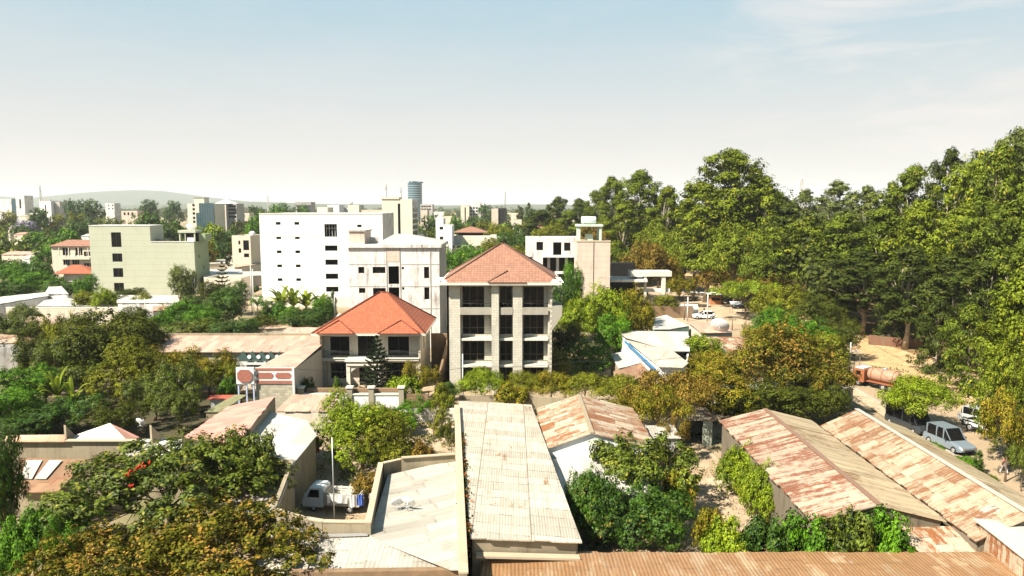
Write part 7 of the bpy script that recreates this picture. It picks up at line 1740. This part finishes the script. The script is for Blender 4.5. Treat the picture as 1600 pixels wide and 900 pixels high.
# water jar on the villa side, planter urns skipped; laundry in the yard
def laundry():
    r = thing('clothes_line', (at(545, 806, 0).x, at(545, 806, 0).y, 0), 'clothes line between two posts beside the mini truck', 'clothes line')
    MB().tube([(-1.6, 0, 0), (-1.6, 0, 1.7)], .03, 6).build('post', M['pole_d'], r); MB().tube([(2.1, .3, 0), (2.1, .3, 1.7)], .03, 6).build('post', M['pole_d'], r)
    MB().tube([(-1.6, 0, 1.65), (.2, .1, 1.5), (2.1, .3, 1.65)], .01, 4).build('line', M['rail'], r)
    o = r.location
    def cloth(x0, x1, z0, z1, mat, label):
        m_ = MB(); n = 7; vs = []
        for i in range(n + 1):
            x = x0 + (x1 - x0) * i / n; y = .05 + .05 * math.sin(i * 2.1) + x * .07
            vs += [(x, y + .04 * math.sin(i * 1.3), z0 + .06 * math.sin(i * 1.7)), (x, y, z1)]
        m_.add(vs, [(2 * i, 2 * i + 2, 2 * i + 3, 2 * i + 1) for i in range(n)]); m_.add([(a, b + .012, c) for a, b, c in vs], [(2 * i + 1, 2 * i + 3, 2 * i + 2, 2 * i) for i in range(n)])
        c = m_.build('laundry', mat); c.location = o; tag(c, label, 'laundry')
    cloth(-1.5, -.1, .9, 1.58, M['white'], 'long white cloth hanging at the left of the yard line'); cloth(-.0, .55, .6, 1.5, M['white'], 'white garment in the middle of the yard line')
    cloth(.6, 1.05, .7, 1.52, plain('blue_cloth', (.08, .16, .55), .8), 'blue garment on the yard line'); cloth(1.1, 1.4, .9, 1.55, M['dark'], 'small dark garment on the yard line'); cloth(1.45, 2.05, .8, 1.58, M['white'], 'white sheet at the right end of the yard line')
laundry()
am = thing('aerial_pole', (at(522, 812, 0).x + .5, 47.9, 0), 'thin grey aerial pole standing in front of the mini truck', 'pole'); MB().tube([(0, 0, 0), (0, 0, 6.6)], [.045, .035], 6).build('mast', M['steel'], am)
hc = thing('hanging_rug', (at(492, 722, 0).x, at(492, 722, 0).y, 0), 'reddish rug and box hanging in the shade of the grey-roofed house', 'rug'); MB().box(-.4, .4, 0, .06, .8, 2.2).build('rug', plain('faded_red_cloth', (.45, .14, .08), .9, var=.5), hc); MB().box(-.6, .6, -.3, .0, .5, .7).build('ledge', M['trim'], hc)

def pole(px, base, top, label, name='utility_pole', mat='pole', arms=1, rad=.11, lean=0.0, lamp=False, Y=None):
    p = at(px, base, 0) if Y is None else V((pxx(px, Y, 4), Y, 0)); h = atY(px, top, p.y).z
    r = thing(name, (p.x, p.y, 0), label, 'lamp post' if lamp else 'pole')
    MB().tube([(0, 0, 0), (lean, 0, h)], [rad, rad * .7], 8).build('shaft', M[mat], r)
    if arms:
        m_ = MB(); m_.box(lean - .7, lean + .7, -.05, .05, h - .5, h - .38); [m_.tube([(lean + x, 0, h - .38), (lean + x, 0, h - .22)], .035, 6) for x in (-.6, 0, .6)]; m_.build('crossarm', M['pole_d'], r)
    if lamp:
        m_ = MB(); 
        for s in (-1, 1): m_.beam((0, 0, h), (s * 1.2, 0, h + .15), .08, .08)
        m_.build('arm', M[mat], r)
        for s in (-1, 1): MB().box(s * .9, s * 1.5, -.14, .14, h + .08, h + .18).build('lamp_head', M['white'], r)
    return r
pole(129, 0, 523, 'pale concrete pole with crossarm in front of the left bushes, leaning', Y=86, lean=-.35)
pole(227, 0, 466, 'thin pale pole in front of the beige compound wall', arms=0, Y=128, rad=.09)
pole(305, 0, 435, 'pale pole at the right foot of the green block', arms=0, Y=150, rad=.1)
pole(723, 0, 553, 'white pole at the left front of the four-storey house', arms=0, Y=80, rad=.09)
pole(630, 0, 640, 'short white garden pole beside the lime tree clump', arms=0, Y=70, rad=.05)
pole(677, 0, 640, 'thin dark pole in front of the slatted gate', arms=0, Y=68, rad=.05, mat='pole_d')
pole(523, 0, 460, 'white lamp-like pole beside the thin cypress', arms=0, Y=128, rad=.1)
pole(1074, 502, 464, 'pale concrete pole at the junction, left of the lamp post', arms=1, rad=.15)
pole(1105, 502, 458, 'double-armed white lamp post over the junction', 'street_lamp', arms=0, rad=.14, lamp=True)
pole(1069, 500, 474, 'short dark post left of the junction pole', arms=0, rad=.12, mat='pole_d')
pole(1144, 516, 496, 'dark sign post on the open dusty ground right of the lamp post', arms=1, rad=.1, mat='pole_d')
pole(393, 0, 414, 'tall pale pole near the left corner of the white block', arms=0, Y=150, rad=.12)
pole(396, 0, 420, 'second pale pole near the left corner of the white block', arms=0, Y=146, rad=.12)
pole(1329, 0, 535, 'street lamp with drooping arm by the small shelter', arms=1, Y=92, rad=.1)
def wire(pts, label, rad=.012):
    a = V(pts[0]); r = thing('overhead_wire', a, label, 'cable'); m_ = MB()
    for p, q in zip(pts[:-1], pts[1:]):
        p = V(p) - a; q = V(q) - a; L0 = (q - p).length; m_.tube([p.lerp(q, f / 10) - V((0, 0, 4 * f / 10 * (1 - f / 10) * L0 * .025)) for f in range(11)], rad, 4, False)
    m_.build('cable', M['rail'], r)
wire([(-4.6, 80, 4.3), (-11.5, 77, 4.6), (-22.6, 76, 5.0)], 'thin sagging wire from the white pole to the red-and-white facade', .02)
wire([(-4.6, 80, 4.4), (8, 79, 5.2), (20, 76, 6.5)], 'thin sagging wire above the feathery trees', .02)
wire([(at(129, 640, 0).x - .2, 86, 9), (-46, 92.5, 6.2), (-30, 93, 6.4)], 'sagging wire from the leaning pole to the long pinkish roof', .02)
wire([(36.0, 132, 8), (41.5, 92, 7.2), (39.5, 60, 6.8), (36, 40, 6.5)], 'overhead wire along the left kerb of the road', .02)
# roadside shelter
sh = thing('shelter', (pxx(1329, 93, 3), 93, 0), 'small flat-roofed roadside shelter beside the road bend', 'shelter'); MB().slab([(-1.1, -.9, 3.4), (1.1, -.9, 3.4), (1.1, 1, 3.7), (-1.1, 1, 3.7)], .08).build('roof', M['rf_tan'], sh)
for x, y in ((-.9, -.7), (.9, -.7), (-.9, .8), (.9, .8)): MB().tube([(x, y, 0), (x, y, 3.35)], .05, 6).build('post', M['pole_d'], sh)
# kiosks under the umbrellas at the junction
def parasol(x, y, rad, h, mat, label):
    r = thing('parasol', (x, y, 0), label, 'parasol'); MB().tube([(0, 0, 0), (0, 0, h)], .05, 6).build('pole', M['steel'], r); m_ = MB(); m_.lathe([(rad, h - .7), (rad * .5, h - .25), (0.02, h)], 8, 0, 0, False); m_.lathe([(0.02, h - .03), (rad * .5, h - .28), (rad, h - .72)], 8, 0, 0, False); m_.build('canopy', mat, r)
p = at(1116, 476, 0); parasol(p.x, p.y, 2.0, 3.2, M['tank'], 'white parasol over the orange kiosk at the junction')
k = thing('kiosk', (p.x + .3, p.y + .4, 0), 'orange-brown kiosk under the white parasol at the junction', 'kiosk'); MB().box(-1.2, 1.2, -.6, .9, 0, 1.9).build('body', plain('orange_brown_board', (.42, .18, .07), .7), k); MB().box(-1.0, 1.0, -.64, -.603, .95, 1.6).build('hatch', M['dark'], k)
for px, py, lb in ((1078, 470, 'white awning left under the golden tree at the junction'), (1137, 474, 'pale awning right of the orange kiosk'), (1152, 490, 'low white awning in the dark shade right of the road')):
    p = at(px, py, 0); k = thing('awning', (p.x, p.y, 0), lb, 'awning'); MB().slab([(-1.5, -1, 2.0), (1.5, -1, 2.0), (1.4, 1, 2.4), (-1.4, 1, 2.4)], .05).build('canopy', M['tank'], k)
    for x in (-1.3, 1.3):
        for y in (-.8, .8): MB().tube([(x, y, 0), (x, y, 2.05)], .04, 5).build('post', M['pole_d'], k)
# lattice masts on the skyline
def mast(px, Y, top, base_w, label, mat, dishes=True, n=14):
    h = atY(px, top, Y).z; r = thing('lattice_mast', (pxx(px, Y, h * .7), Y, 0), label, 'mast'); m_ = MB(); w0, w1 = base_w, base_w * .22; t = base_w * .07
    P_ = lambda s, f: V((s[0] * (w0 + (w1 - w0) * f) / 2, s[1] * (w0 + (w1 - w0) * f) / 2, h * .93 * f)); S = ((-1, -1), (1, -1), (1, 1), (-1, 1))
    for k in range(n):
        f0, f1 = k / n, (k + 1) / n
        for i in range(4):
            a, b = S[i], S[(i + 1) % 4]; m_.beam(P_(a, f0), P_(a, f1), t, t); m_.beam(P_(a, f0), P_(b, f1), t * .6, t * .6); m_.beam(P_(a, f1), P_(b, f1), t * .6, t * .6)
    m_.build('lattice', M[mat], r); MB().tube([(0, 0, h * .92), (0, 0, h)], t * .6, 6).build('spike', M[mat], r)
    if dishes:
        for q, z_ in enumerate((.88, .80)): MB().tube([(w1 * .5 + .2, -.4, h * z_), (w1 * .5 + .2, .1, h * z_)], base_w * .16, 12).build('antenna_dish', M['dish'], r)
        for z_ in (.84, .9): MB().box(-w1 - .3, -w1, -.2, .2, h * z_, h * z_ + 2).build('antenna_panel', M['dish'], r)
mast(63.5, 700, 286, 3.2, 'telecom mast on the far left horizon', 'pole')
mast(418.5, 1200, 303, 4, 'faint telecom mast between hills and the white block', 'pole')
mast(1252, 330, 273, 3.6, 'telecom mast with white dishes above the grove gap', 'pole')
mast(789.5, 620, 296, 2.0, 'thin mast beside the short dark high-rise', 'pole_d', False, 22)
mr = thing('minaret', (pxx(1237, 330, 25), 330, 0), 'white minaret-like tower glimpsed in the grove gap left of the mast', 'tower'); zt = pxz(325, 330)
MB().lathe([(1.5, 0), (1.5, zt), (1.9, zt + .1), (1.9, zt + .8), (1.2, zt + .9), (1.1, zt + 2.6), (.5, zt + 3.6), (.05, pxz(308, 330))], 16).build('shaft', M['white'], mr)
mw = thing('mosque_hall', (pxx(1243, 335, 15), 336, 0), 'white building glimpsed under the mast in the grove gap', 'building'); MB().box(-3.5, 3.5, 0, 6, 0, pxz(332, 336)).build('wall', M['white'], mw)
for px, top, lb in ((604, 288, 'left antenna mast on the beige tower block'), (627, 292, 'right antenna mast on the beige tower block')):
    z0_ = pxz(311, 256); zt_ = pxz(top, 258); a = thing('roof_antenna', (pxx(px, 258, 26), 258, z0_ - .5), lb, 'antenna'); m_ = MB().tube([(0, 0, 0), (0, 0, zt_ - z0_ + .5)], .09, 6)
    m_.build('mast', M['pole_d'], a); m_ = MB(); [m_.box(-.7, .7, -.04, .04, zt_ - z0_ - q, zt_ - z0_ - q + .08) for q in (.2, 1.0, 1.8)]; m_.box(-.5, -.2, -.1, .1, zt_ - z0_ - 1.6, zt_ - z0_ - .6); m_.build('aerials', M['steel'], a)
# roof clutter on the green block
for i, (px, lb) in enumerate(((243, 'bent roof sheet heap at the step of the green block'), (255, 'second heap of sheets on the green block roof'))):
    a = thing('sheet_pile', (pxx(px, 186), 186.5, pxz(378, 183) - .62), lb, 'roof sheets'); m_ = MB(); rnd = random.Random(i)
    for k in range(4): m_.slab([(-1.4, -.6, .2 + k * .22), (1.3, -.8, .5 + k * .25), (1.4, .9, .4 + k * .3), (-1.2, .7, .15 + k * .2)], .04)
    m_.build('sheets', M['steel'], a)

# ------------------------------------------------------------------ people
def person(loc, rz, h, label, top, bottom, skin, hair, step=.28):
    """walking figure: one skinned body, with clothing and hair as parts"""
    r = thing('person', loc, label, 'person', rz=rz); k = h / 1.72
    def skinm(name, verts, edges, rad, mat, lvl=1):
        me = bpy.data.meshes.new(name); me.from_pydata([tuple(c * k for c in v) for v in verts], edges, []); o = bpy.data.objects.new(name, me); COL.objects.link(o)
        md = o.modifiers.new('s', 'SKIN'); sd = me.skin_vertices[0].data if me.skin_vertices else None
        if sd is None:
            bpy.context.view_layer.update(); sd = me.skin_vertices[0].data
        for i, q in enumerate(rad): sd[i].radius = (q[0] * k, q[1] * k) if isinstance(q, tuple) else (q * k, q * k)
        sd[0].use_root = True
        o.modifiers.new('u', 'SUBSURF').levels = lvl; o.modifiers['u'].render_levels = lvl
        dg = bpy.context.evaluated_depsgraph_get(); m2 = bpy.data.meshes.new_from_object(o.evaluated_get(dg)); bpy.data.objects.remove(o)
        m2.materials.clear(); m2.materials.append(mat); o2 = bpy.data.objects.new(name, m2); COL.objects.link(o2); o2.parent = r; m2.polygons.foreach_set('use_smooth', [True] * len(m2.polygons)); return o2
    s = step
    v = [(0, 0, .95), (0, 0, 1.15), (0, .0, 1.38), (.01, 0, 1.50), (.02, 0, 1.60), (.02, 0, 1.68), (-.0, .17, 1.40), (-.08, .22, 1.14), (.02, .23, .90), (.05, .23, .82), (0, -.17, 1.40), (.1, -.22, 1.14), (.22, -.22, .93), (.27, -.22, .87),
         (0, .09, .9), (s * .5, .10, .50), (s * .9, .10, .08), (s * .9 + .17, .11, .03), (0, -.09, .9), (-s * .4, -.10, .50), (-s * 1.0, -.10, .12), (-s * 1.0 + .16, -.11, .04)]
    e = [(0, 1), (1, 2), (2, 3), (3, 4), (4, 5), (2, 6), (6, 7), (7, 8), (8, 9), (2, 10), (10, 11), (11, 12), (12, 13), (0, 14), (14, 15), (15, 16), (16, 17), (0, 18), (18, 19), (19, 20), (20, 21)]
    rd = [(.12, .15), (.10, .13), (.11, .16), .05, (.085, .075), (.07, .065), .055, .04, .032, .035, .055, .04, .032, .035, .085, .06, .038, .035, .085, .06, .038, .035]
    skinm('body', v, e, rd, skin)
    skinm('shirt', [v[i] for i in (1, 2, 6, 7, 10, 11)] + [(0, 0, .92)], [(6, 0), (0, 1), (1, 2), (2, 3), (1, 4), (4, 5)], [(.125, .155), (.135, .185), .075, .06, .075, .06, (.135, .165)], top)
    skinm('trousers', [v[i] for i in (0, 14, 15, 16, 18, 19, 20)], [(0, 1), (1, 2), (2, 3), (0, 4), (4, 5), (5, 6)], [(.13, .165), .10, .078, .055, .10, .078, .055], bottom)
    m_ = MB(); m_.lathe([(.0, 1.735 * k), (.06 * k, 1.72 * k), (.095 * k, 1.66 * k), (.097 * k, 1.60 * k), (.08 * k, 1.58 * k)], 12, .0, 0); m_.build('hair', hair, r)
sk = plain('brown_skin', (.16, .08, .045), .6); hr_ = plain('black_hair', (.012, .010, .009), .8)
p = at(1568, 741, 0); person((p.x, p.y, .014), R(115), 1.72, 'person in a pinkish top and light trousers walking on the road at right', plain('pink_cloth', (.60, .27, .20), .85), plain('pale_cloth', (.60, .52, .48), .85), sk, hr_)
p = at(1115, 501, 0); person((p.x, p.y, .014), R(80), 1.72, 'person in white walking on the dusty road near the lamp post', plain('white_cloth', (.7, .68, .64), .85), plain('dark_cloth', (.05, .05, .06), .85), sk, hr_)
p = at(1106, 497, 0); person((p.x, p.y + 3, .014), R(-60), 1.70, 'person in dark clothes standing by the white car', plain('dark_cloth', (.05, .05, .06), .85), plain('dark_cloth', (.05, .05, .06), .85), sk, hr_, .05)

# ------------------------------------------------------------------ air
def haze():
    m = bpy.data.materials.new('haze'); m.use_nodes = True; t = m.node_tree; t.nodes.clear()
    o = t.nodes.new('ShaderNodeOutputMaterial'); v = t.nodes.new('ShaderNodeVolumePrincipled')
    v.inputs['Color'].default_value = (0.86, 0.93, 1.0, 1); v.inputs['Density'].default_value = HAZE_D; v.inputs['Anisotropy'].default_value = 0.0
    t.links.new(v.outputs[0], o.inputs['Volume'])
    ob = MB().box(-9000, 9000, -60, 9500, -4, 190).build('haze', m); tag(ob, 'thin pale haze over the town', 'haze', kind='stuff')
HAZE_D = 0.00009
haze()
